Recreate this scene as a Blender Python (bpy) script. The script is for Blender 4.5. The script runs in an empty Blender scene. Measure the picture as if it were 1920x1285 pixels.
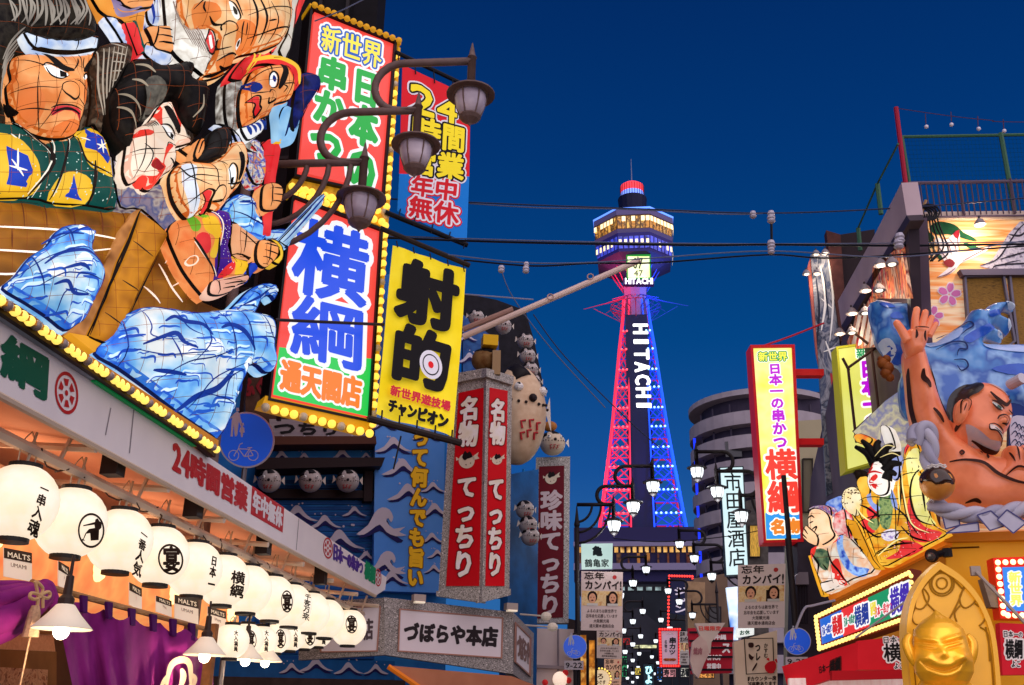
import bpy, math, random
import numpy as np
from mathutils import Vector, Matrix, geometry
random.seed(7); RNG = np.random.RandomState(7)
SC = bpy.context.scene; COL = SC.collection
# ---------------------------------------------------------------- camera
FPX = 1911.0; CAM = np.array([0.0, 0.0, 1.6])
_Z = np.array([80.0, 4948.0, 1911.0]); _Z /= np.linalg.norm(_Z)
_S = np.array([240.0, -738.0, 1911.0]); _Y = _S - _S.dot(_Z) * _Z; _Y /= np.linalg.norm(_Y)
_X = np.cross(_Y, _Z) * -1.0
if _X[0] < 0: _X = -_X
BAS = np.stack([_X, _Y, _Z])                      # world = BAS @ (right, up, forward)
cam = bpy.data.cameras.new('camera'); camo = bpy.data.objects.new('camera', cam); COL.objects.link(camo)
R = BAS[:, 0]; U = BAS[:, 1]; Fw = BAS[:, 2]
camo.matrix_world = Matrix(((R[0], U[0], -Fw[0], CAM[0]), (R[1], U[1], -Fw[1], CAM[1]), (R[2], U[2], -Fw[2], CAM[2]), (0, 0, 0, 1)))
cam.sensor_width = 36.0; cam.lens = FPX / 1920 * 36.0; cam.clip_end = 3000; cam.clip_start = 0.1
SC.camera = camo
# ---------------------------------------------------------------- sky, light, exposure
def lin(h):
    h = h.lstrip('#'); c = [int(h[i:i + 2], 16) / 255 for i in (0, 2, 4)]
    return tuple(x / 12.92 if x <= 0.04045 else ((x + 0.055) / 1.055) ** 2.4 for x in c) + (1.0,)
W = bpy.data.worlds.new('World'); SC.world = W; W.use_nodes = True
nt = W.node_tree; bg = nt.nodes['Background']
sky = nt.nodes.new('ShaderNodeTexSky'); sky.sky_type = 'NISHITA'; sky.sun_disc = False
sky.sun_elevation = math.radians(-4); sky.sun_rotation = math.radians(200)
tc = nt.nodes.new('ShaderNodeTexCoord'); sp = nt.nodes.new('ShaderNodeSeparateXYZ'); rp = nt.nodes.new('ShaderNodeValToRGB')
nt.links.new(tc.outputs['Generated'], sp.inputs[0]); nt.links.new(sp.outputs['Z'], rp.inputs[0])
e = rp.color_ramp.elements; e[0].position = 0.0; e[0].color = lin('2a6aa8'); e[1].position = 0.72; e[1].color = lin('00235c')
for p, c in ((0.16, '2a64a6'), (0.24, '16529a'), (0.36, '014688'), (0.52, '003676')):
    q = e.new(p); q.color = lin(c)
mx = nt.nodes.new('ShaderNodeMixRGB'); mx.inputs[0].default_value = 0.04
nt.links.new(rp.outputs[0], mx.inputs[1]); nt.links.new(sky.outputs[0], mx.inputs[2]); nt.links.new(mx.outputs[0], bg.inputs[0]); bg.inputs[1].default_value = 1.0
sl = bpy.data.lights.new('sun', 'SUN'); sl.energy = 3.7; sl.angle = math.radians(130); sl.color = (1.0, 0.86, 0.86)
so = bpy.data.objects.new('sun', sl); COL.objects.link(so)
so.rotation_euler = (math.radians(66), 0, math.radians(28))     # dusk glow from behind the camera
SC.view_settings.view_transform = 'Standard'; SC.view_settings.look = 'None'; SC.view_settings.exposure = 0; SC.view_settings.gamma = 1
SC.cycles.max_bounces = 4; SC.cycles.diffuse_bounces = 2; SC.cycles.glossy_bounces = 2; SC.cycles.transmission_bounces = 2
SC.cycles.sample_clamp_indirect = 4.0
# ---------------------------------------------------------------- projection helpers
A = lambda x: np.asarray(x, float)
def rays(p):
    p = A(p).reshape(-1, 2)
    c = np.stack([p[:, 0] - 960, 642.5 - p[:, 1], np.full(len(p), FPX)], 1)
    return c @ BAS.T
def at(u, v, y=None, x=None):
    d = rays((u, v))[0]; t = (y / d[1]) if y is not None else (x / d[0])
    return CAM + d * t
class Pl:
    """vertical plane through p0; ex horizontal, n towards the viewer"""
    def __init__(s, p0, ang, lean=0.0):
        a = math.radians(ang); s.p0 = A(p0); s.ex = A([math.cos(a), math.sin(a), 0]); s.n = A([math.sin(a), -math.cos(a), 0]); s.ez = A([0, 0, 1.0])
        if lean:
            l = math.radians(lean); n = s.n * math.cos(l) - s.ez * math.sin(l); s.ez = s.ez * math.cos(l) + s.n * math.sin(l); s.n = n
    def w(s, px, h=0.0):
        d = rays(px); t = ((s.p0 - CAM) @ s.n + A(h)) / (d @ s.n)
        return CAM + d * t[:, None]
    def st(s, px, h=0.0):
        q = s.w(px, h) - s.p0; return np.stack([q @ s.ex, q @ s.ez], 1)
    def q(s, st, h=0.0):
        st = A(st).reshape(-1, 2); return s.p0 + st[:, :1] * s.ex + st[:, 1:2] * s.ez + np.multiply.outer(np.broadcast_to(A(h), (len(st),)), s.n)
def pl(u, v, y, ang, lean=0): return Pl(at(u, v, y=y), ang, lean)
def plx(x, ang): return Pl((x, 10, 3), ang)
# ---------------------------------------------------------------- materials
MATS = {}
def M(hexs, e=0.0, r=0.6, n=0.0, sc=6.0, met=0.0, det=3.0, bump=0.0, dist=0.0, stretch=None, kd=None, samp=False, glow=0.0):
    """procedural material; hexs: one colour or a list mixed by noise; e: emission, also lifts some unlit things"""
    key = (str(hexs), e, r, n, sc, met, det, bump, dist, str(stretch), kd, samp, glow)
    if key in MATS: return MATS[key]
    hs = hexs.split(',') if isinstance(hexs, str) else hexs
    m = bpy.data.materials.new('paint'); m.use_nodes = True; t = m.node_tree; b = t.nodes['Principled BSDF']
    b.inputs['Roughness'].default_value = r; b.inputs['Metallic'].default_value = met
    if r > 0.39 and not met: b.inputs['Specular IOR Level'].default_value = 0.15
    if len(hs) == 1 and n == 0 and not bump:
        b.inputs['Base Color'].default_value = lin(hs[0]); b.inputs['Emission Color'].default_value = lin(hs[0])
    else:
        co = t.nodes.new('ShaderNodeTexCoord'); no = t.nodes.new('ShaderNodeTexNoise'); ra = t.nodes.new('ShaderNodeValToRGB')
        no.inputs['Scale'].default_value = sc; no.inputs['Detail'].default_value = det; no.inputs['Distortion'].default_value = dist
        if stretch:
            mp = t.nodes.new('ShaderNodeMapping'); mp.inputs['Scale'].default_value = stretch
            t.links.new(co.outputs['Object'], mp.inputs[0]); t.links.new(mp.outputs[0], no.inputs['Vector'])
        else: t.links.new(co.outputs['Object'], no.inputs['Vector'])
        t.links.new(no.outputs['Fac'], ra.inputs[0]); el = ra.color_ramp.elements
        if len(hs) == 1:
            c = lin(hs[0]); cs = [tuple(max(0, x * (1 - n)) for x in c[:3]) + (1,), tuple(min(1, x * (1 + n)) for x in c[:3]) + (1,)]
        else: cs = [lin(h) for h in hs]
        lo, hi = 0.33, 0.67
        el[0].position = lo; el[0].color = cs[0]; el[1].position = hi; el[1].color = cs[-1]
        for i in range(1, len(cs) - 1):
            q = el.new(lo + (hi - lo) * i / (len(cs) - 1)); q.color = cs[i]
        t.links.new(ra.outputs[0], b.inputs['Base Color']); t.links.new(ra.outputs[0], b.inputs['Emission Color'])
        if bump:
            bu = t.nodes.new('ShaderNodeBump'); bu.inputs['Strength'].default_value = bump; bu.inputs['Distance'].default_value = 0.02
            t.links.new(no.outputs['Fac'], bu.inputs['Height']); t.links.new(bu.outputs[0], b.inputs['Normal'])
    b.inputs['Emission Strength'].default_value = e
    if kd is not None:                                 # lit-from-inside skins reflect little
        mul = t.nodes.new('ShaderNodeMixRGB'); mul.blend_type = 'MULTIPLY'; mul.inputs[0].default_value = 1; mul.inputs[2].default_value = (kd, kd, kd, 1)
        src = b.inputs['Base Color']
        if src.is_linked: t.links.new(src.links[0].from_socket, mul.inputs[1])
        else: mul.inputs[1].default_value = src.default_value
        t.links.new(mul.outputs[0], b.inputs['Base Color'])
    if glow:                                           # noise in the emission imitates bulbs close behind the skin
        co = t.nodes.new('ShaderNodeTexCoord'); n2 = t.nodes.new('ShaderNodeTexNoise'); n2.inputs['Scale'].default_value = 1.9; n2.inputs['Detail'].default_value = 1.5
        mr = t.nodes.new('ShaderNodeMapRange'); mr.inputs['From Min'].default_value = 0.3; mr.inputs['From Max'].default_value = 0.7; mr.inputs['To Min'].default_value = e * (1 - glow); mr.inputs['To Max'].default_value = e * (1 + glow * .7)
        t.links.new(co.outputs['Object'], n2.inputs['Vector']); t.links.new(n2.outputs['Fac'], mr.inputs['Value']); t.links.new(mr.outputs[0], b.inputs['Emission Strength'])
    if e and not samp: m.cycles.emission_sampling = 'NONE'
    MATS[key] = m; return m
def sign(h, e=0.9): return M(h, e=e, r=0.35, kd=0.25)          # back-lit sign skin
# ---------------------------------------------------------------- mesh builder
class MB:
    def __init__(s): s.v = []; s.f = []; s.n = 0
    def add(s, v, f):
        v = A(v).reshape(-1, 3); o = s.n; s.v.append(v); s.n += len(v)
        s.f.extend([tuple(int(i) + o for i in q) for q in f]); return s
    def build(s, name, mat, parent=None, smooth=False):
        m = bpy.data.meshes.new(name); v = np.concatenate(s.v) if s.v else np.zeros((0, 3))
        if parent is not None: v = v - A(parent['o'])
        else:
            org = v.mean(0); v = v - org
        m.from_pydata(v.tolist(), [], s.f)
        if smooth:
            m.polygons.foreach_set('use_smooth', [True] * len(m.polygons))
        m.materials.append(mat); o = bpy.data.objects.new(name, m); COL.objects.link(o)
        if parent is not None:
            o.parent = parent; o['o'] = parent['o']
        else:
            o.location = org.tolist(); o['o'] = org.tolist()
        return o
    def split(s, name, mat, parent=None, smooth=False):
        """one object per connected piece"""
        v = np.concatenate(s.v); p = list(range(len(v)))
        def fd(i):
            while p[i] != i: p[i] = p[p[i]]; i = p[i]
            return i
        for f in s.f:
            r = fd(f[0])
            for i in f[1:]: p[fd(i)] = r
        gr = {}
        for f in s.f: gr.setdefault(fd(f[0]), []).append(f)
        for fs in gr.values():
            ids = sorted({i for f in fs for i in f}); mp = {a: b for b, a in enumerate(ids)}
            m = MB(); m.add(v[ids], [[mp[i] for i in f] for f in fs]); o = m.build(name, mat, parent, smooth)
        return o
def tag(o, label, cat, group=None, kind=None):
    if label: o['label'] = label
    if cat: o['category'] = cat
    if group: o['group'] = group
    if kind: o['kind'] = kind
    return o
def thing(name, label, cat, loc=(0, 0, 0), group=None):
    o = bpy.data.objects.new(name, None); COL.objects.link(o); o.empty_display_size = 0.1
    o.location = [float(x) for x in loc]; o['o'] = [float(x) for x in loc]; return tag(o, label, cat, group)
def struct(o): o['kind'] = 'structure'; return o
def dup(root, loc, label=None, group=None):
    r = root.copy(); COL.objects.link(r); r.location = [float(x) for x in loc]; r['o'] = [float(x) for x in loc]
    if label: r['label'] = label
    if group: r['group'] = group
    def kids(a, b):
        for ch in [c for c in a.children]:
            c = ch.copy(); COL.objects.link(c); c.parent = b; kids(ch, c)
    kids(root, r); return r
# ---------------------------------------------------------------- shapes
def box(mb, c, d, rz=0.0):
    c = A(c); dx, dy, dz = A(d) / 2; k, s_ = math.cos(rz), math.sin(rz)
    v = [(x * dx, y * dy, z * dz) for x in (-1, 1) for y in (-1, 1) for z in (-1, 1)]
    v = [(c[0] + x * k - y * s_, c[1] + x * s_ + y * k, c[2] + z) for x, y, z in v]
    return mb.add(v, [(0, 1, 3, 2), (4, 6, 7, 5), (0, 4, 5, 1), (2, 3, 7, 6), (0, 2, 6, 4), (1, 5, 7, 3)])
def slab(mb, P, px, h0=-0.05, h1=0.0):
    """prism of an outline lying on plane P between heights h0 and h1"""
    a = P.w(px, h1); b = P.w(px, h1); b = b + P.n * (h0 - h1); n = len(a)
    f = [tuple(range(n))] + [tuple(range(2 * n - 1, n - 1, -1))] + [(i, n + i, n + (i + 1) % n, (i + 1) % n) for i in range(n)]
    return mb.add(np.concatenate([a, b]), f)
def quad(mb, P, px, h=0.0): return mb.add(P.w(px, h), [tuple(range(len(A(px))))])
def lerp(a, b, t): return A(a) + (A(b) - A(a)) * t
def frame(mb, P, px, w, h0=-0.06, h1=0.03):
    """mitred border of px width w inside a px quad"""
    q = A(px); c = q.mean(0); n = len(q); inn = []
    for i in range(n):
        a = q[i - 1] - q[i]; b = q[(i + 1) % n] - q[i]; a /= np.linalg.norm(a); b /= np.linalg.norm(b)
        s_ = abs(a[0] * b[1] - a[1] * b[0]); inn.append(q[i] + (a + b) * w / max(s_, 0.2))
    for i in range(n):
        j = (i + 1) % n; slab(mb, P, [q[i], q[j], inn[j], inn[i]], h0, h1)
    return inn
def tube(mb, pts, r, seg=8, cap=True):
    pts = A(pts); n = len(pts); rr = np.broadcast_to(A(r), (n,)); vs = []; T = np.gradient(pts, axis=0)
    T /= np.maximum(np.linalg.norm(T, axis=1)[:, None], 1e-9)
    up = A([0, 0, 1.0]) if abs(T[0][2]) < 0.9 else A([1.0, 0, 0]); a = np.cross(T[0], up); a /= np.linalg.norm(a)
    for i in range(n):
        a = a - T[i] * a.dot(T[i]); a /= max(np.linalg.norm(a), 1e-9); b = np.cross(T[i], a)
        for k in range(seg):
            t = 2 * math.pi * k / seg; vs.append(pts[i] + rr[i] * (math.cos(t) * a + math.sin(t) * b))
    f = [(i * seg + k, i * seg + (k + 1) % seg, (i + 1) * seg + (k + 1) % seg, (i + 1) * seg + k) for i in range(n - 1) for k in range(seg)]
    if cap: f += [tuple(range(seg - 1, -1, -1)), tuple((n - 1) * seg + k for k in range(seg))]
    return mb.add(vs, f)
def lathe(mb, prof, c=(0, 0, 0), seg=16, ax=None, wob=None):
    """profile of (radius, height) turned about a vertical axis through c"""
    c = A(c); vs = []; n = len(prof)
    for r, z in prof:
        for k in range(seg):
            t = 2 * math.pi * k / seg; rr = r * (wob(t) if wob else 1); vs.append((rr * math.cos(t), rr * math.sin(t), z))
    vs = A(vs)
    if ax is not None:
        q = Vector((0, 0, 1)).rotation_difference(Vector([float(x) for x in ax])).to_matrix(); vs = vs @ A(q).T
    f = [(i * seg + k, i * seg + (k + 1) % seg, (i + 1) * seg + (k + 1) % seg, (i + 1) * seg + k) for i in range(n - 1) for k in range(seg)]
    f += [tuple(range(seg - 1, -1, -1)), tuple((n - 1) * seg + k for k in range(seg))]
    return mb.add(vs + c, f)
def ball(mb, c, r, seg=12, rings=8, s=(1, 1, 1), ax=None):
    pr = [(max(1e-4, math.sin(math.pi * i / rings)) * r, -math.cos(math.pi * i / rings) * r) for i in range(rings + 1)]
    t = MB(); lathe(t, pr, (0, 0, 0), seg, ax); return mb.add(t.v[0] * A(s) + A(c), t.f)
def smooth(p, closed=False, k=4):
    p = A(p); n = len(p); out = []
    idx = range(n) if closed else range(n - 1)
    for i in idx:
        p0 = p[(i - 1) % n] if closed or i > 0 else p[i]; p1 = p[i]; p2 = p[(i + 1) % n]; p3 = p[(i + 2) % n] if closed or i < n - 2 else p2
        for j in range(k):
            t = j / k; out.append(0.5 * (2 * p1 + (p2 - p0) * t + (2 * p0 - 5 * p1 + 4 * p2 - p3) * t * t + (3 * p1 - p0 - 3 * p2 + p3) * t ** 3))
    if not closed: out.append(p[-1])
    return A(out)
# ---------------------------------------------------------------- writing
GL = {}
def glyph(ch):
    if ch in GL: return GL[ch]
    c = bpy.data.curves.new('g', 'FONT'); c.body = ch; c.resolution_u = 2
    o = bpy.data.objects.new('g', c); COL.objects.link(o); bpy.context.view_layer.update()
    m = bpy.data.meshes.new_from_object(o.evaluated_get(bpy.context.evaluated_depsgraph_get()))
    v = A([x.co[:2] for x in m.vertices]).reshape(-1, 2); f = [tuple(p.vertices) for p in m.polygons]
    cnt = {}
    for p in f:
        for i in range(len(p)):
            k = tuple(sorted((p[i], p[(i + 1) % len(p)]))); cnt[k] = cnt.get(k, 0) + 1
    ed = [k for k, n in cnt.items() if n == 1]
    bpy.data.objects.remove(o); bpy.data.curves.remove(c); bpy.data.meshes.remove(m)
    cjk = ord(ch) > 0x2000
    x0, x1 = (0.02, 0.98) if cjk else ((v[:, 0].min() - 0.03, v[:, 0].max() + 0.03) if len(v) else (0, 0.3))
    y0, y1 = (-0.09, 0.85) if cjk else (-0.02, 0.72)
    if len(v): v = (v - [x0, y0]) / [x1 - x0, y1 - y0]
    GL[ch] = (v, f, ed, x1 - x0, y1 - y0); return GL[ch]
def homog(q):
    (x0, y0), (x1, y1), (x2, y2), (x3, y3) = [tuple(map(float, p)) for p in q]   # TL TR BR BL
    M_ = []; b = []
    for (u, v), (x, y) in zip(((0, 1), (1, 1), (1, 0), (0, 0)), ((x0, y0), (x1, y1), (x2, y2), (x3, y3))):
        M_ += [[u, v, 1, 0, 0, 0, -u * x, -v * x], [0, 0, 0, u, v, 1, -u * y, -v * y]]; b += [x, y]
    h = np.append(np.linalg.solve(A(M_), A(b)), 1).reshape(3, 3)
    def f(p):
        p = A(p).reshape(-1, 2); r = np.c_[p, np.ones(len(p))] @ h.T; return r[:, :2] / r[:, 2:]
    return f
def strokes2d(v, ed, b, asp, octo):
    """bold outline pieces (unit-box coordinates); asp = width/height of the box"""
    V = []; Fc = []; S_ = A([1.0, 1.0 / asp]) if asp < 1 else A([1.0 / asp, 1.0]); S_ = A([asp, 1.0])
    for i, j in ed:
        a = v[i] * S_; c = v[j] * S_; d = c - a; L = np.linalg.norm(d)
        if L < 1e-6: continue
        d /= L; nn = A([-d[1], d[0]]) * b; ext = 0 if octo else b * 0.4
        n0 = len(V); V += [(a - d * ext + nn) / S_, (a - d * ext - nn) / S_, (c + d * ext - nn) / S_, (c + d * ext + nn) / S_]; Fc.append((n0, n0 + 1, n0 + 2, n0 + 3))
    if octo:
        k = [(math.cos(t) * b, math.sin(t) * b) for t in np.arange(8) * math.pi / 4]
        for i in sorted({i for e_ in ed for i in e_}):
            n0 = len(V); V += [(v[i] * S_ + q) / S_ for q in k]; Fc.append(tuple(range(n0, n0 + 8)))
    return A(V), Fc
def text(mb, P, q, s, vert=False, b=0.0, h=0.004, octo=False, fit=1.0, hf=None):
    """string s set in the px quad q (TL TR BR BL) on plane P; b = extra boldness"""
    H = homog(q); n = len(s); q = A(q)
    wpx = (np.linalg.norm(q[1] - q[0]) + np.linalg.norm(q[2] - q[3])) / 2; hpx = (np.linalg.norm(q[3] - q[0]) + np.linalg.norm(q[2] - q[1])) / 2
    adv = [glyph(c)[3] for c in s]; tot = sum(adv); x = 0
    for i, ch in enumerate(s):
        v, f, ed, gw, gh = glyph(ch)
        if vert: cx0, cx1, cy0, cy1 = 0, 1, 1 - (i + 1) / n, 1 - i / n
        else: cx0, cx1, cy0, cy1 = x / tot, (x + adv[i]) / tot, 0, 1
        x += adv[i]
        if not len(v): continue
        pc = 0.03; cx0, cx1 = cx0 + (cx1 - cx0) * pc, cx1 - (cx1 - cx0) * pc; cy0, cy1 = cy0 + (cy1 - cy0) * pc, cy1 - (cy1 - cy0) * pc
        def put(vv): return H(np.c_[cx0 + vv[:, 0] * (cx1 - cx0), cy0 + vv[:, 1] * (cy1 - cy0)])
        jit = lambda k: h + RNG.rand(k) * 0.0006
        def W3(px, hh): return hf(px, hh) if hf else P.w(px, hh)
        mb.add(W3(put(v), h), f)
        if b > 0:
            V, Fc = strokes2d(v, ed, b, (cx1 - cx0) * wpx / max(1e-6, (cy1 - cy0) * hpx), octo)
            if len(Fc):
                hh = np.zeros(len(V)); 
                for fc in Fc: hh[list(fc)] = h + random.random() * 0.0012
                mb.add(W3(put(V), hh), Fc)
    return mb
def write(parent, P, q, s, layers, vert=False, h=0.004, name='lettering', dh=0.004):
    """layers: (material, boldness) from back to front"""
    par = parent
    for k, (m, b) in enumerate(layers):
        mb = MB(); text(mb, P, q, s, vert, b, h + k * dh, octo=b > 0.05); o = mb.build(name if k == len(layers) - 1 else 'lettering_outline', m, par)
    return o
# ---------------------------------------------------------------- painted reliefs
INKED = {}
class Rel:
    """puffed skin over an outline on plane P (height from the distance to the edge)"""
    def __init__(s, P, px, H=0.2, R=0.25, h0=0.0, bumps=(), closed=True, k=3, base=None):
        s.P = P; s.px = smooth(px, True, k) if k > 1 else A(px); s.hm = h0 + .45 * H; s.c = s.st(s.px); s.H = H; s.R = R; s.h0 = h0; s.base = base; s.hm = h0 + .45 * H
        s.b = [(s.st(b[:2])[0], b[2] * (np.linalg.norm(s.st((b[0] + 1, b[1]))[0] - s.st((b[0], b[1]))[0])), b[3]) for b in bumps]
    def st(s, px): return s.P.st(px, s.hm)
    def dist(s, q):
        a = s.c; b = np.roll(a, -1, 0); d = b - a; L = np.maximum((d * d).sum(1), 1e-12)
        t = np.clip(((q[:, None, :] - a) * d).sum(2) / L, 0, 1); return np.sqrt((((q[:, None, :] - a) - t[..., None] * d) ** 2).sum(2)).min(1)
    def ins(s, q):
        a = s.c; b = np.roll(a, -1, 0); x, y = q[:, :1], q[:, 1:]
        c = ((a[:, 1] > y) != (b[:, 1] > y)) & (x < (b[:, 0] - a[:, 0]) * (y - a[:, 1]) / (b[:, 1] - a[:, 1] + 1e-12) + a[:, 0]); return c.sum(1) % 2 == 1
    def hs(s, q):
        q = A(q).reshape(-1, 2); out = np.zeros(len(q))
        for i in range(0, len(q), 1500):
            p = q[i:i + 1500]; d = np.where(s.ins(p), s.dist(p), 0); t = 1 - np.minimum(d / s.R, 1); hh = s.H * np.sqrt(np.maximum(0, 1 - t * t))
            for c, r, hb in s.b: hh = hh + hb * np.exp(-((p - c) ** 2).sum(1) / (r * r)) * np.minimum(d / (0.3 * s.R + 1e-6), 1)
            out[i:i + 1500] = hh
        return out + (s.base.hs(q) if s.base is not None else 0) + s.h0
    def hpx(s, px, eps=0.0): return s.P.q(s.st(px), s.hs(s.st(px)) + eps)
    def mesh(s, mb, g=0.09, back=0.12):
        g *= 0.6
        tri(mb, s.P, s.c, s.hs, g)
        n = len(s.c); a = s.P.q(s.c, s.hs(s.c)); b = s.P.q(s.c, s.h0 - back)
        mb.add(np.concatenate([a, b]), [(i, n + i, n + (i + 1) % n, (i + 1) % n) for i in range(n)] + [tuple(range(2 * n - 1, n - 1, -1))]); return mb
def tri(mb, P, c, hf, g):
    lo, hi = c.min(0), c.max(0); xs = np.arange(lo[0] + g / 2, hi[0], g); ys = np.arange(lo[1] + g / 2, hi[1], g)
    gr = np.stack(np.meshgrid(xs, ys), -1).reshape(-1, 2) + (RNG.rand(len(xs) * len(ys), 2) - 0.5) * g * 0.3
    r = Rel.__new__(Rel); r.c = c
    if len(gr): gr = gr[r.ins(gr)]
    if len(gr): gr = gr[r.dist(gr) > g * 0.35]
    n = len(c); pts = np.concatenate([c, gr]) if len(gr) else c
    v, _e, f, *_ = geometry.delaunay_2d_cdt([Vector(p) for p in pts.tolist()], [(i, (i + 1) % n) for i in range(n)], [list(range(n))], 1, 1e-6)
    v = A([tuple(x) for x in v]).reshape(-1, 2)
    if len(f): mb.add(P.q(v, hf(v)), f)
def patch(mb, S, px, eps=0.004, g=0.05, k=3):
    """painted area lying on relief S (or on plane S)"""
    p = smooth(px, True, k) if k > 1 else A(px)
    if isinstance(S, Pl): tri(mb, S, S.st(p), lambda q: np.full(len(q), eps), 99); return mb
    e2 = eps * 2 + .008; tri(mb, S.P, S.st(p), lambda q: S.hs(q) + e2, min(g, .05)); return mb
def line(mb, S, px, w=2.0, eps=0.007, k=5, taper=True):
    """brush stroke of px width w following relief/plane S"""
    p = smooth(px, False, k) if len(px) > 2 and k > 1 else (A(px) if len(px) > 2 else np.linspace(A(px[0]), A(px[-1]), 6)); n = len(p)
    T = np.gradient(p, axis=0); T /= np.maximum(np.linalg.norm(T, axis=1)[:, None], 1e-9); N = np.c_[-T[:, 1], T[:, 0]]
    u = np.linspace(0, 1, n); ww = w / 2 * ((0.35 + 0.65 * np.sin(np.pi * u)) if taper else np.ones(n)); e = eps + random.random() * 0.002
    L = p + N * ww[:, None]; Rr = p - N * ww[:, None]; both = np.concatenate([L, Rr])
    v = S.w(both, e) if isinstance(S, Pl) else S.hpx(both, e * 2 + .02)
    mb.add(v, [(i, i + 1, n + i + 1, n + i) for i in range(n - 1)]); return mb
def lines(parent, S, ls, mat, name='linework', eps=0.007, taper=True):
    mb = MB(); ls = [[l[0] * (1.3 if isinstance(S, Rel) else 1)] + list(l[1:]) for l in ls]
    for l in ls: line(mb, S, l[1:] if not hasattr(l[0], '__len__') else l, l[0] if not hasattr(l[0], '__len__') else 2.0, eps, taper=taper)
    return mb.build(name, mat, parent)
def rim(mb, s, inset, w, eps):
    """stroke running round the outline of relief s"""
    p = s.px; a = 0.5 * (p[:, 0] * np.roll(p[:, 1], -1) - np.roll(p[:, 0], -1) * p[:, 1]).sum(); T = np.roll(p, -1, 0) - np.roll(p, 1, 0); T /= np.maximum(np.linalg.norm(T, axis=1)[:, None], 1e-6)
    N = np.c_[-T[:, 1], T[:, 0]] * (1 if a > 0 else -1); o = p + N * max(0.2, inset - w / 2); i = p + N * (inset + w / 2); n = len(p)
    v = np.concatenate([s.hpx(o, eps), s.hpx(i, eps)]); return mb.add(v, [(k, (k + 1) % n, n + (k + 1) % n, n + k) for k in range(n)])
def rel(parent, name, P, px, mat, H=0.2, R=0.25, h0=0.0, g=0.09, bumps=(), k=3, back=0.12, base=None, ink=None, air=None):
    s = Rel(P, px, H, R, h0, bumps, k=k, base=base); mb = MB(); s.mesh(mb, g, back); s.o = mb.build(name, mat, parent, True)
    if ink is None: ink = INKED.get(id(P))
    if ink and max(np.ptp(s.px[:, 0]), np.ptp(s.px[:, 1])) > 55 and parent is not None:
        mb = MB(); lo, hi = s.px.min(0), s.px.max(0); sp_ = random.uniform(26, 34)
        for ax in (0, 1):
            for c0 in np.arange(lo[ax] + sp_ * .6, hi[ax], sp_):
                o_ = 1 - ax; tt = np.arange(lo[o_], hi[o_] + 1, 5.0); q = np.zeros((len(tt), 2)); q[:, o_] = tt; q[:, ax] = c0 + 5 * np.sin((tt - lo[o_]) / max(20, hi[o_] - lo[o_]) * math.pi) * (1 if c0 > (lo[ax] + hi[ax]) / 2 else -1)
                ok = s.ins(s.st(q)); run = []
                for i in range(len(q) + 1):
                    if i < len(q) and ok[i]: run.append(q[i])
                    else:
                        if len(run) > 4: line(mb, s, run[1:-1], .75, .001, 1, False)
                        run = []
        if mb.n: mb.build('wire_linework', WIRE_M, parent)
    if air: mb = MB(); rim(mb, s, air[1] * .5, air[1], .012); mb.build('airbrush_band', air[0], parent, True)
    if ink: mb = MB(); rim(mb, s, 1.0, ink[1], .018); mb.build('ink_outline', ink[0], parent, True)
    return s
def pat(parent, name, S, pxs, mat, eps=0.004, k=3, g=0.1):
    mb = MB()
    for p in pxs: patch(mb, S, p, eps, g, k)
    return (mb.split if len(pxs) <= 8 else mb.build)(name, mat, parent, not isinstance(S, Pl))
def bulbs(parent, pts, r, mats, name='bulb'):
    """little lamps as parts; mats is a function of the index"""
    ms = {}
    for i, p in enumerate(pts):
        m = mats(i)
        if m.name not in ms:
            mb = MB(); ball(mb, (0, 0, 0), r, 10, 6); me = bpy.data.meshes.new(name); me.from_pydata(np.concatenate(mb.v).tolist(), [], mb.f)
            me.polygons.foreach_set('use_smooth', [True] * len(me.polygons)); me.materials.append(m); ms[m.name] = me
        o = bpy.data.objects.new(name, ms[m.name]); COL.objects.link(o); o.parent = parent; o.location = (A(p) - A(parent['o'])).tolist(); o['o'] = [float(x) for x in p]
def lamp(parent, p, energy, col=(1, 0.75, 0.5), r=0.05, name='lamp_light', typ='POINT'):
    l = bpy.data.lights.new(name, typ); l.energy = energy; l.color = col
    if typ == 'POINT': l.shadow_soft_size = r
    o = bpy.data.objects.new(name, l); COL.objects.link(o); o.location = [float(x) for x in p]
    if parent is not None: o.parent = parent; o.location = (A(p) - A(parent['o'])).tolist()
    return o
def along(px, n, a=0.0, b=1.0):
    """n points spread along a px polyline"""
    px = A(px); L = np.r_[0, np.cumsum(np.linalg.norm(np.diff(px, axis=0), axis=1))]; t = np.linspace(a, b, n) * L[-1]
    return np.stack([np.interp(t, L, px[:, 0]), np.interp(t, L, px[:, 1])], 1)
def wire(px, ds, r, mat, label, sag=0.0, name='overhead_wire'):
    """cable through px points at given depths (metres along the street)"""
    pts = A([at(u, v, y=y) for (u, v), y in zip(px, ds)]); pts = smooth(pts, False, 6); return tag(tube(MB(), pts, r, 5).build(name, mat), label, 'cable')
WIRE_M = M('7a3c18', e=.12, r=.7); BLACK = M('15131a', r=.5); DARK = M('201c22', r=.6, n=.3); STEEL = M('453a3c', r=.5, n=.15, sc=20); INK = M('1a1210', e=0.0, r=.6); WHITE = M('c8c2c8', r=.5)
# ================================================================ ground
mb = MB(); mb.add([(-400, -60, 0), (400, -60, 0), (400, 900, 0), (-400, 900, 0)], [(0, 1, 2, 3)])
struct(mb.build('ground', M('5a5552', r=.9, n=.2, sc=2)))
mb = MB(); mb.add([(-3, -20, .004), (3.4, -20, .004), (3.4, 160, .004), (-1.6, 160, .004)], [(0, 1, 2, 3)])
struct(mb.build('road', M('3a3838', r=.8, n=.3, sc=30)))
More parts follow.
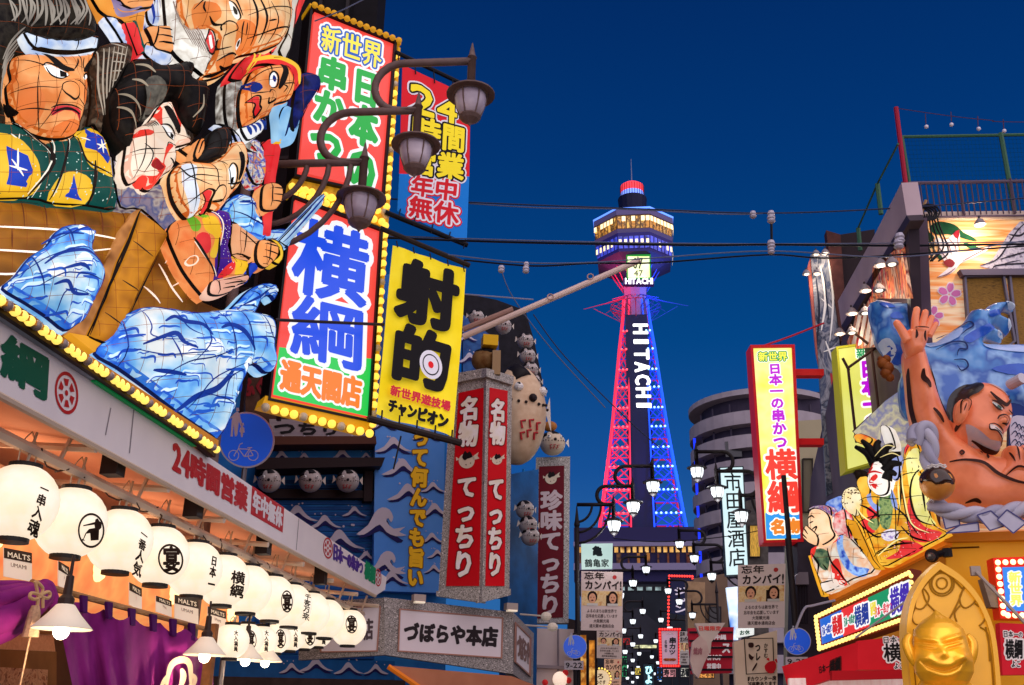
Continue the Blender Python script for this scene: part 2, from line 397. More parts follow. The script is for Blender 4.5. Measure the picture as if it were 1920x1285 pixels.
# ================================================================ left restaurant: walls and canopy
LX = -4.5; LF = plx(LX, 90)
bl = thing('restaurant_building', 'dark restaurant building behind the lantern float and its white canopy', 'building', (-9, 10, 0))
mb = MB(); box(mb, (-10, 10, 1.9), (5.6, 10, 3.8)); mb.build('wall', M('4a3226,5d4030', r=.8, sc=2), bl)
mb = MB(); box(mb, (-10, 10, 11), (5.6, 9.6, 13)); mb.build('upper_wall', M('191519', r=.8, n=.3), bl)
mb = MB(); box(mb, (-6.2, 14.6, 12.9), (2.9, .5, 12)); box(mb, (-5.75, 14.7, 15.5), (2.9, .5, 5)); mb.build('hoarding', M('120f14', r=.8, n=.2), bl)
mb = MB()
for z in (7, 8.2, 9.4, 10.6, 11.8): box(mb, (-5.4, 14.3, z), (1.6, .06, .06))
for x in (-5.9, -5.3, -4.8): box(mb, (x, 14.3, 10), (.06, .06, 8))
mb.split('steel_grid', M('2a2426', r=.5), bl)
cv = thing('canopy', 'long white canopy with red and green lettering over the paper lanterns', 'canopy', (LX, 12, 4))
mb = MB(); FT = [(-700, 118), (725, 1083)]; FB = [(-700, 356), (706, 1116)]
slab(mb, LF, [FT[0], FT[1], (722, 1106), FB[1], FB[0]], -.1, 0); mb.build('fascia', M('e2d8d8,ece2e0', r=.55, sc=1.5), cv)
a0, a1 = LF.w(FB[0])[0], LF.w(FB[1])[0]
mb = MB(); mb.add([a0 + (-.02, 0, .02), a1 + (-.02, 0, .02), (-7.2, a1[1], a1[2] + .5), (-7.2, a0[1], a0[2] + .5)], [(0, 1, 2, 3)])
mb.build('ceiling', M('e8a888,f0b898', r=.7, sc=1), cv)
mb = MB(); tube(mb, [a0 + (-.03, 0, -.01), a1 + (-.03, 0, -.01)], .035); R0, R1 = at(140, 884, x=-4.85), at(600, 1112, x=-4.85)
dR = R1 - R0; rail = lambda y: R0 + dR * (y - R0[1]) / dR[1]
p0, p1 = rail(4.4), rail(18.6); mid = (p0 + p1) / 2
tube(mb, [p0, p1], .05, 6); tube(mb, [p0 + (-.9, 0, .1), p1 + (-.9, 0, .1)], .05, 6)
for y in np.arange(6.5, 18.6, 1.45):
    q = rail(y); tube(mb, [q + (.32, 0, .12), q + (-2.2, .25, .35)], .035, 6); tube(mb, [q, q + (.1, 0, .3)], .02, 5)
mb.split('steel_rail', M('d8c0a8', r=.5), cv)
mb = MB()
for y in (8.4, 10.2, 12.4, 14.9): q = rail(y); box(mb, q + (.17, .15, .22), (.16, .16, .36))
mb.split('speaker_box', M('2a201e', r=.5), cv)
mb = MB()
for y in np.arange(6.5, 18, .55):
    q = rail(y); n_ = 6; d = random.uniform(.05, .16)
    tube(mb, [q + (random.uniform(-.03, .05), i / n_ * .55, .03 - d * math.sin(math.pi * i / n_)) for i in range(n_ + 1)], .008, 4)
mb.build('cable', M('4a342a', r=.6), cv)
RED = M('b81a22', r=.5); GRN = M('00563f', r=.5); PUR = M('4a2a8a', r=.5)
CM = M('c6bdc0', r=.55)
write(cv, LF, [(-95, 560), (97, 672), (92, 758), (-95, 650)], '横綱', [(GRN, .05)], name='lettering')
def wheel(cx, cy, rx, ry, mat):
    mb = MB(); N = 28
    E = lambda k, t, sx=1.0: (cx + math.cos(t) * rx * k, cy + math.sin(t) * ry * k + math.cos(t) * rx * k * .25)
    for i in range(N):
        a, b = 2 * math.pi * i / N, 2 * math.pi * (i + 1) / N; quad(mb, LF, [E(1, a), E(1, b), E(.83, b), E(.83, a)], .004)
    for k in range(6):
        t = k * math.pi / 3 + .5; quad(mb, LF, [E(.7, t - .33), E(.7, t + .33), E(.35, t + .3), E(.35, t - .3)], .004)
    quad(mb, LF, [E(.14, 2 * math.pi * i / 10) for i in range(10)], .004)
    mb.build('wheel_emblem', mat, cv)
wheel(125, 737, 22, 40, RED); wheel(615, 1028, 9, 20, RED); wheel(709, 1083, 6, 17, RED)
write(cv, LF, [(325, 826), (466, 914), (463, 962), (323, 882)], '24時間営業', [(RED, .045)])
mb = MB(); quad(mb, LF, [(473, 911), (533, 952), (530, 999), (470, 964)], .003); mb.build('red_field', RED, cv)
write(cv, LF, [(475, 917), (531, 954), (528, 992), (473, 959)], '年中無休', [(M('e0d6d8'), .035)], h=.007)
write(cv, LF, [(625, 1016), (681, 1052), (680, 1080), (624, 1050)], '日本一の串かつ', [(PUR, .04)])
write(cv, LF, [(685, 1050), (705, 1064), (703, 1097), (683, 1085)], '横綱', [(M('108a5a'), .04)])
mb = MB()
for px in ([(207, 765), (209, 765), (199, 816), (197, 816)], [(250, 768), (252, 769), (244, 850), (242, 850)], [(560, 972), (561, 973), (556, 1032), (555, 1032)]): quad(mb, LF, px, .003)
mb.split('panel_seam', M('8d8488'), cv)
# strip of bulbs on the canopy edge
bs = thing('bulb_strip', 'strip of round yellow bulbs along the upper edge of the canopy', 'light strip', (LX, 9, 5))
mb = MB(); slab(mb, LF, [(-200, 430), (408, 838), (404, 858), (372, 832), (-200, 452)], .01, .10); mb.build('rail', M('3a2416', r=.5), bs)
mb = MB(); slab(mb, LF, [(-200, 424), (410, 826), (409, 838), (-200, 432)], .01, .16); mb.build('gold_edge', M('c07a20', e=.35, r=.4), bs)
mb = MB(); slab(mb, LF, [(-200, 446), (182, 700), (178, 712), (-200, 462)], 0.0, .05); mb.build('grey_edge', M('a9b4c4', r=.5), bs)
mb = MB(); slab(mb, LF, [(184, 702), (372, 828), (368, 838), (180, 716)], 0.0, .045); mb.build('green_edge', M('0f9a50', r=.5, e=.15), bs)
mb = MB(); slab(mb, LF, [(372, 828), (394, 842), (391, 852), (368, 837)], 0.0, .045); mb.build('orange_edge', M('d86a28', r=.5, e=.15), bs)
YB = M('ffd860', e=1.15, r=.3); OFF = M('8a7a78', r=.3)
b0_, b1_ = LF.w([(-30, 543), (406, 843)], .14); cy = [b0_ + (b1_ - b0_) * i / 44 for i in range(45)]
bulbs(bs, cy, .041, lambda i: OFF if i % 4 == 3 else YB)
# ================================================================ paper lanterns
LM = M('ffe6c4,fff0dc', e=.95, r=.8, sc=5, kd=.4, samp=True, glow=.12); CAP = M('2a2624', r=.45)
class Ell:
    def __init__(s, c, r, rz): s.c = A(c); s.r = r; s.rz = rz
    def __call__(s, px, h):
        d = rays(px); k = A([1 / (s.r + .006), 1 / (s.r + .006), 1 / (s.rz + .006)]); o = (CAM - s.c) * k; D = d * k
        a = (D * D).sum(1); b = (D * o).sum(1); c = (o * o).sum() - 1; disc = np.maximum(b * b - a * c, 0)
        t = (-b - np.sqrt(disc)) / a; return CAM + d * t[:, None]
ORD = ['first', 'second', 'third', 'fourth', 'fifth', 'sixth', 'seventh', 'eighth', 'ninth', 'tenth', 'eleventh', 'twelfth']
def lantern(c, r, rz, label, group, marks=(), ribs=11, hang=.3, mat=LM):
    t = thing('paper_lantern', label, 'lantern', c, group); mb = MB(); c = A(c); pr = []
    for i in range(ribs * 2 + 1):
        u = -1 + i / ribs; pr.append((r * math.sqrt(1 - (u / 1.09) ** 2) * (1.0 if i % 2 else .986), rz * u))
    lathe(mb, pr, c, 26); mb.build('paper_shade', mat, t, True)
    for sgn in (-1, 1):
        mb = MB(); z = rz * sgn; lathe(mb, [(r * .36, z - .03), (r * .42, z - .03), (r * .42, z + .03), (r * .36, z + .03)], c, 20); mb.build('cap_ring', CAP, t)
    mb = MB(); top = c + (0, 0, rz)
    for s_ in (-1, 1): tube(mb, smooth([top + (0, s_ * r * .38, 0), top + (0, s_ * r * .34, hang * .6), top + (0, 0, hang)], False, 5), .006, 5)
    tube(mb, [top + (0, 0, .02), top + (.03, .02, hang)], .012, 5); mb.build('hanger', M('cdb89a', r=.6), t)
    E_ = Ell(c, r, rz * 1.09); ink = M('2e1c12', r=.7)
    for q, s_, vert, ring in marks:
        mb = MB(); text(mb, None, q, s_, vert, .035, 0, hf=E_)
        if ring:
            cx, cy_, rx, ry = ring; N = 26
            pp = lambda k, i: (cx + rx * k * math.cos(2 * math.pi * i / N), cy_ + ry * k * math.sin(2 * math.pi * i / N) + rx * k * .1 * math.cos(2 * math.pi * i / N))
            for i in range(N): mb.add(E_([pp(1, i), pp(1, i + 1), pp(.86, i + 1), pp(.86, i)], 0), [(0, 1, 2, 3)])
        mb.build('brush_lettering', ink, t)
    return t
ys = [7.5, 8.3, 9.2, 10.05, 10.95, 11.8, 12.6, 13.5, 14.3, 15.2, 16.0, 17.4]
Q = lambda x0, y0, x1, y1, k=0: [(x0, y0 - k), (x1, y0 + k), (x1, y1 + k), (x0, y1 - k)]
marks = {0: [([(78, 905), (94, 912), (70, 1012), (48, 1000)], '一串入魂', True, None)],
         2: [([(266, 990), (278, 1000), (264, 1085), (246, 1078)], '一番人気', True, None)],
         3: [(Q(305, 1024, 338, 1074), '宴', False, (320, 1049, 24, 29))],
         4: [([(397, 1040), (408, 1045), (402, 1110), (388, 1108)], '日本一', True, None)],
         5: [([(434, 1068), (461, 1074), (457, 1124), (430, 1118)], '横綱', True, None)],
         7: [(Q(530, 1112, 547, 1146), '宴', False, (538, 1128, 11, 21))],
         8: [([(572, 1112), (584, 1116), (580, 1166), (566, 1160)], '千客万来', True, None)],
         11: [(Q(651, 1156, 668, 1186), '宴', False, (659, 1171, 11, 17))]}
desc = {0: 'with vertical black brush writing at the left edge', 1: 'with a round black crest of a crouching man', 3: 'with a big ringed black character, fourth of the upper row', 5: 'with two big black characters one above the other', 7: 'with a small ringed character in the middle of the row', 11: 'at the far end of the row, nearest the white framed sign'}
lz = 3.27
for i, y in enumerate(ys):
    c = (-4.85, y, lz); d = desc.get(i, ORD[i] + ' from the left in the upper row')
    t = lantern(c, .305, .285, 'glowing white paper lantern ' + d, 'white paper lanterns under the canopy', marks.get(i, ()))
    if i == 1:
        E_ = Ell(c, .305, .285 * 1.09); mb = MB(); N = 30
        pp = lambda k, j: (171 + 25 * k * math.cos(2 * math.pi * j / N), 995 + 33 * k * math.sin(2 * math.pi * j / N))
        for j in range(N): mb.add(E_([pp(1, j), pp(1, j + 1), pp(.87, j + 1), pp(.87, j)], 0), [(0, 1, 2, 3)])
        for poly in ([(183, 972), (187, 978), (191, 979), (190, 990), (186, 994), (185, 1013), (170, 1014), (169, 1000), (162, 1001), (158, 1010), (155, 1013), (160, 1000), (167, 992), (178, 990), (177, 984), (156, 987), (156, 985), (178, 979), (179, 974)], [(160, 1014), (152, 1014), (155, 1010)]):
            v = [Vector((p[0], p[1])) for p in poly]; _v, _e, f, *_ = geometry.delaunay_2d_cdt(v, [(k, (k + 1) % len(v)) for k in range(len(v))], [list(range(len(v)))], 1, 1e-5)
            mb.add(E_([tuple(q) for q in _v], 0), f)
        mb.build('crest', M('2e1c12', r=.7), t)
lw = [(433, 1203, 12.2), (462, 1200, 12.9), (490, 1203, 13.6), (517, 1198, 14.4), (545, 1195, 15.2), (572, 1193, 16.0), (598, 1190, 16.8)]
for i, (u, v, y) in enumerate(lw):
    mk = [(Q(u + 4, v - 15, u + 15, v + 15), '宴', False, (u + 9, v, 10, 18))] if i % 2 else [([(u + 6, v - 22), (u + 14, v - 20), (u + 13, v + 20), (u + 5, v + 18)], '大入満員', True, None)]
    lantern(at(u, v, y=y), .22, .19, 'smaller white paper lantern, ' + ORD[i] + ' from the purple curtain in the lower row', 'small lanterns in the lower row', mk, 9, .1)
# orange glowing lantern trough with beer tags
P2 = plx(-5.55, 90)
og = thing('orange_lantern', 'long orange ribbed paper lantern glowing behind the white lanterns', 'lantern', P2.w((250, 1120))[0])
A0, A1 = P2.w((-600, 865))[0], P2.w((432, 1168))[0]; mb = MB(); npt = 40
tube(mb, [A0 + (A1 - A0) * i / npt for i in range(npt + 1)], [.34 * (1 if i % 2 else .985) * min(1, math.sqrt((npt - i) / 3 + .02)) for i in range(npt + 1)], 20)
mb.build('paper_shade', M('ff8a50,ffa860,ff7a48', e=.85, r=.8, sc=2, kd=.4, samp=True), og, True)
mb = MB(); 
for f_ in (.1, .3, .5, .7, .9): ball(mb, A0 + (A1 - A0) * f_ + (.3, 0, .03), .11, 10, 6)
mb.split('glow_bulb', M('ffe6a0', e=1.6, samp=True), og)
P3 = plx(-5.12, 90); BR_ = M('3a2418', r=.5); TG = M('f2dcc4', e=.35, r=.7)
for i, (x0, y0, x1, y1, k) in enumerate([(8, 1032, 60, 1086, 5), (243, 1098, 266, 1140, 6), (293, 1122, 322, 1152, 5), (328, 1120, 372, 1166, 5), (390, 1142, 424, 1180, 5), (110, 1058, 130, 1104, 6)]):
    t = thing('beer_tag', 'white beer tag hanging below the lanterns, ' + ORD[i] + (' large one at the left edge' if i == 0 else ' in its row with a dark brown header'), 'tag', P3.w(((x0 + x1) / 2, y0))[0], 'beer tags under the lanterns')
    mb = MB(); slab(mb, P3, Q(x0, y0, x1, y1, k), -.01, 0); mb.build('card', TG, t)
    h = (y1 - y0) * .36; mb = MB(); slab(mb, P3, Q(x0, y0, x1, y0 + h, k), .001, .004); mb.build('header', BR_, t)
    write(t, P3, Q(x0 + 6, y0 + h * .3, x1 - 3, y0 + h * .85, k * .8), 'MALTS', [(M('f0dcc0', e=.3), .03)], h=.007)
    write(t, P3, Q(x0 + 12, y0 + h * 1.3, x1 - 10, y0 + h * 1.75, k * .6), 'UMAMI', [(M('6a5040'), 0)], h=.003)
# purple curtain on a bamboo pole
P4 = plx(-4.95, 90)
cu = thing('noren_curtain', 'purple shop curtain with a pale brush emblem hanging from a bamboo pole', 'curtain', P4.w((250, 1150))[0])
mb = MB(); tube(mb, smooth(P4.w([(60, 1092), (160, 1120), (300, 1157), (402, 1184)]), False, 6), .028, 8); mb.build('bamboo_pole', M('a8784a', r=.5, n=.2), cu)
vi = M('7a1a6a,92287e', r=.8, sc=3)
top = along([(98, 1112), (160, 1138), (400, 1195)], 41); mb = MB(); V = []; Fc = []; nr = 10
for i, (u, v) in enumerate(top):
    f_ = i / 40
    for j in range(nr + 1):
        g = j / nr; sag = 16 * (abs(math.sin(f_ * 6 * math.pi))) * (1 - g)
        px = (u + g * 8 * (1 - f_) + (40 * g * (1 - f_)), v - 6 + sag + g * (1340 - v)); h = .05 * math.sin(f_ * 46 + 2.0 * g) * (.35 + .65 * g) + .05 * math.sin(f_ * 17 + g * 3)
        V.append(P4.w(px, h)[0])
Fc = [(i * (nr + 1) + j, (i + 1) * (nr + 1) + j, (i + 1) * (nr + 1) + j + 1, i * (nr + 1) + j + 1) for i in range(40) for j in range(nr)]
mb.add(V, Fc); mb.build('cloth', vi, cu, True)
mb = MB()
for u, v in [(160, 1128), (207, 1140), (250, 1152), (290, 1163), (327, 1172), (362, 1180)]:
    slab(mb, P4, [(u - 6, v - 12), (u + 5, v - 10), (u + 4, v + 22), (u - 4, v + 20)], .02, .05)
mb.split('loop', M('4a1058', r=.8), cu)
S4 = Pl(P4.p0 + P4.n * .12, 90); mb = MB(); PW = M('e8c8a8', r=.7)
for w_, l in ((13, [(312, 1290), (318, 1255), (330, 1240), (348, 1238), (357, 1252), (358, 1290)]), (9, [(300, 1290), (318, 1262)]), (12, [(340, 1254), (344, 1268), (338, 1290)]), (8, [(356, 1262), (366, 1272), (362, 1290)])): line(mb, S4, l, w_, .01)
mb.build('emblem', PW, cu)
sw = thing('curtain_swag', 'gathered purple cloth tied with a tan cord at the left edge', 'curtain', P4.w((40, 1120))[0])
mb = MB()
for k in range(7):
    y0 = 1086 + k * 4; tube(mb, smooth(P4.w([(-170, y0 - 10 + k * 9), (-60, y0 + 10 + k * 9), (-10, y0 + 10 + k * 10), (40, y0 + 8 + k * 5), (78, 1100 + k * 2)], .03 * (k % 3)), False, 6), [.05 + .018 * k - .002 * i * .75 for i in range(25)], 8)
for k in range(3): tube(mb, smooth(P4.w([(80, 1096), (92, 1100 + k * 4), (104, 1135 + k * 6), (108 + k * 6, 1155)], .03), False, 6), .045, 8)
mb.build('cloth', vi, sw, True)
mb = MB(); cd = lambda l: tube(mb, smooth(P4.w(l, .27), False, 6), .014, 6)
cd([(70, 1092), (80, 1104), (76, 1118)]); cd([(76, 1116), (60, 1112), (56, 1120), (66, 1124), (76, 1118)]); cd([(76, 1116), (90, 1110), (94, 1116), (88, 1122), (76, 1118)]); cd([(66, 1090), (72, 1118)]); cd([(72, 1118), (70, 1140), (68, 1160)]); cd([(80, 1118), (80, 1140)])
mb.build('cord', M('d0a878', r=.7), sw)
mb = MB(); b0 = P4.w((67, 1136), .26)[0]; lathe(mb, [(.03, 0), (.045, -.05), (.06, -.2), (.065, -.24)], b0, 10); tube(mb, [b0 + (0, 0, -.2), b0 + (-.02, 0, -.9)], .008, 5); mb.build('tassel', M('c09a78', r=.9, n=.2, sc=40), sw)
# pendant lamps
for i, (u, v, y, lab) in enumerate([(118, 1165, 7.6, 'nearest, hanging left of the purple curtain'), (385, 1218, 10.8, 'at the right end of the purple curtain'), (461, 1228, 12.6, 'middle one beside the curtain end'), (498, 1232, 13.6, 'farthest right before the grey sign')]):
    c = at(u, v, y=y); r = .225
    t = thing('pendant_lamp', 'white cone pendant lamp with a lit bulb, ' + lab, 'lamp', c, 'white cone pendant lamps')
    mb = MB(); lathe(mb, [(.05, .13), (.07, .12), (r * .55, .05), (r, -.055), (r * .98, -.06), (.06, .09)], c, 24); mb.build('shade', M('e8d8c0', e=.25, r=.4), t, True)
    mb = MB(); lathe(mb, [(.012, .5), (.014, .35), (.03, .34), (.035, .2), (.06, .17), (.06, .12), (.02, .1)], c, 10); mb.build('stem', M('3a2c26', r=.4), t)
    mb = MB(); ball(mb, c + (0, 0, -.075), .062, 12, 8); mb.build('bulb', M('fff4e4', e=3.5), t, True)
    lamp(t, c + (0, 0, -.2), 14)
for i, y in enumerate((7.9, 10.5, 13, 16)): lamp(cv, rail(y) + (-.7, .4, -.15), 8, (1, .6, .36), .2)
# things behind the curtain
kw = thing('menu_board', 'cream framed menu board on the kitchen wall below the purple swag', 'board', at(50, 1230, x=-6.4))
P5 = plx(-6.4, 90); mb = MB(); slab(mb, P5, [(-60, 1185), (100, 1190), (104, 1222), (-60, 1215)], -.02, 0); mb.build('board', M('c8a488,b89478', r=.7, sc=14, dist=2), kw)
mb = MB(); slab(mb, P5, [(-60, 1216), (106, 1222), (106, 1300), (-60, 1300)], -.03, -.005); slab(mb, P5, [(-60, 1165), (103, 1180), (103, 1190), (-60, 1184)], -.02, .02); mb.build('beam', M('7a5a34', r=.7, n=.2, sc=3), kw)
mb = MB(); slab(mb, P5, [(-60, 1248), (90, 1256), (88, 1300), (-60, 1300)], 0, .01); mb.build('print', M('6a4030,c0a080,8a5a40', r=.7, sc=9, dist=2), kw)
cl = thing('street_post', 'brown wooden post at the right end of the purple curtain', 'post', at(395, 1290, y=11.6)); q = at(392, 1240, y=11.6)
mb = MB(); box(mb, (q[0], q[1], 1.3), (.1, .1, 2.9)); lathe(mb, [(.07, 0), (.07, .08), (.05, .1)], (q[0], q[1], 0), 10); mb.build('post', M('8a5a34', r=.7, n=.3), cl)
# ================================================================ round blue footway sign
def fig_sign(t, P, cx, cy, r, hide=None):
    mb = MB(); N = 40; pp = lambda k: [(cx + r * k * math.cos(2 * math.pi * i / N), cy + r * k * math.sin(2 * math.pi * i / N)) for i in range(N)]
    slab(mb, P, pp(1.03), -.02, 0); mb.build('rim', M('b8b8c4', r=.4), t)
    mb = MB(); slab(mb, P, pp(.97), .001, .004); mb.build('disc', M('1a62f0', r=.35, e=.18), t)  # small emission brightens the disc, which is no lamp
    wt = M('c2c4d4', r=.5); mb = MB(); k = r / 52
    X = lambda pts: [(cx + (x - 462) * k, cy + (y - 825) * k) for x, y in pts]
    def pg(pts): patch(mb, P, X(pts), .008, 9, 1)
    pg([(445, 771), (450, 776), (451, 783), (456, 800), (452, 801), (448, 790), (445, 816), (442, 819), (440, 818), (438, 796), (436, 819), (432, 819), (434, 790), (436, 778), (440, 774)]); pg([(443, 764), (448, 764), (449, 770), (443, 771)])
    pg([(453, 799), (458, 802), (459, 811), (456, 812), (455, 820), (452, 820), (451, 811), (449, 810), (450, 803)]); pg([(452, 793), (457, 793), (458, 798), (452, 798)])
    for ccx in (438, 475):
        for i in range(16):
            a, b = 2 * math.pi * i / 16, 2 * math.pi * (i + 1) / 16; pg([(ccx + 10.5 * math.cos(a), 855 + 10.5 * math.sin(a)), (ccx + 10.5 * math.cos(b), 855 + 10.5 * math.sin(b)), (ccx + 9 * math.cos(b), 855 + 9 * math.sin(b)), (ccx + 9 * math.cos(a), 855 + 9 * math.sin(a))])
    for l in ([(438, 855), (447, 842), (468, 843), (475, 855)], [(447, 842), (458, 857), (475, 855)], [(458, 857), (469, 841)], [(447, 842), (449, 834), (455, 831)], [(464, 840), (473, 840)], [(438, 855), (440, 856)]):
        for a, b in zip(l[:-1], l[1:]): line(mb, P, X([a, b]), 1.8 * k, .009, taper=False)
    mb.build('pictogram', wt, t)
P6 = pl(462, 825, 13.2, 6.7)
t = thing('road_sign', 'big round blue footpath sign half hidden behind the white canopy', 'sign', P6.p0); fig_sign(t, P6, 462, 825, 51)
mb = MB(); q = P6.p0; tube(mb, [(q[0], q[1] + .05, 0), (q[0], q[1] + .05, q[2] + .3)], .038); mb.build('pole', M('6a6468', r=.4, met=.5), t)
# ================================================================ lantern float on the canopy
FP = Pl((-5, 9.5, 0), 51.3)
K1 = M('120c0a', r=.7)                                             # ink of the painted wires
LN = M('5a2c14', r=.7)
def neb(h, e=.8, sc=3.0, det=2.0): return M(h, e=e * 1.16, r=.6, sc=sc, det=det, kd=.14, glow=.26)
SK = neb('ee8844,ffb070,f89a56'); SKP = neb('ffbc78,ffd4a0,f8a060'); WF = neb('fff0dc,ffe4cc,fff6ea'); HAIR = neb('221c1a,4a4238,181412', .25, 8); FUR = neb('8a7a68,4a4038,b8a894', .5, 10)
GREEN = neb('0a4c48,106058', .6); YEL = neb('f0b820,ffd040', .8); BLU = neb('1438b0,2048c8', .8); RD = neb('d82028,f04040', .85); WHT = neb('f8f0e8,e8e0dc', .85); LBL = neb('a8c0f0,e8ecf8,7088d0', .8, 5); ORG = neb('f09030,ffb050', .8); PRP = neb('3c1480,4c20a0', .7); BRN = neb('6a3c0c,c07820,703c0c', .5, 1.6)
SEA = neb('f4fbff,b8e0fc,78bcf0,2c6cd8', .85, 2.6, 3); SEA2 = neb('f6fcff,bce2fc,74b8f2,2c68d8', .85, 2.2, 3); DB = M('0c2f8c', r=.7); DKB = M('0a0f18', r=.7)
INKED[id(FP)] = (K1, 1.6)
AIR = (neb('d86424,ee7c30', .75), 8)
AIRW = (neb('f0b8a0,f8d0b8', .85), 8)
def fig(name, label, u, v): return thing(name, label, 'float figure', FP.w((u, v))[0], 'lit paper figures of the left float')
# --- boat behind the waves
bt = thing('paper_boat', 'lit brown paper boat hull with a square prow post between the blue waves', 'float boat', FP.w((200, 500))[0])
hull = rel(bt, 'hull', FP, [(-160, 365), (0, 366), (100, 380), (262, 393), (250, 430), (228, 500), (205, 600), (150, 650), (60, 640), (-160, 560)], BRN, .25, .5, -.15, .14, k=1, air=(neb('5a3008', .4), 6))
hull2 = rel(bt, 'far_hull', FP, [(300, 440), (322, 462), (342, 520), (384, 562), (425, 580), (428, 592), (330, 600), (220, 640), (215, 590)], BRN, .2, .35, -.2, .12, k=1)
lines(bt, hull, [[3, (-60, 434), (0, 436), (100, 441), (180, 452), (232, 456)], [3, (-60, 476), (0, 480), (120, 484), (220, 470)], [3, (-60, 520), (0, 524), (40, 520)], [4, (-60, 364), (100, 380), (262, 394)]], M('f0e8d8', e=.5), 'seam_line')
lines(bt, hull, [[2, (37, 370), (34, 436)], [2, (132, 384), (129, 444)], [2, (185, 388), (180, 452)], [2, (80, 374), (76, 440)], [2, (225, 392), (228, 452)], [3, (-40, 372), (100, 386), (255, 398)], [2, (10, 440), (10, 475)], [2, (100, 444), (96, 482)], [2, (160, 450), (156, 480)]], LN)
lines(bt, hull2, [[3, (290, 500), (310, 545), (333, 572)], [3, (262, 540), (290, 575)], [2, (320, 470), (300, 500)], [2, (345, 525), (310, 545)]], M('f0e0d0', e=.4), 'seam_line')
prow = rel(bt, 'prow_post', FP, [(264, 393), (317, 440), (309, 455), (290, 490), (262, 545), (238, 600), (208, 652), (163, 630), (196, 560), (220, 490), (244, 440)], neb('a8600c,d88c20,8a4a10', .68, 2.2), .1, .06, .16, .1, k=1)
mb = MB(); slab(mb, FP, [(264, 393), (244, 440), (222, 492), (196, 560), (163, 630), (130, 622), (160, 566), (205, 480), (228, 430), (255, 394)], .0, .15); mb.build('prow_side', neb('a85c20,d89050,7a4418', .6), bt)
mb = MB(); slab(mb, FP, [(163, 630), (208, 652), (176, 660), (130, 624)], .05, .2); mb.build('prow_foot', neb('f0a828,d08818', .8), bt)
lines(bt, prow, [[2.5, (262, 396), (240, 452), (216, 508), (166, 630)], [2.5, (316, 440), (290, 492), (236, 604), (208, 650)], [2, (243, 456), (280, 486)], [2, (222, 530), (254, 550)], [2, (190, 590), (226, 616)], [2, (165, 632), (206, 650)]], K1)
# --- waves
def wave(label, outline, dark, curls, mat, foam=(), H=.3, h0=0, R=.3):
    c = A(outline).mean(0); t = thing('paper_wave', label, 'float wave', FP.w(c)[0], 'lit blue paper waves of the left float')
    s = rel(t, 'wave_body', FP, outline, mat, H, R, h0, .08, bumps=[(u, v, 26, .09) for u, v in foam], ink=(DB, 2.0), air=(neb('3c88e8,2058d0,6cb0f4', .85, 4), 10))
    if foam: pat(t, 'foam', s, [[(u - 17, v + 4), (u - 5, v - 13), (u + 13, v - 10), (u + 17, v + 5), (u + 3, v + 14)] for u, v in foam], neb('ffffff,e0f2ff', 1.0), .004)
    sw_, sd_ = [], []
    lo, hi = s.px.min(0), s.px.max(0)
    for k in range(int((hi - lo).prod() / 760)):
        u, v = lo + np.random.RandomState(k * 7 + int(lo[0])).rand(2) * (hi - lo); r_ = 7 + (k * 5) % 11; a0 = -2.6 + .5 * math.sin(k); pts = [(u + r_ * 1.5 * math.cos(a), v + r_ * math.sin(a) + 3 * math.sin(3 * a)) for a in np.linspace(a0, a0 + 2.2, 5)]
        if s.ins(s.st(pts)).all(): (sw_ if k % 2 else sd_).append([2.6 + (k % 3)] + pts); 
        if k % 2 and s.ins(s.st([(x, y + 4) for x, y in pts])).all(): sd_.append([1.6] + [(x, y + 4) for x, y in pts])
    if sw_: lines(t, s, sw_, neb('e4f4ff,c8e6fc', .9), 'foam_streak', .004)
    if sd_: lines(t, s, sd_, neb('2c6ce0,1c4cc8', .7), 'painted_curl', .005)
    lines(t, s, curls, neb('1848c0,0c3aa8', .5), 'painted_curl', .006); lines(t, s, dark, DB, 'linework', .009); return s
wave('small lit blue paper wave in front of the boat hull at the left edge', [(8, 538), (30, 515), (60, 478), (90, 458), (105, 435), (125, 420), (148, 418), (162, 428), (178, 430), (182, 445), (177, 466), (192, 490), (202, 508), (198, 530), (180, 565), (168, 592), (150, 606), (125, 618), (90, 592), (50, 566)],
     [[2, (60, 478), (62, 520), (74, 560)], [2, (30, 520), (80, 490), (140, 475), (190, 490)], [2, (90, 455), (140, 440), (176, 440)], [2, (60, 545), (110, 525), (180, 530)], [2, (120, 420), (125, 470)], [2, (100, 590), (110, 555), (160, 560)], [2, (150, 420), (152, 440), (165, 470)]],
     [[6, (70, 505), (100, 485), (130, 482), (165, 488), (185, 505)], [5, (95, 520), (130, 510), (150, 520)], [6, (85, 545), (110, 540), (125, 560), (155, 560)], [4, (85, 452), (110, 442), (140, 452)]], SEA, [(150, 438), (90, 520), (140, 500)], h0=.1)
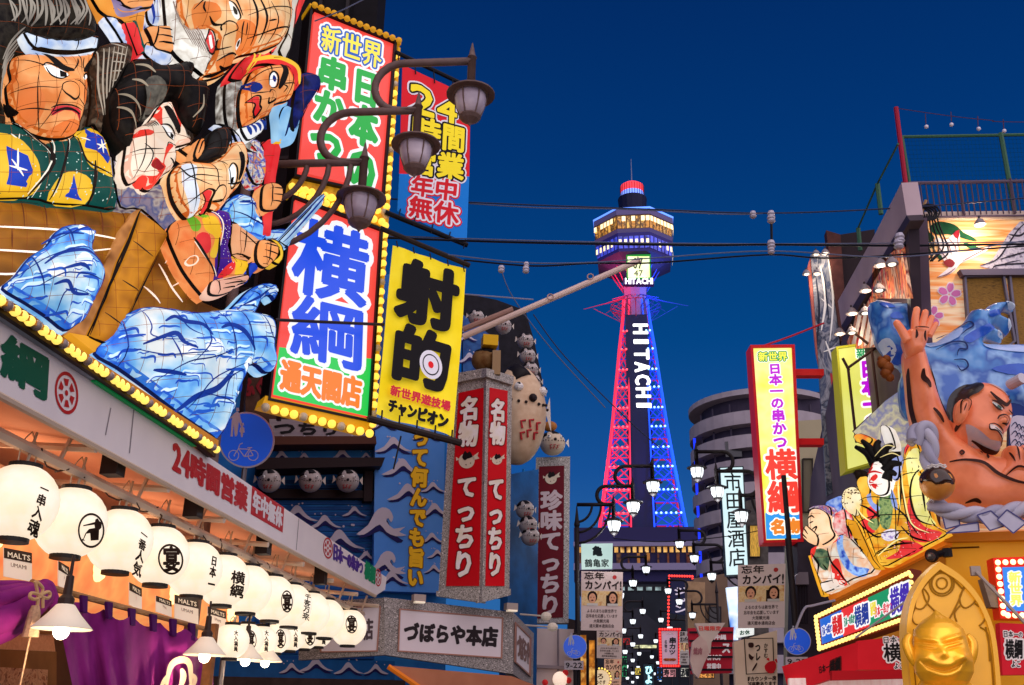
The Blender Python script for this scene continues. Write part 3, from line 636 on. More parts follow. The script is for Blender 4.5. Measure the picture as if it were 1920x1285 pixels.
wave('big lit blue paper wave spilling over the canopy edge under the prow', [(182, 660), (210, 625), (232, 592), (268, 574), (300, 572), (330, 577), (372, 582), (405, 580), (440, 577), (480, 582), (512, 594), (521, 620), (518, 650), (523, 676), (517, 694), (500, 697), (482, 682), (466, 690), (458, 715), (448, 745), (440, 775), (428, 803), (412, 822), (396, 812), (340, 774), (280, 728), (225, 688)],
     [[2, (258, 580), (266, 620), (268, 640), (330, 650)], [2, (227, 610), (225, 690)], [2, (315, 574), (330, 620), (360, 640)], [2, (360, 585), (370, 650), (340, 690)], [2, (400, 580), (420, 640), (420, 690)], [2, (440, 580), (450, 620), (460, 680)], [2, (480, 584), (490, 630), (515, 660)], [2, (235, 662), (300, 676), (380, 670)], [2, (280, 720), (330, 690), (380, 680), (430, 660)], [2, (345, 770), (380, 720), (440, 690)], [2, (400, 770), (410, 720), (440, 700)], [2, (365, 745), (440, 765)], [2, (430, 730), (440, 780)], [2, (300, 640), (320, 690)], [2, (470, 640), (520, 640)]],
     [[7, (292, 612), (312, 602), (332, 612), (362, 618), (375, 640)], [7, (250, 655), (290, 640), (312, 636), (322, 655), (345, 665)], [7, (395, 625), (415, 618), (440, 632), (460, 665)], [9, (333, 772), (350, 752), (390, 735), (420, 700)], [6, (275, 700), (300, 705), (330, 712)], [6, (445, 690), (460, 710), (462, 730)]], SEA2, [(378, 660), (330, 668), (455, 690)], .34, .12, .3)
wave('curling lit blue paper splash to the right of the boat', [(425, 592), (450, 562), (472, 540), (500, 528), (518, 532), (524, 548), (518, 562), (508, 552), (494, 562), (486, 580), (470, 592)], [[2, (440, 575), (480, 580)], [2, (470, 545), (485, 575)], [2, (490, 532), (495, 560)]], [[4, (450, 575), (480, 560), (500, 545)]], SEA, h0=-.1)
wave('lit blue paper wave behind the bald swordsman', [(415, 400), (432, 372), (455, 360), (480, 375), (488, 405), (500, 428), (528, 426), (550, 432), (546, 462), (530, 455), (500, 462), (470, 450), (430, 440)], [[2, (440, 380), (470, 400), (490, 440)], [2, (425, 400), (470, 425), (540, 440)], [2, (460, 365), (455, 430)]], [[6, (440, 385), (465, 390), (480, 412)]], SEA, h0=-.18)
# --- big headband warrior
f1 = fig('warrior_figure', 'big lit paper warrior with orange scowling face, white headband and green dotted robe', 95, 200)
hr = rel(f1, 'hair', FP, [(-160, -60), (150, -60), (168, 0), (186, 38), (184, 62), (150, 74), (100, 74), (62, 66), (66, 96), (30, 102), (18, 130), (12, 190), (20, 232), (-40, 250), (-160, 240)], HAIR, .3, .4, -.05, .12)
lines(f1, hr, [[random.choice((2, 3, 4)), (x, -20 + random.random() * 40), (x + 12, 25 + random.random() * 15), (x + random.randint(-8, 26), 55)] for x in range(0, 150, 7)] + [[3, (40 - k * 3, 60 + k * 10), (15 - k * 3, 85 + k * 14), (-2, 120 + k * 16)] for k in range(6)], neb('c8beb0,8a8078', .6), 'hair_streak')
fur = rel(f1, 'side_hair', FP, [(183, 90), (205, 78), (248, 84), (250, 112), (238, 140), (228, 170), (212, 182), (208, 230), (190, 258), (176, 235), (163, 238), (168, 205), (170, 170), (166, 130)], neb('5a4030,3a2a20,8a7460', .45, 9), .2, .15, -.02)
lines(f1, fur, [[2, (180 + k * 8, 98), (176 + k * 7, 150), (184 + k * 3, 225)] for k in range(7)] + [[2, (200, 90 + k * 18), (225, 100 + k * 14)] for k in range(5)], neb('d8c8b4', .6), 'hair_streak')
kim = rel(f1, 'kimono', FP, [(-160, 230), (28, 228), (58, 250), (85, 265), (100, 258), (132, 257), (152, 246), (165, 232), (188, 246), (205, 272), (214, 325), (222, 388), (165, 384), (100, 380), (50, 370), (-160, 362)], GREEN, .22, .3, .02, .1)
pat(f1, 'yellow_pattern', kim, [[(-30, 265), (22, 266), (54, 298), (66, 330), (60, 366), (-30, 362)], [(142, 256), (156, 240), (190, 260), (206, 300), (208, 334), (180, 332), (152, 312)], [(90, 376), (102, 340), (128, 331), (160, 345), (161, 382)]], YEL)
pat(f1, 'blue_pattern', kim, [[(2, 284), (42, 302), (52, 330), (44, 356), (6, 352)], [(160, 241), (188, 262), (204, 300), (196, 312), (150, 284)], [(118, 372), (128, 338), (152, 378)]], BLU, .007, 1)
lines(f1, kim, [[3, (22, 330), (22, 290)], [3, (6, 322), (40, 330)], [3, (10, 310), (34, 340)], [3, (170, 280), (192, 286)], [3, (180, 270), (184, 296)], [2.5, (172, 290), (192, 274)], [2.5, (20, 232), (86, 300), (50, 366)], [2, (96, 262), (90, 300), (60, 370)], [2, (128, 258), (115, 300), (96, 372)]] + [[2, (20, 270 + 0), (10, 262)], [2, (24, 272), (26, 262)], [2, (146, 262), (160, 272)]], neb('fff8e8', .9), 'white_trim', .01)
lines(f1, kim, [[5, (16, 228), (90, 302), (52, 368)], [4, (92, 262), (84, 310), (88, 300)], [4, (125, 258), (108, 320), (92, 376)], [5, (166, 312), (166, 384)], [3, (140, 256), (150, 312), (206, 336)]], K1, eps=.013)
mb = MB()
for k in range(110):
    u, v = random.uniform(30, 215), random.uniform(255, 380); q = kim.st((u, v))
    if kim.ins(q)[0]: patch(mb, kim, [(u - 1.4, v), (u, v - 1.4), (u + 1.4, v), (u, v + 1.4)], .005, 9, 1)
mb.build('white_dots', neb('d8f0e8', .8), f1)
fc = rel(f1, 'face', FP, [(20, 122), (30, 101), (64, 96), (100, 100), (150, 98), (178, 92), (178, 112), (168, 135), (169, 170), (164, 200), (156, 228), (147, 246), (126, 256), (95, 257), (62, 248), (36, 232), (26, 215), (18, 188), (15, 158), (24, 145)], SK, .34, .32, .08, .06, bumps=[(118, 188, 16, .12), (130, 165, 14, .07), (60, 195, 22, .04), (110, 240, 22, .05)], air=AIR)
pat(f1, 'cheek_paint', fc, [[(28, 180), (55, 178), (70, 210), (60, 240), (36, 228)], [(120, 235), (150, 232), (140, 250), (110, 254), (85, 250)], [(150, 160), (168, 160), (160, 195), (150, 190)]], neb('f48848,f07c3c', .8), .003)
pat(f1, 'eye_white', fc, [[(68, 140), (73, 135), (90, 142), (110, 154), (109, 162), (96, 163), (78, 155)], [(144, 157), (150, 149), (159, 145), (160, 149), (149, 160)]], neb('ffffff', .95), .006, 2)
pat(f1, 'iris', fc, [[(96, 148), (108, 153), (109, 162), (97, 161)], [(144, 156), (149, 150), (151, 158)]], K1, .009, 1)
pat(f1, 'lips', fc, [[(82, 219), (100, 214), (124, 214), (145, 215), (144, 231), (135, 224), (105, 222), (86, 230)]], neb('e83c48', .8), .007, 2)
lines(f1, fc, [[11, (70, 98), (84, 120), (100, 142), (122, 150)], [8, (178, 104), (160, 130), (146, 146)], [3, (64, 140), (74, 134), (92, 142), (112, 154)], [2.5, (70, 142), (80, 158), (98, 165), (112, 160)], [2.5, (142, 158), (152, 147), (161, 144)], [2.5, (134, 122), (131, 135), (122, 148)], [2.5, (146, 120), (144, 135), (148, 140)], [2.5, (98, 186), (100, 176), (112, 173), (124, 182), (130, 196), (122, 204), (106, 196), (98, 186)], [2, (144, 150), (148, 180), (150, 205)], [2.5, (80, 218), (100, 213), (146, 214)], [2.5, (82, 230), (100, 222), (134, 222), (146, 233)], [3, (84, 224), (110, 219), (143, 222)], [1.6, (62, 98), (60, 130)], [1.6, (105, 100), (112, 135)], [1.6, (140, 100), (140, 150)], [1.6, (18, 175), (55, 180), (98, 182)], [1.6, (60, 150), (54, 190), (60, 225), (72, 248)], [1.6, (30, 210), (60, 218), (82, 222)], [1.6, (98, 182), (88, 215), (70, 245)], [1.6, (120, 170), (168, 178)], [1.6, (130, 200), (160, 205)], [1.6, (115, 255), (120, 240)], [1.6, (26, 115), (60, 135), (72, 140)], [6, (15, 186), (22, 205), (32, 216)]], K1)
hb = rel(f1, 'headband', FP, [(44, 60), (64, 66), (110, 74), (150, 73), (182, 66), (181, 92), (140, 98), (100, 97), (62, 90)], neb('f0f4f8,c8d8f0,9cb8e8', .85, 5), .12, .08, .32, .08)
lines(f1, hb, [[4, (44, 58), (64, 65), (110, 73), (150, 72), (183, 65)], [4, (60, 91), (100, 98), (140, 99), (182, 93)], [2, (140, 74), (140, 97)], [2, (60, 66), (64, 90)]], K1)
# --- upper small figure
f2 = fig('warrior_figure', 'lit paper figure in an orange jacket with a clenched fist, cut by the top edge', 240, 50)
j = rel(f2, 'jacket', FP, [(168, -40), (285, -40), (276, 20), (274, 60), (268, 86), (248, 88), (238, 55), (226, 38), (200, 30), (180, 10)], ORG, .2, .2, -.12)
rel(f2, 'chin', FP, [(200, -40), (262, -40), (285, -15), (292, 8), (270, 16), (232, 12)], SK, .2, .12, .02)
lines(f2, j, [[4, (196, 2), (212, 20), (238, 28), (262, 20)], [4, (200, 10), (215, 28), (240, 34), (266, 26)], [3, (192, 0), (208, 14), (236, 22)]], neb('6a4890,d8c8e8', .6), 'collar_ring')
sl_ = rel(f2, 'sleeve', FP, [(278, -10), (310, -10), (312, 48), (284, 50), (274, 30)], LBL, .15, .12, -.05); rel(f2, 'cuff', FP, [(276, 78), (292, 92), (326, 104), (318, 120), (302, 128), (286, 118), (268, 100)], LBL, .14, .1, .08)
lines(f2, sl_, [[3, (290, -5), (296, 40)], [3, (302, 0), (300, 44)], [3, (278, 5), (284, 48)]], neb('2848b8', .6))
fs = rel(f2, 'fist', FP, [(272, 52), (290, 49), (318, 50), (322, 72), (326, 100), (306, 98), (288, 92), (280, 72)], SK, .18, .09, .1, .05); lines(f2, fs, [[2.5, (288, 62), (320, 66)], [2.5, (288, 74), (322, 80)], [2.5, (290, 86), (324, 92)], [2, (288, 50), (286, 92)]], K1)
st = rel(f2, 'stick', FP, [(234, 41), (254, 38), (273, 98), (257, 104)], RD, .1, .06, .12, k=1); pat(f2, 'green_side', st, [[(247, 40), (254, 38), (273, 98), (265, 101)]], GREEN, .006, 1)
rel(f2, 'scarf', FP, [(196, 30), (226, 40), (246, 90), (252, 104), (240, 100), (215, 60)], LBL, .1, .1, 0)
# --- bearded old man
f3 = fig('elder_figure', 'lit paper old man with a bald orange forehead, white beard and open red mouth', 430, 70)
hd = rel(f3, 'white_hair', FP, [(524, -40), (566, -40), (556, 20), (552, 55), (538, 112), (522, 96), (540, 50)], neb('e8e0d4,c8c0b4', .7), .15, .1, .0); rel(f3, 'red_cape', FP, [(545, -40), (586, -40), (570, 10), (548, 60), (512, 100), (508, 90), (540, 50)], RD, .1, .1, -.12)
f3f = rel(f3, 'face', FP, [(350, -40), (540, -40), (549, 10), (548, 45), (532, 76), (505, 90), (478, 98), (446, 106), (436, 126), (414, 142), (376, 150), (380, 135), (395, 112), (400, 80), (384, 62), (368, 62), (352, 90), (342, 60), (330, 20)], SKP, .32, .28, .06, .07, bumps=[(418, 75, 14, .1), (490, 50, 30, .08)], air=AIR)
pat(f3, 'cheek_paint', f3f, [[(352, 20), (390, 20), (400, 45), (370, 60), (352, 50)], [(425, 60), (440, 50), (460, 60), (470, 90), (440, 104), (424, 88)], [(400, 120), (430, 108), (432, 125), (405, 140)]], neb('f89048,f07a38', .8), .003)
bd = rel(f3, 'beard', FP, [(308, -30), (340, -30), (332, 20), (344, 52), (372, 52), (398, 58), (406, 78), (404, 102), (392, 120), (384, 142), (362, 128), (336, 112), (316, 84), (310, 40)], neb('f8f2e8,e0d8cc,fffaf2', .85, 8), .22, .15, .12)
pat(f3, 'mouth', bd, [[(372, 90), (377, 76), (383, 65), (390, 78), (395, 98), (391, 107), (382, 107), (376, 102)]], neb('e84040', .8), .006, 2); pat(f3, 'teeth', bd, [[(379, 78), (384, 76), (389, 98), (385, 102), (381, 94)]], neb('fff8f0', .95), .01, 1)
lines(f3, bd, [[2, (316 + k * 6, 10 + k * 4), (326 + k * 6, 50 + k * 4), (350 + k * 5, 95 + k * 3)] for k in range(8)], M('a89c8c', r=.7), 'hair_streak')
lines(f3, bd, [[3, (371, 92), (377, 76), (383, 64), (391, 78), (396, 98), (391, 108), (380, 107), (371, 92)]], K1)
pat(f3, 'eye_white', f3f, [[(413, 18), (420, 20), (430, 35), (433, 47), (428, 51), (420, 42)], [(430, 97), (431, 89), (436, 84), (439, 92), (436, 101)]], neb('f8f4ec', .9), .006, 2); pat(f3, 'iris', f3f, [[(420, 26), (427, 32), (429, 42), (423, 40)], [(431, 91), (436, 87), (437, 95), (433, 97)]], M('3a3420', r=.5), .009, 2)
lines(f3, f3f, [[2.5, (412, 16), (424, 24), (434, 46), (428, 54)], [2.5, (406, 0), (425, 14), (438, 45)], [3, (368, 18), (366, 28), (372, 36)], [2.5, (380, 42), (392, 55), (408, 60)], [2.5, (404, 68), (402, 60), (412, 55), (424, 62), (422, 76), (408, 78)], [2.5, (404, 78), (404, 96), (420, 100)], [3, (440, 55), (436, 75), (440, 92)], [3, (450, 0), (462, 40), (462, 92)], [3, (464, 0), (478, 50), (476, 88)], [2, (446, 58), (446, 80)], [2, (488, 20), (500, 60), (494, 90)], [2, (520, 0), (532, 40), (524, 76)], [2, (440, 10), (490, 0), (545, -4)], [2, (446, 45), (500, 30), (548, 26)], [2, (450, 84), (510, 66), (540, 56)], [3, (400, 120), (418, 112), (440, 106)], [4, (402, 132), (416, 134), (434, 124)], [3, (378, 146), (400, 142), (430, 128)], [2, (350, 30), (372, 10), (400, 0)], [2.5, (482, 58), (496, 56)]], K1)
# --- black-haired actor
f5 = fig('actor_figure', 'lit paper actor with a white and red painted face and big black hair', 300, 240)
h5 = rel(f5, 'hair', FP, [(205, 182), (222, 150), (244, 112), (276, 108), (296, 118), (325, 118), (352, 112), (368, 124), (362, 146), (384, 150), (393, 170), (390, 200), (378, 250), (352, 244), (336, 212), (328, 188), (300, 195), (286, 214), (268, 218), (258, 245), (246, 282), (222, 262), (206, 232)], neb('1a1614,0c0a0a,322c28', .2, 5), .3, .2, .16)
lines(f5, h5, [[4, (245, 130), (262, 138), (276, 150)], [4, (236, 160), (250, 166), (262, 176)], [3.5, (214, 184), (232, 196), (262, 226)], [3.5, (212, 208), (230, 222), (248, 250)], [3, (366, 190), (366, 210), (352, 228)]], neb('b8a890', .6), 'comb_band'); pat(f5, 'comb', h5, [[(258, 165), (280, 155), (300, 172), (305, 190), (290, 200), (286, 214), (270, 215), (262, 195)]], neb('8a8478,5a5650', .4, 12), .008)
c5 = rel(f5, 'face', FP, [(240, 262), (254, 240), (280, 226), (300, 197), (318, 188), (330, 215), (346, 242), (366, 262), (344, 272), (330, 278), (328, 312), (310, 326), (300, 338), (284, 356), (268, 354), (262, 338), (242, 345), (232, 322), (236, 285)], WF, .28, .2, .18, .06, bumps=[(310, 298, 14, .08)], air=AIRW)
pat(f5, 'red_paint', c5, [[(290, 212), (302, 198), (296, 225), (292, 248), (288, 235)], [(318, 192), (328, 200), (332, 225), (326, 250), (320, 230)], [(244, 262), (258, 248), (276, 256), (270, 264)], [(295, 290), (302, 281), (312, 284), (300, 296), (296, 310), (300, 322), (294, 314)], [(270, 320), (278, 306), (290, 314), (304, 318), (300, 332), (286, 352), (270, 354), (256, 340), (262, 332), (278, 338), (290, 330)]], neb('f04838,e83028', .85), .005, 2)
pat(f5, 'eye_white', c5, [[(290, 246), (300, 248), (314, 264), (312, 272), (300, 266)]], neb('ffffff', .9), .007, 2); pat(f5, 'iris', c5, [[(305, 260), (313, 264), (311, 271), (305, 268)]], K1, .01, 1)
pat(f5, 'mouth', c5, [[(270, 318), (280, 309), (292, 318), (300, 320), (290, 327), (276, 326)]], neb('a82028', .6), .009, 2)
lines(f5, c5, [[9, (304, 204), (308, 225), (318, 250), (324, 260)], [3, (288, 244), (302, 247), (316, 266)], [2.5, (290, 248), (300, 267), (312, 274)], [2.5, (296, 288), (300, 280), (310, 284), (320, 282), (326, 296), (320, 312), (304, 308)], [2, (258, 280), (272, 300), (262, 330)], [2, (240, 290), (290, 292)], [2, (330, 278), (345, 275), (366, 264)], [1.6, (262, 250), (258, 300), (244, 340)], [1.6, (330, 240), (345, 262)]], K1)
lines(f5, c5, [[2, (330 + k * 4, 248 + k * 2), (342 + k * 4, 262 + k)] for k in range(7)] + [[2, (262 + k * 4, 232 - k), (270 + k * 3, 246)] for k in range(6)], M('3a3430', r=.7), 'hair_streak')
rel(f5, 'robe', FP, [(212, 290), (232, 326), (244, 348), (262, 342), (270, 358), (300, 342), (330, 340), (350, 405), (338, 440), (318, 442), (266, 394), (226, 388), (215, 330)], neb('a898b0,6870a8,d8c8c0,807088', .5, 7), .14, .2, .04)
rel(f5, 'ear_lock', FP, [(330, 276), (350, 272), (374, 268), (382, 290), (366, 302), (345, 290)], SK, .15, .08, .1)
# --- red capped fighter
f4 = fig('fighter_figure', 'lit paper fighter with a red cap, blue tassel and striped beard holding a trident', 500, 170)
rel(f4, 'cape', FP, [(500, 262), (530, 262), (520, 310), (508, 345), (506, 440), (495, 450), (488, 400), (492, 340), (470, 300)], RD, .15, .12, -.06)
rel(f4, 'fur_collar', FP, [(424, 150), (446, 142), (458, 170), (446, 192), (452, 240), (468, 266), (484, 288), (462, 282), (430, 250), (420, 205)], neb('e8e4dc,a8a098,686058', .6, 10), .18, .12, .04)
cp = rel(f4, 'cap', FP, [(430, 148), (448, 120), (468, 102), (500, 104), (534, 112), (562, 135), (560, 165), (548, 172), (540, 140), (510, 124), (480, 124), (462, 140), (452, 152)], RD, .22, .1, .14); lines(f4, cp, [[4, (452, 140), (470, 120), (510, 116), (545, 134), (552, 165)], [3, (470, 106), (455, 145)], [3, (480, 104), (466, 136)]], neb('f8c840', .8), 'gold_band')
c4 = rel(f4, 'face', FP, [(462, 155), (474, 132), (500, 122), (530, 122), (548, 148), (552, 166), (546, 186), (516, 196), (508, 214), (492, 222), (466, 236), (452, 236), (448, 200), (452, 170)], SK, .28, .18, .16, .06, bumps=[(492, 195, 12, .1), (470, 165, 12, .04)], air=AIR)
pat(f4, 'eye_white', c4, [[(490, 155), (494, 148), (500, 147), (505, 158), (502, 172), (496, 176), (490, 170)]], neb('ffffff', .95), .007, 2); pat(f4, 'dark_paint', c4, [[(454, 160), (462, 154), (472, 168), (476, 178), (466, 184), (458, 176)], [(498, 152), (503, 158), (501, 166), (496, 160)]], DB, .008, 2); pat(f4, 'mouth', c4, [[(455, 198), (464, 192), (471, 194), (471, 208), (476, 214), (470, 224), (463, 220), (464, 206)]], RD, .007, 2)
lines(f4, c4, [[9, (516, 128), (520, 145), (514, 165), (508, 178)], [3, (488, 172), (490, 154), (498, 146), (506, 156), (503, 174), (490, 178)], [3, (484, 190), (488, 184), (498, 186), (500, 198), (488, 206), (484, 198)], [3, (453, 198), (464, 191), (472, 194), (472, 208), (477, 214), (470, 226), (462, 220), (464, 206), (453, 198)], [2, (520, 182), (524, 174), (514, 170)], [2, (500, 124), (495, 145)], [2, (530, 124), (536, 150), (530, 190)], [1.8, (462, 156), (490, 140), (540, 136)], [1.8, (505, 170), (548, 165)], [1.8, (460, 185), (485, 188)]], K1)
rel(f4, 'tassel', FP, [(558, 140), (584, 138), (599, 150), (598, 172), (578, 200), (566, 225), (551, 248), (545, 225), (548, 190)], neb('141c5c,1c2c88,0c1440', .45, 5), .2, .1, .1)
b4 = rel(f4, 'striped_beard', FP, [(450, 240), (470, 234), (492, 220), (497, 240), (482, 256), (462, 264)], neb('f0f0f0', .85), .12, .08, .22); lines(f4, b4, [[5, (456 + k * 9, 237 - k * 3), (464 + k * 9, 258 - k * 4)] for k in range(5)], neb('1840a0', .6), 'beard_stripe')
mb = MB(); tb = lambda l, r: tube(mb, smooth(FP.w(l, .12), False, 5), r, 8)
tb([(517, 268), (516, 240), (514, 215), (522, 196), (534, 190)], [.06] * 20 + [.02]); tb([(522, 265), (530, 235), (536, 215), (542, 205)], [.06] * 15 + [.02]); tb([(522, 270), (542, 262), (550, 240), (553, 222)], [.06] * 15 + [.02]); mb.build('trident', neb('a8d8f8,68a8e0', .8), f4)
mb = MB(); tube(mb, FP.w([(522, 262), (510, 330), (500, 440)], .08), .05, 8); mb.build('trident_shaft', RD, f4); mb = MB(); tube(mb, FP.w([(522, 260), (520, 272)], .1), .075, 8); mb.build('ferrule', YEL, f4)
rel(f4, 'sash', FP, [(460, 265), (484, 262), (500, 300), (496, 340), (474, 345), (456, 300)], neb('f0a040,3858c0,f0e8d8,d83030', .8, 12), .12, .1, .0)
g4 = rel(f4, 'fist', FP, [(492, 350), (505, 342), (522, 346), (530, 360), (526, 384), (512, 396), (490, 394), (488, 370)], SK, .15, .08, .1, .05); lines(f4, g4, [[2, (504, 358), (526, 360)], [2, (503, 370), (528, 372)], [2, (500, 382), (524, 384)], [2, (502, 348), (500, 392)]], K1)
# --- bald swordsman
f6 = fig('swordsman_figure', 'lit paper bald swordsman in a purple and orange robe drawing a blue sword', 400, 430)
sl6 = rel(f6, 'robe', FP, [(315, 432), (342, 404), (372, 402), (386, 394), (412, 392), (432, 402), (434, 440), (428, 470), (438, 482), (464, 490), (464, 515), (430, 522), (400, 534), (388, 560), (352, 520), (330, 480)], neb('f08040,f89858,e86c30', .8), .24, .2, .1, .07)
pat(f6, 'purple_panel', sl6, [[(386, 395), (410, 393), (430, 408), (430, 440), (424, 500), (414, 525), (396, 532), (390, 490), (404, 450), (398, 415)]], PRP, .005); pat(f6, 'yellow_panel', sl6, [[(368, 420), (378, 412), (392, 414), (402, 440), (398, 455), (392, 490), (380, 486), (390, 455), (372, 440)], [(432, 482), (462, 490), (462, 512), (436, 516)]], YEL, .008); pat(f6, 'green_panel', sl6, [[(343, 408), (356, 410), (364, 430), (358, 442), (346, 438)], [(366, 402), (376, 404), (384, 412), (370, 414)], [(416, 394), (430, 404), (430, 412), (420, 404)]], neb('6ab020,88c838', .75), .008); pat(f6, 'red_panel', sl6, [[(354, 454), (366, 444), (380, 450), (382, 472), (374, 484), (360, 472)], [(402, 524), (412, 506), (428, 498), (428, 516)]], RD, .009)
mb = MB()
for k in range(46):
    u, v = 394 + random.random() * 32, 400 + random.random() * 112; patch(mb, sl6, [(u - 1, v), (u, v - 1), (u + 1, v), (u, v + 1)], .012, 9, 1)
mb.build('white_dots', neb('e8e0f8', .8), f6)
lines(f6, sl6, [[2, (346, 488), (354, 488), (358, 495), (354, 502), (347, 502), (342, 495), (346, 488)], [2, (386, 395), (404, 430), (398, 470)], [2.5, (350, 462), (370, 490), (396, 524)]], neb('ffe8d0', .9), 'white_trim', .011)
lines(f6, sl6, [[4, (348, 455), (362, 475), (392, 525)], [4, (396, 455), (394, 520)], [3, (432, 402), (430, 500)]], K1, eps=.014)
ar = rel(f6, 'arm', FP, [(434, 416), (450, 426), (484, 450), (496, 462), (494, 484), (472, 492), (432, 480)], neb('f0a070,f8b888', .75), .2, .1, .1, .06); lines(f6, ar, [[2, (440, 440), (480, 476)], [2, (452, 430), (446, 480)], [2, (432, 478), (470, 490), (492, 482)]], K1)
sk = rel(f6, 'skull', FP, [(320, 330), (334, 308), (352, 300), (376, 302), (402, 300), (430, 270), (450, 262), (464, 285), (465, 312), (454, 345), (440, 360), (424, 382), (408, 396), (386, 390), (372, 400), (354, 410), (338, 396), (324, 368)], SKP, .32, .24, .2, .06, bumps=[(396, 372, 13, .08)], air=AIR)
pat(f6, 'pale_band', sk, [[(338, 312), (356, 320), (352, 350), (368, 396), (356, 408), (342, 380), (332, 345)]], neb('f4f4f8,d8e4f8', .85), .004)
pat(f6, 'eye_white', sk, [[(412, 328), (421, 319), (425, 325), (430, 348), (420, 358), (414, 345)]], neb('f4faff', .95), .007, 2); pat(f6, 'iris', sk, [[(418, 344), (424, 342), (424, 353), (418, 354)]], K1, .01, 1); pat(f6, 'lips', sk, [[(364, 373), (374, 367), (382, 370), (384, 380), (392, 392), (384, 396), (376, 382)]], RD, .007, 2)
lines(f6, sk, [[9, (436, 295), (440, 320), (437, 345)], [3, (412, 328), (421, 317), (428, 330), (432, 352), (420, 360), (412, 328)], [3, (386, 372), (390, 364), (402, 362), (408, 372), (404, 384), (390, 384)], [3, (363, 373), (374, 366), (384, 370), (386, 382), (393, 393), (384, 397), (376, 383), (363, 373)], [2.5, (410, 356), (430, 352), (452, 342)], [1.8, (324, 330), (352, 326), (400, 330)], [1.8, (332, 310), (340, 340), (380, 360)], [1.8, (330, 350), (352, 340), (400, 345)], [1.8, (350, 302), (348, 340), (356, 400)], [1.8, (376, 302), (390, 330), (390, 364)], [1.8, (340, 390), (372, 366)], [1.8, (402, 300), (412, 320)]], K1)
cp6 = rel(f6, 'cap', FP, [(364, 298), (384, 276), (396, 248), (420, 234), (432, 246), (436, 268), (424, 292), (400, 298), (384, 304)], neb('3c3a3a,26242a', .25), .2, .12, .28); lines(f6, cp6, [[2, (400, 246), (405, 296)], [2, (384, 275), (430, 268)]], K1)
ea = rel(f6, 'ear', FP, [(362, 292), (370, 268), (378, 258), (384, 268), (380, 290), (368, 302)], SK, .12, .06, .3, .05); lines(f6, ea, [[2, (366, 292), (374, 270), (378, 274), (374, 290)]], K1)
rel(f6, 'shine_band', FP, [(404, 232), (424, 236), (446, 254), (463, 290), (466, 310), (458, 300), (440, 266), (430, 246)], LBL, .1, .06, .26)
sw_ = rel(f6, 'sword_blade', FP, [(609, 362), (606, 384), (575, 420), (536, 463), (522, 452), (560, 412)], neb('b8d8f4,88b8e8,d8ecfc', .8, 4), .08, .04, .25, .05, k=1); lines(f6, sw_, [[2.5, (605, 370), (570, 410), (528, 456)], [2, (608, 362), (562, 408), (520, 452)]], DB)
rel(f6, 'sword_guard', FP, [(500, 450), (514, 450), (528, 466), (529, 486), (520, 498), (508, 492), (520, 480), (514, 462)], YEL, .1, .04, .3, .04); rel(f6, 'sword_hilt', FP, [(464, 496), (482, 488), (490, 498), (474, 514), (466, 528), (462, 516)], BLU, .1, .05, .24, .05)
g6 = rel(f6, 'sword_hand', FP, [(478, 470), (486, 450), (504, 452), (520, 462), (520, 482), (508, 496), (494, 504), (480, 494)], SK, .16, .08, .28, .04); lines(f6, g6, [[2, (488, 462), (516, 470)], [2, (486, 474), (516, 484)], [2, (484, 486), (506, 494)], [2, (498, 456), (494, 500)]], K1)
g7 = rel(f6, 'open_hand', FP, [(392, 532), (404, 524), (430, 518), (456, 514), (466, 520), (462, 530), (444, 536), (432, 548), (408, 556), (390, 552)], neb('f8c8b0,f0a890', .8), .14, .06, .26, .04); lines(f6, g7, [[2, (410, 530), (460, 520)], [2, (412, 538), (455, 530)], [2, (408, 546), (440, 540)], [2, (400, 528), (404, 554)]], K1)
for q, e_ in (((120, 300), 60), ((330, 300), 50), ((300, 600), 40)): lamp(bt, FP.w(q, 1.2)[0], e_ * .5, (1, .8, .6), .4)
# ================================================================ projecting signs on the left
SG = Pl(at(550, 400, y=12.2), 38.3)
def flat(parent, name, P, px, mat, h=0.0, th=.03): mb = MB(); slab(mb, P, px, h - th, h); return mb.build(name, mat, parent)
def lettering(parent, P, q, s, layers, vert=False, h=.006): return write(parent, P, q, s, layers, vert, h)
SR = M('f0463c', e=.95, r=.35, kd=.25, samp=True); SW = sign('f2f4f6', .95); SGR = sign('06a83c', .95); SBL = sign('0a4ae0', .95); SYE = sign('f8e048', 1.0); SOR = sign('f87a20', 1.0); SBG = sign('1cc850', .95)
ps = thing('projecting_sign', 'tall red lit sign with green and blue outlined characters framed by yellow bulbs', 'sign', SG.p0)
U4 = [(590, 20), (738, 80), (716, 360), (560, 322)]; L4 = [(554, 372), (713, 432), (690, 782), (511, 741)]
for nm, q in (('upper_panel', U4), ('lower_panel', L4)): flat(ps, nm, SG, q, SR, 0, .3)
mb = MB(); frame(mb, SG, [(583, 10), (745, 76), (722, 368), (552, 330)], 4.5, -.3, .06); frame(mb, SG, [(548, 364), (719, 428), (696, 792), (503, 750)], 4.5, -.3, .06); mb.build('frame', M('181214', r=.4), ps)
flat(ps, 'green_field', SG, [(524, 651), (697, 673), (690, 781), (512, 740)], SBG, .005, .01)
mb = MB(); slab(mb, SG, [(548, 335), (722, 372), (718, 426), (544, 362)], -.25, -.02); mb.build('middle_trough', M('b07c18,e0a828', e=.35, r=.4, sc=12), ps)
mb = MB(); slab(mb, SG, [(746, 88), (751, 90), (702, 802), (697, 792)], -.3, .02); slab(mb, SG, [(581, 6), (752, 76), (752, 84), (581, 14)], -.3, .05); slab(mb, SG, [(498, 742), (694, 786), (690, 808), (492, 758)], -.28, .04); mb.build('yellow_trim', M('d89c10', e=.3, r=.4), ps)
SB = M('ffd050', e=1.2); SBO = M('c8b090', r=.3, e=.1)
side = along([(744, 105), (728, 340), (722, 430), (699, 795)], 40)
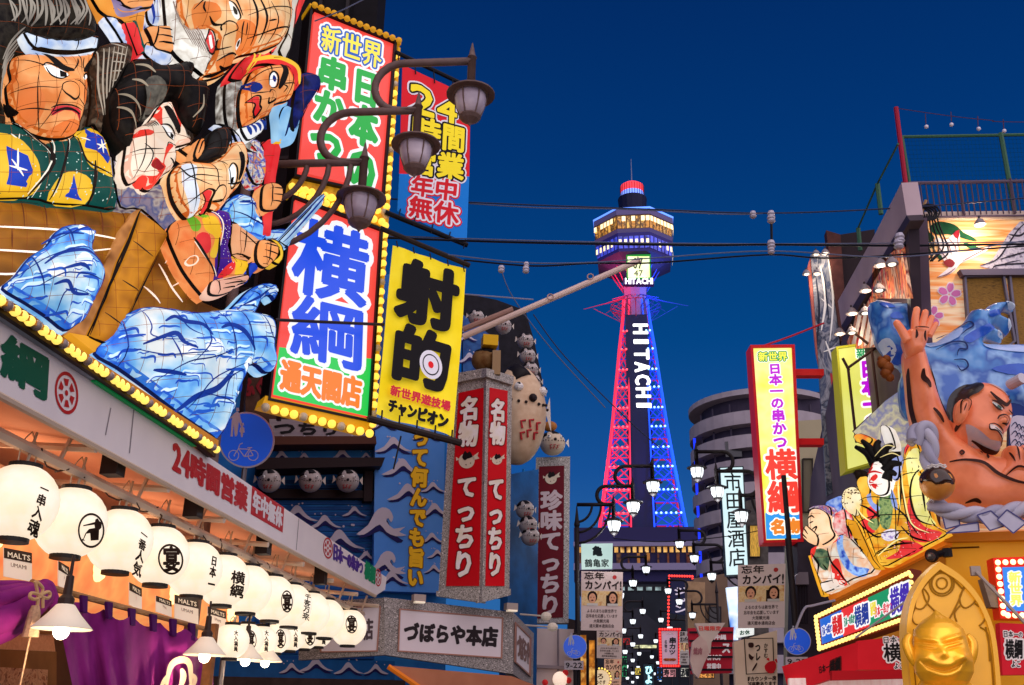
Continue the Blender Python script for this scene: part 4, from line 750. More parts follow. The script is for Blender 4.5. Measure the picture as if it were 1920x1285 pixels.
bulbs(ps, SG.w(side, .0), .055, lambda i: SBO if i % 7 == 3 else SB)
bulbs(ps, SG.w(along([(548, 350), (720, 398)], 15), .03), .055, lambda i: SBO if i % 5 == 4 else SB); bulbs(ps, SG.w(along([(552, 362), (716, 416)], 12), .03), .055, lambda i: SB)
bulbs(ps, SG.w(along([(498, 764), (693, 813)], 12), .1), .058, lambda i: SBO if i % 4 == 0 else SB)
bulbs(ps, SG.w(along([(590, 10), (748, 76)], 14), .08), .05, lambda i: M('c89020', e=.5))
lettering(ps, SG, [(604, 44), (719, 82), (715, 132), (600, 94)], '新世界', [(SW, .17), (sign('0c5ab8', .9), .09), (SYE, .02)])
G2 = [(SW, .13), (SGR, .055)]
lettering(ps, SG, [(598, 98), (655, 118), (640, 322), (574, 300)], '串かつ', G2, True)
lettering(ps, SG, [(664, 122), (712, 138), (704, 372), (646, 350)], '日本の', G2, True)
B2 = [(SW, .1), (SBL, .032)]
lettering(ps, SG, [(556, 400), (698, 440), (688, 582), (541, 548)], '横', B2); lettering(ps, SG, [(546, 545), (690, 580), (686, 704), (540, 664)], '綱', B2)
lettering(ps, SG, [(528, 670), (680, 709), (676, 768), (524, 731)], '通天閣店', [(SW, .12), (SOR, .05)])
mb = MB(); tube(mb, SG.w([(517, 600), (720, 609)], .25), .022, 6); mb.build('stay_rod', M('3a3034', r=.4), ps)
# banners
BN = pl(810, 300, 13.4, 36)
RB = M('d8202c', r=.7, e=.18); BB = M('1478d0', r=.7, e=.15)
b1 = thing('banner', 'red and blue cloth banner with yellow numerals hung between two black poles', 'banner', BN.p0)
flat(b1, 'red_cloth', BN, [(755, 122), (882, 181), (880, 331), (749, 326)], RB, 0, .012); flat(b1, 'blue_cloth', BN, [(749, 326), (880, 331), (875, 457), (745, 396)], BB, 0, .012)
mb = MB(); tube(mb, BN.w([(742, 98), (884, 166)], .0), .035, 8); tube(mb, BN.w([(722, 398), (876, 460)], 0), .04, 8); mb.split('pole', BLACK, b1)
mb = MB()
for t_ in (.03, .25, .5, .75, .97): a = lerp((742, 98), (884, 166), t_); tube(mb, BN.w([a, a + (2, 24)], .02), .01, 4); a = lerp((745, 396), (875, 456), t_); tube(mb, BN.w([a + (2, -6), a + (-2, 12)], .02), .01, 4)
mb.split('tie', BLACK, b1)
YK = M('f0d828', e=.3, r=.6); BK = M('141014', r=.6); WB = M('e0dce4', e=.2, r=.6)
Y3 = [(WB, .17), (BK, .11), (YK, .04)]
lettering(b1, BN, [(766, 148), (860, 190), (858, 236), (764, 210)], '24', [(WB, .14), (BK, .09), (YK, .035)])
lettering(b1, BN, [(772, 212), (874, 240), (872, 288), (768, 272)], '時間', Y3); lettering(b1, BN, [(768, 276), (872, 290), (870, 340), (764, 326)], '営業', Y3)
R3 = [(RB, .19), (WB, .12), (M('d01c28', e=.2, r=.6), .035)]
lettering(b1, BN, [(772, 326), (862, 338), (858, 380), (768, 366)], '年中', R3); lettering(b1, BN, [(768, 364), (862, 382), (860, 426), (764, 406)], '無休', R3)
B3 = pl(790, 640, 13.0, 34)
b2 = thing('banner', 'yellow cloth banner with two big black characters and a target emblem', 'banner', B3.p0)
YC = M('ecd014,f4dc30', e=.34, r=.7, sc=3)
class Sheet(Pl): pass
mb = MB(); V = []; nx, ny = 14, 22; Hq = homog([(738, 459), (874, 504), (853, 818), (706, 776)])
ruf = lambda a, b: .03 * math.sin(a * 7 + b * 3) * (.4 + b) + .015 * math.sin(a * 15 - b * 5)
for i in range(nx + 1):
    for j in range(ny + 1): V.append(B3.w(Hq((i / nx, 1 - j / ny)), 0)[0] + B3.n * (ruf(i / nx, j / ny) - .03))
mb.add(V, [(i * (ny + 1) + j, (i + 1) * (ny + 1) + j, (i + 1) * (ny + 1) + j + 1, i * (ny + 1) + j + 1) for i in range(nx) for j in range(ny)]); mb.build('cloth', YC, b2, True)
kk = [(BK, .06)]
lettering(b2, B3, [(748, 478), (864, 512), (856, 628), (738, 596)], '射', kk, h=.03); lettering(b2, B3, [(738, 600), (852, 634), (842, 742), (728, 710)], '的', kk, h=.03)
lettering(b2, B3, [(733, 721), (846, 753), (844, 772), (731, 741)], '新世界遊技場', [(M('d83040', r=.6, e=.1), .05)], h=.03); lettering(b2, B3, [(729, 746), (843, 778), (839, 806), (727, 772)], 'チャンピオン', [(BK, .07)], h=.03)
for k, (r_, m_) in enumerate(((23, WB), (17, BK), (15, WB), (5.5, M('e02028', e=.2, r=.6)))):
    mb = MB(); quad(mb, B3, [(808 + r_ * math.cos(a) * .92, 684 + r_ * 1.16 * math.sin(a) + r_ * .25 * math.cos(a)) for a in np.arange(28) * math.pi / 14], .038 + k * .004); mb.build('target_ring', m_, b2)
mb = MB(); tube(mb, B3.w([(713, 428), (880, 498)], 0), .04, 8); tube(mb, B3.w([(690, 785), (864, 831)], .0), .05, 8); mb.split('pole', M('2c2220', r=.5), b2)
mb = MB()
for t_ in (.04, .27, .5, .74, .96): a = lerp((738, 450), (874, 500), t_); tube(mb, B3.w([a, a + (2, 12)], .03), .01, 4); a = lerp((710, 778), (853, 818), t_); tube(mb, B3.w([a + (1, -10), a + (-1, 16)], .03), .012, 4)
mb.split('tie', BLACK, b2)
mb = MB(); tube(mb, B3.w([(752, 818), (738, 880)], .1), .012, 5); mb.build('rope_end', BLACK, b2)
# ================================================================ triple street lamps
def street_lamp(label, y, ang, lamps, pole, spike, D, col, glass, group, lit=0, braces=True, rt=.055, detail=True, bx=None):
    """lamps: px centres of three heads, outermost first; pole: px x where the arms meet the pole and px y of the lowest arm"""
    P = pl(lamps[1][0], lamps[1][1], y, ang); base = P.w(pole)[0]; base = A([base[0], base[1], 0.0])
    t = thing('street_lamp', label, 'street lamp', base, group); sgn = 1 if lamps[0][0] > pole[0] else -1
    mb = MB(); top = P.w((pole[0], pole[1]))[0]; tube(mb, [base, base + (0, 0, 1.0), (top[0], top[1], top[2] * .5), top + (0, 0, .45)], [rt * 1.9, rt * 1.6, rt * 1.4, rt * 1.2], 10); lathe(mb, [(rt * 3, 0), (rt * 3, .3), (rt * 2, .4)], base, 12)
    lathe(mb, [(rt * 1.3, .45), (rt * 1.6, .5), (rt * 1.1, .6), (.01, .95)], top, 8); mb.build('pole', col, t, True)
    st = [P.st(l)[0] for l in lamps]; pc = P.st(pole)[0]
    arm = [(s[0], s[1] + D * 1.02) for s in st]                       # where each arm meets its drop post
    mb = MB()
    for k in range(3):
        x0, z0 = arm[k]
        if k < 2:
            zn = arm[k + 1][1]; rad = (z0 - zn) / 2; xt = arm[k + 1][0] - sgn * D * .35; n_ = 12
            pts = [(x0, z0), (xt, z0)] + [(xt - sgn * rad * math.sin(a), zn + rad + rad * math.cos(a)) for a in np.linspace(0, math.pi, n_)][1:] + [(arm[k + 1][0], zn)]
        else: pts = [(x0, z0), (pc[0], z0)]
        tube(mb, P.q(pts), rt, 8)
    if braces:
        for k in range(3):
            rr = D * (.75 + .45 * k); xb = pc[0] if bx is None else P.st((bx, pole[1]))[0][0]; z0 = arm[2][1]
            tube(mb, P.q([(xb + sgn * rr * math.cos(a), z0 - rr * (1.15) * math.sin(a) * 1.0) for a in np.linspace(0, math.pi / 2, 9)]), rt * .7, 6)
    mb.build('arm', col, t, True)
    for k in range(3):
        c = P.q(st[k])[0]; r = D / 2
        mb = MB(); lathe(mb, [(rt * 1.05, r * .66), (rt * 1.05, r * spike), (rt * 1.3, r * spike), (rt * .9, r * (spike + .12)), (.008, r * (spike + .75))], c, 8); h_ = mb.build('lamp_head', col, t, True)
        mb = MB(); lathe(mb, [(r * .3, r * .72), (r, r * .42), (r * 1.0, r * .36), (r * .72, r * .4), (r * .66, r * .34)], c, 20)
        lathe(mb, [(r * .42, -r * .62), (r * .46, -r * .7), (r * .36, -r * .82), (r * .2, -r * .92), (r * .08, -r * 1.0), (.006, -r * 1.12)], c, 14)
        if detail:
            for a in np.arange(6) * math.pi / 3 + .2: tube(mb, [c + (math.cos(a) * q_ * r * 1.02, math.sin(a) * q_ * r * 1.02, z_ * r) for q_, z_ in ((.66, .4), (.62, .0), (.42, -.64))], r * .035, 5)
        o = mb.build('lamp_cap', col, h_); o.parent = h_
        mb = MB(); lathe(mb, [(r * .63, r * .38), (r * .65, r * .15), (r * .58, -r * .25), (r * .4, -r * .64)], c, 18); o = mb.build('lamp_glass', glass, h_, True); o.parent = h_
        if lit: lamp(t, c + (0, 0, -r * 1.5), lit, (.95, .98, 1), .1)
    return t
SCOL = M('6a5550', r=.5, n=.1, sc=8)
street_lamp('large brown unlit street lamp with three lantern heads beside the red sign', 12.0, 2.5, [(882, 193), (779, 288), (676, 388)], (455, 400), 2.2, .69, SCOL, M('9a8a98,c8b8c0', r=.35, sc=3), 'triple street lamps', 0, True, .057, bx=498)
# ================================================================ blue wave restaurant
EW = pl(700, 1100, 20.5, 22)
zb = thing('wave_building', 'restaurant building painted blue with white cartoon waves and puffer fish', 'building', (-4, 21, 0))
BLW = M('1e6cc0,3088d0', r=.6, sc=1.5); PAN = M('4f94ee,62a2f4', r=.6, sc=1); WV = M('cfc6d4', r=.6); NV = M('1e1c5c', r=.6)
def wall(P, px, mat, h, th=.2, nm='wall', par=None): return flat(par or zb, nm, P, px, mat, h, th)
wall(EW, [(380, 560), (840, 500), (835, 1290), (380, 1290)], BLW, -.35, .4)
mb = MB()
for k in range(34): v = 900 + k * 10; slab(mb, EW, [(480, v), (702, v), (702, v + 6), (480, v + 6)], -.35, -.31)
mb.build('shutter_slat', M('15539c', r=.5), zb)
wall(EW, [(460, 600), (560, 600), (560, 800), (460, 800)], M('5a3c30', r=.8, n=.2), -.3, .1, 'brown_wall')
write(zb, EW, [(455, 705), (500, 705), (500, 745), (455, 745)], 'ふぐ', [(M('902028', r=.6), .05)], h=-.28)
wall(EW, [(704, 770), (835, 740), (830, 1112), (700, 1108)], PAN, 0, .3, 'wave_panel'); wall(EW, [(836, 560), (700, 560), (704, 770), (835, 745)], M('35558c', r=.6, n=.2), -.05, .2, 'upper_wall')
def waves(par, P, items, h=.01):
    a = MB(); b = MB()
    for cx, cy, s, f in items:
        T = lambda pts: [(cx + x * s * f, cy + y * s) for x, y in pts]
        patch(b, P, T([(-38, 16), (-16, 6), (-2, -8), (8, -4), (22, 10), (38, 18), (20, 17), (8, 8), (-2, 6), (-18, 16)]), h, 9, 2)
        patch(a, P, T([(-40, 12), (-20, 2), (-8, -14), (-1, -18), (6, -14), (14, -3), (26, 7), (40, 12), (24, 11), (10, 3), (2, -4), (-6, 0), (-16, 9), (-28, 13)]), h + .006, 9, 2)
        for k in range(3): u, v = cx + random.uniform(-26, 30) * s, cy - random.uniform(16, 26) * s; patch(a, P, [(u - 2 * s, v), (u, v - 2 * s), (u + 2 * s, v), (u, v + 2 * s)], h + .003, 9, 2)
    b.build('wave_shadow_paint', NV, par); a.build('wave_paint', WV, par)
waves(zb, EW, [(738, 836, .9, 1), (800, 815, .7, 1), (755, 878, 1.0, 1), (765, 925, 1.0, 1), (812, 915, .6, 1), (815, 958, .8, 1), (810, 1010, .6, 1), (735, 1085, .8, 1), (813, 1068, .5, -1), (718, 795, .7, 1), (820, 1040, .5, 1)])
waves(zb, EW, [(530, 850, .6, 1), (572, 852, .5, -1), (645, 848, .7, 1), (690, 850, .4, 1), (560, 960, 1, 1), (612, 975, .8, 1), (668, 955, .6, 1), (640, 1010, 1.2, 1), (590, 1040, .9, 1), (690, 1040, .6, 1)], -.29)
mb = MB(); mc = MB()                                                          # the two big curling waves
for dx, dy, s in ((0, 0, 1), (14, 72, .8)):
    T = lambda pts: [(690 + dx + (x - 690) * s, 1000 + dy + (y - 1000) * s) for x, y in pts]
    patch(mc, EW, T([(672, 1008), (700, 985), (718, 968), (728, 980), (738, 1002), (756, 1014), (745, 1018), (724, 1004), (712, 996), (690, 1006)]), .012, 9, 2)
    patch(mb, EW, T([(668, 1002), (690, 985), (702, 962), (716, 952), (730, 956), (737, 970), (733, 980), (728, 972), (724, 978), (738, 992), (760, 988), (748, 998), (762, 1004), (742, 1006), (724, 998), (712, 984), (696, 994), (682, 1003)]), .02, 9, 2)
mc.build('curl_shadow_paint', NV, zb); mb.build('curl_paint', WV, zb)
YL2 = [(M('7a5010', r=.6), .1), (M('e8b020', r=.5, e=.12), .055)]
write(zb, EW, [(774, 800), (806, 802), (794, 1104), (762, 1100)], 'って何んでも旨い', YL2, True, h=.02)
# eaves and the upper board
mb = MB(); slab(mb, EW, [(500, 818), (705, 818), (706, 832), (500, 834)], -.3, .25); mb.build('eave', M('5a3428', r=.6), zb)
mb = MB(); slab(mb, EW, [(480, 858), (722, 858), (716, 874), (480, 880)], -.3, .35); slab(mb, EW, [(480, 916), (705, 920), (705, 934), (480, 934)], -.34, -.1); slab(mb, EW, [(684, 876), (700, 876), (698, 940), (682, 940)], -.34, -.05); mb.split('dark_eave', M('2a1c1e', r=.6), zb)
wall(EW, [(505, 786), (704, 790), (704, 819), (505, 818)], M('988890,a89898', r=.7, sc=4, stretch=(.2, 1, 9)), -.2, .1, 'name_board')
write(zb, EW, [(512, 790), (640, 793), (640, 818), (512, 816)], 'つちり', [(M('1c1618', r=.6), .06)], h=-.19)
mb = MB(); [patch(mb, EW, [(u, 823), (u + 12, 812), (u + 26, 823)], -.17, 9, 1) for u in (520, 560, 605, 650)]; mb.build('white_peak', WV, zb)
def puffer(c, r, label, group, s=(1, 1, 1), face=(0.2, -1, -.1), cream='a89c98,bcb0ac'):
    t = thing('puffer_lantern', label, 'lantern', c, group); c = A(c); f = A(face) / np.linalg.norm(face)
    mb = MB(); ball(mb, c, r, 20, 14, s); mb.build('body', M(cream, r=.55, sc=6), t, True)
    up = A([0, 0, 1.0]); rt_ = np.cross(f, up); rt_ /= np.linalg.norm(rt_); up2 = np.cross(rt_, f)
    mb = MB(); n = 20; pr = [(math.sin(a) * r * 1.02, math.cos(a) * r * 1.02) for a in np.linspace(.02, 1.12, 7)]; cc = MB(); lathe(cc, pr, (0, 0, 0), n, up2 * .9 + rt_ * .25 - f * .3, wob=lambda t_: 1 + .12 * math.sin(5 * t_)); mb.add(cc.v[0] * A(s) + c, cc.f); mb.build('black_cap', M('181418', r=.5), t, True)
    E3 = lambda a, b, k=1.03: c + A(s) * r * k * (f * math.cos(a) * math.cos(b) + rt_ * math.sin(a) * math.cos(b) + up2 * math.sin(b))
    mb = MB(); [ball(mb, E3(a, .42), r * .14, 8, 6) for a in (-.62, .5)]; mb.split('eye', M('e8e4e0', r=.3), t); mb = MB(); [ball(mb, E3(a, .42, 1.1), r * .08, 8, 6) for a in (-.62, .5)]; mb.split('pupil', BLACK, t)
    mb = MB(); [ball(mb, E3(a, .12 + .03 * math.cos(a * 9)), r * .05, 6, 4) for a in np.linspace(-1.0, 1.0, 9)]; ball(mb, E3(0, .2), r * .13, 8, 6); mb.build('spot', M('2a2022', r=.5), t)
    mb = MB(); 
    for a0, b0 in ((-.35, -.25), (-.05, -.22), (.25, -.25), (-.3, -.45), (.0, -.42), (.25, -.48)): tube(mb, [E3(a0, b0), E3(a0 + .16, b0 - .02), E3(a0 + .1, b0 - .16)], r * .035, 5)
    mb.build('red_lettering', M('b83038', r=.6), t)
    mb = MB()
    for sg_ in (-1, 1): mb.add([E3(1.35 * sg_, .1), E3(1.5 * sg_, .35, 1.35), E3(1.5 * sg_, -.2, 1.35)], [(0, 1, 2)])
    mb.split('fin', M('d8ccc0', r=.6), t); return t
nm3 = ['left, partly behind the canopy', 'middle', 'right']
for i, (u, v) in enumerate([(505, 902), (582, 902), (652, 902)]): puffer(EW.w((u, v), .25)[0], .235, 'round white puffer fish lantern under the blue wall eave, ' + nm3[i], 'puffer fish lanterns under the eave', face=(.3, -1, -.35))
# red pillar with two lettered faces
PC = at(912, 900, y=18.6); PLF = Pl(PC, -12); PRT = Pl(PC, 48)
pr_ = thing('pillar_sign', 'tall red box sign of white characters and puffer fish in a speckled silver frame', 'sign', (PC[0], PC[1], 3))
SIL = M('1c1a18,c8c0b8,5a544e,e8e0d8', r=.35, sc=26, det=5); RDP = M('b00814', r=.45, e=.16); RDP2 = M('b80c18', r=.45, e=.22)
for P, out, inn, m_, nm in ((PLF, [(846, 716), (912, 702), (904, 1122), (822, 1112)], [(860, 737), (907, 727), (898, 1099), (836, 1099)], RDP, 'left'), (PRT, [(912, 702), (960, 718), (955, 1108), (904, 1122)], [(919, 727), (952, 733), (946, 1099), (911, 1099)], RDP2, 'right')):
    flat(pr_, 'silver_frame', P, out, SIL, 0, .12); flat(pr_, 'red_panel', P, inn, m_, .02, .03)
LT = [(M('7a0810', r=.6), .09), (M('d8c8b4,e0d4d4', r=.5, e=.12), .045)]
write(pr_, PLF, [(864, 745), (900, 741), (896, 838), (858, 838)], '名物', LT, True, h=.03); write(pr_, PLF, [(857, 892), (896, 890), (890, 1084), (846, 1084)], 'てっちり', LT, True, h=.03)
write(pr_, PRT, [(921, 746), (949, 750), (947, 836), (918, 834)], '名物', LT, True, h=.03); write(pr_, PRT, [(916, 894), (946, 894), (943, 1082), (912, 1082)], 'てっちり', LT, True, h=.03)
def fishmark(par, P, cx, cy, r, h=.03):
    c1 = M('d8c8b0', r=.5); mb = MB(); el = [(cx + r * math.cos(a), cy + r * .95 * math.sin(a)) for a in np.arange(20) * math.pi / 10]; patch(mb, P, el, h, 9, 1)
    patch(mb, P, [(cx + r * .7, cy - r * .5), (cx + r * 1.5, cy - r * 1.1), (cx + r * 1.35, cy - r * .6), (cx + r * 1.6, cy - r * .3), (cx + r * .9, cy - r * .1)], h, 9, 1); patch(mb, P, [(cx - r * .9, cy - r * .2), (cx - r * 1.35, cy - r * .5), (cx - r * 1.3, cy)], h, 9, 1); mb.build('fish_emblem', c1, par)
    mb = MB(); patch(mb, P, [(cx - r * .55, cy - r * .45), (cx - r * .2, cy - r * 1.25), (cx + r * .1, cy - r * .95), (cx + r * .4, cy - r * 1.2), (cx + r * .75, cy - r * .5), (cx + r * .1, cy - r * .25), (cx - r * .2, cy - r * .05)], h + .006, 9, 2); patch(mb, P, [(cx - r * .2, cy + r * .5), (cx, cy + r * .4), (cx, cy + r * .6)], h + .006, 9, 1); patch(mb, P, [(cx + r * .4, cy + r * .3), (cx + r * .55, cy + r * .2), (cx + r * .55, cy + r * .4)], h + .006, 9, 1); mb.build('fish_back', M('1a1012', r=.6), par)
fishmark(pr_, PLF, 876, 865, 15); fishmark(pr_, PRT, 930, 863, 9.5)
mb = MB(); slab(mb, PLF, [(843, 702), (912, 690), (912, 706), (842, 720)], -.1, .08); slab(mb, PRT, [(912, 690), (964, 706), (962, 722), (912, 706)], -.1, .08); slab(mb, PLF, [(818, 1108), (904, 1118), (904, 1130), (818, 1118)], -.1, .08); slab(mb, PRT, [(904, 1118), (958, 1104), (958, 1116), (904, 1130)], -.1, .08); mb.split('silver_cornice', SIL, pr_)
# second red sign
P2S = pl(1033, 1000, 24.5, 4)
p2 = thing('pillar_sign', 'dark red vertical sign of grey characters in a silver frame beyond the box sign', 'sign', P2S.p0)
flat(p2, 'silver_frame', P2S, [(1005, 858), (1069, 856), (1066, 1168), (1000, 1168)], SIL, 0, .4); flat(p2, 'red_panel', P2S, [(1011, 875), (1058, 873), (1056, 1158), (1007, 1160)], M('5c0616', r=.5, e=.1), .02, .03)
write(p2, P2S, [(1013, 920), (1055, 918), (1053, 1154), (1009, 1156)], '珍味てっちり', [(M('b8a4a8', r=.5, e=.1), .05)], True, h=.03); fishmark(p2, P2S, 1033, 898, 11)
# dark roof, big puffer and the hanging strings
rf = pl(940, 650, 21.5, 16)
wall(rf, [(868, 550), (930, 562), (985, 582), (1002, 640), (1018, 720), (1012, 760), (960, 760), (955, 1120), (868, 1120)], M('1c1a22', r=.7, n=.3), -.5, .3, 'roof_gable'); wall(rf, [(868, 590), (935, 640), (940, 760), (868, 760)], M('3a6aa8,2a4c88', r=.6), -.45, .05, 'gable_paint')
waves(zb, rf, [(885, 660, .6, 1), (900, 690, .5, 1), (880, 620, .5, 1)], -.43)
wall(pl(1000, 1000, 22.5, 60), [(955, 890), (1010, 880), (1006, 1290), (950, 1290)], M('16406e,1c5a98', r=.6, sc=2), 0, .2, 'side_wall')
lad = thing('blue_ladder_frame', 'blue steel frame on the side wall left of the dark red sign', 'frame', at(990, 1000, y=23)); LP = pl(990, 1000, 23.2, 20); mb = MB()
for l in ([(982, 880), (984, 1170)], [(1002, 880), (1002, 1170)], [(982, 900), (1002, 900)], [(982, 980), (1002, 980)], [(982, 1060), (1002, 1060)], [(982, 1128), (1002, 1128)], [(982, 1168), (1002, 1168)]): tube(mb, LP.w(l), .03, 5)
mb.split('tube_frame', M('1a78c0', r=.5), lad)
bp = at(970, 778, y=19.9); puffer(bp, .68, 'giant beige puffer fish with a red character rising behind the red box sign', None, (.88, .8, 1.55), (.75, -1, 0), 'ccac8c,dcc0a0')
fh = at(1036, 832, y=24.3); puffer(fh, .3, 'cream puffer fish head with black cap on top of the dark red sign', None, (1.05, 1, 1.0), (.3, -1, -.1), 'c8b49c,d8c4ac')
t = thing('fish_ornament', 'small brown fish ornament above the cream puffer head', 'ornament', at(1020, 798, y=24.3)); mb = MB(); c = at(1022, 800, y=24.3); ball(mb, c + (.12, 0, 0), .15, 12, 8, (1.2, .7, .9)); mb.build('body', M('a86a30', r=.5), t, True); mb = MB(); slab(mb, pl(1022, 800, 24.3, 5), [(1004, 786), (1014, 794), (1014, 806), (1004, 814)], -.05, .05); mb.build('tail', M('d0b080', r=.5), t)
t = thing('fugu_mascot_box', 'small brown fish lantern with a yellow box hat on top of the red box sign', 'ornament', at(915, 690, y=18.9)); c = at(908, 676, y=18.9)
mb = MB(); ball(mb, c, .26, 16, 10, (1, .9, .95)); mb.build('body', M('6a4420,8a6a40', r=.6, sc=8), t, True); mb = MB(); box(mb, at(930, 684, y=18.75), (.16, .3, .5), .2); mb.build('side_box', M('a08460', r=.6), t)
mb = MB(); box(mb, at(918, 642, y=18.8), (.3, .3, .22), .3); mb.build('yellow_hat', M('e0b010', r=.5), t); mb = MB(); ball(mb, c + (.02, 0, .14), .2, 12, 8, (1.2, 1, .5)); mb.build('black_cap', BLACK, t)
sp_ = [(893, 596), (944, 612), (985, 640), (989, 668), (994, 694), (998, 716), (1004, 738)]
for i, (u, v) in enumerate(sp_): puffer(at(u, v, y=20.6), .18, 'small puffer fish lantern on the dark gable edge, ' + ORD[i] + ' from the left going down', 'small puffer lanterns along the gable', face=(.4, -1, -.3))
for i, (u, v) in enumerate([(984, 956), (990, 985), (994, 1006)]): puffer(at(u, v, y=21.6), .2, 'small puffer fish lantern between the two red signs, ' + ('top', 'middle', 'bottom')[i] + ' one', 'puffer lanterns between the red signs', face=(.6, -1, -.3))
# white signboard with silver frame
WS = pl(850, 1190, 18.9, 30); WR = Pl(WS.w((962, 1200))[0], 86); WL = Pl(WS.w((722, 1180))[0], -2)
ws = thing('signboard', 'wide white signboard with black brush lettering in a speckled silver frame', 'sign', WS.p0)
SIL2 = M('141212,b8b0ac,4a4442,e0d8d4', r=.4, sc=22, det=5, stretch=(1, 1, 2))
WP = M('cdbfc4', r=.5, e=.12)
for P, o_, i_ in ((WS, [(720, 1120), (962, 1148), (962, 1264), (722, 1228)], [(749, 1141), (944, 1158), (942, 1235), (746, 1222)]), (WR, [(962, 1148), (1001, 1188), (999, 1290), (962, 1264)], [(967, 1166), (997, 1196), (996, 1270), (966, 1242)]), (WL, [(560, 1130), (720, 1121), (722, 1228), (560, 1238)], [(600, 1140), (714, 1136), (708, 1222), (600, 1224)])):
    flat(ws, 'silver_frame', P, o_, SIL2, 0, .15); flat(ws, 'white_panel', P, i_, WP, .012, .02); mb = MB(); frame(mb, P, i_, 2.5, .012, .03); mb.build('inner_molding', M('a87868', r=.5), ws)
write(ws, WS, [(758, 1166), (935, 1176), (933, 1214), (756, 1203)], 'づぼらや本店', [(M('2a2024', r=.6), .055)], h=.02)
write(ws, WR, [(970, 1186), (994, 1204), (993, 1250), (970, 1234)], 'づぼらや', [(M('8a6a60', r=.6), .03)], h=.02)
write(ws, WL, [(682, 1160), (700, 1158), (700, 1200), (682, 1202)], '店', [(M('5a4a50', r=.6), .03)], h=.02)
for k, (u, v) in enumerate([(785, 1122), (958, 1138)]):
    t = thing('spotlight', 'small white floodlight on top of the white signboard, ' + ('left', 'right') + () if False else 'small white floodlight on the top edge of the white signboard, ' + ('left one', 'right one')[k], 'spotlight', WS.w((u, v))[0], 'floodlights on the white signboard'); c = WS.w((u, v), .25)[0]; mb = MB(); box(mb, c, (.22, .16, .12), .5); tube(mb, [c, WS.w((u, v), -.1)[0]], .02, 5); mb.build('housing', M('a89890', r=.5), t); mb = MB(); box(mb, c + (.02, -.02, -.075), (.18, .12, .03), .5); mb.build('lens', M('e8d8c0', e=.5), t)
for k, v in enumerate((1152, 1172)):
    t = thing('spotlight', 'arm floodlight reaching right to the dark red sign, ' + ('upper', 'lower')[k], 'spotlight', at(1000, v, y=21), 'arm floodlights'); mb = MB(); e1 = at(1024 + k * 12, v + 4, y=21); tube(mb, [at(975, v, y=21), e1], .018, 5); mb.build('arm', M('c8b8a8', r=.5), t); mb = MB(); ball(mb, e1, .11, 10, 6, (1, 1, .8)); mb.build('head', M('c8b8a8', e=.2, r=.5), t)
aw = thing('awning', 'orange edged brown awning below the white signboard', 'awning', at(860, 1270, y=18)); PA = pl(850, 1262, 18.6, 24)
f0, f1_ = PA.w((730, 1250))[0], PA.w((965, 1275))[0]; g0 = PA.w((800, 1290), 1.3)[0]; mb = MB(); slab(mb, PA, [(728, 1248), (960, 1268), (1040, 1300), (800, 1310)], -.05, 0); mb.build('cloth', M('a8684c,b87858', r=.7, sc=2), aw); mb = MB(); tube(mb, PA.w([(728, 1250), (802, 1300)], .03), .05, 6); mb.build('edge', M('e07a20', r=.5, e=.1), aw)
flat(zb, 'lower_wall', EW, [(395, 1232), (740, 1240), (740, 1275), (395, 1270)], M('1a62a8', r=.5, n=.1), .3, .2); waves(zb, EW, [(590, 1250, .8, 1), (650, 1256, .7, 1), (700, 1258, .6, -1), (545, 1256, .6, 1)], .31)
flat(zb, 'lower_beam', EW, [(395, 1268), (760, 1276), (760, 1310), (395, 1310)], M('4a3834', r=.7, n=.2), .35, .2)
pw = thing('white_shopfront', 'pale shop front between the signboard and the street lamp pole', 'shop', at(1030, 1230, y=24)); PW2 = pl(1030, 1230, 24.3, 15)
flat(pw, 'wall', PW2, [(1000, 1178), (1076, 1180), (1076, 1320), (1000, 1320)], M('c0aaa8,d0bcb4', r=.6, sc=1), 0, .3); mb = MB(); tube(mb, PW2.w([(1047, 1180), (1047, 1320)], .03), .02, 5); slab(mb, PW2, [(1000, 1246), (1076, 1250), (1076, 1256), (1000, 1252)], 0, .1); mb.build('rail', M('8a7c80', r=.5), pw)
mb = MB(); ball(mb, PW2.w((1050, 1274), .3)[0], .17, 14, 8); mb.build('shop_light', M('ffe0c8', e=.8), pw)
mb = MB(); [ball(mb, PW2.w((u, v), .35)[0], .07, 8, 6) for u, v in ((1022, 1280), (1066, 1276), (1060, 1262))]; mb.split('red_ornament', M('c82828', e=.3), pw)
# ================================================================ observation tower
TY = 172.0
def tz(v, u=1195): return at(u, v, y=TY)[2]
TX = at(1205, 1000, y=TY)[0]; mpp = TY / rays((1200, 700))[0][1] * 1.0
def th(px): return px * mpp                                        # px width at the tower in metres
tw = thing('observation_tower', 'tall steel lattice tower lit red on the left and blue on the right', 'tower', (TX, TY, 0))
TR = M('f83450', e=.7, r=.5); TRD = M('c82450', e=.5, r=.5); TB = M('1c58ff', e=.8, r=.5); TBD = M('1c3cd8', e=.6, r=.5); TP = M('5a3c78', e=.22, r=.5); TN = M('10142c', r=.5, e=.02)  # red and blue floodlight on the steel put into its colour and emission
LR = M('ff5058', e=2.2); LB = M('9ad0ff', e=2.0)
Y0 = TY; hz = lambda v: at(1195, v, y=TY - th(72))[2]
lv = [540, 577, 604, 640, 680, 715, 755, 792, 832, 870, 915, 960, 1005, 1040]
def half(v): return th(np.interp(v, [480, 540, 580, 640, 800, 1005, 1045], [30, 22, 25, 33, 50, 76, 82]))
def inner(v): return th(np.interp(v, [540, 580, 640, 800, 1005, 1045], [12, 14, 16, 18, 20, 20]))
def tcx(v): return TX
mR = MB(); mB = MB(); mRd = MB(); mBd = MB(); pR = []; pB = []
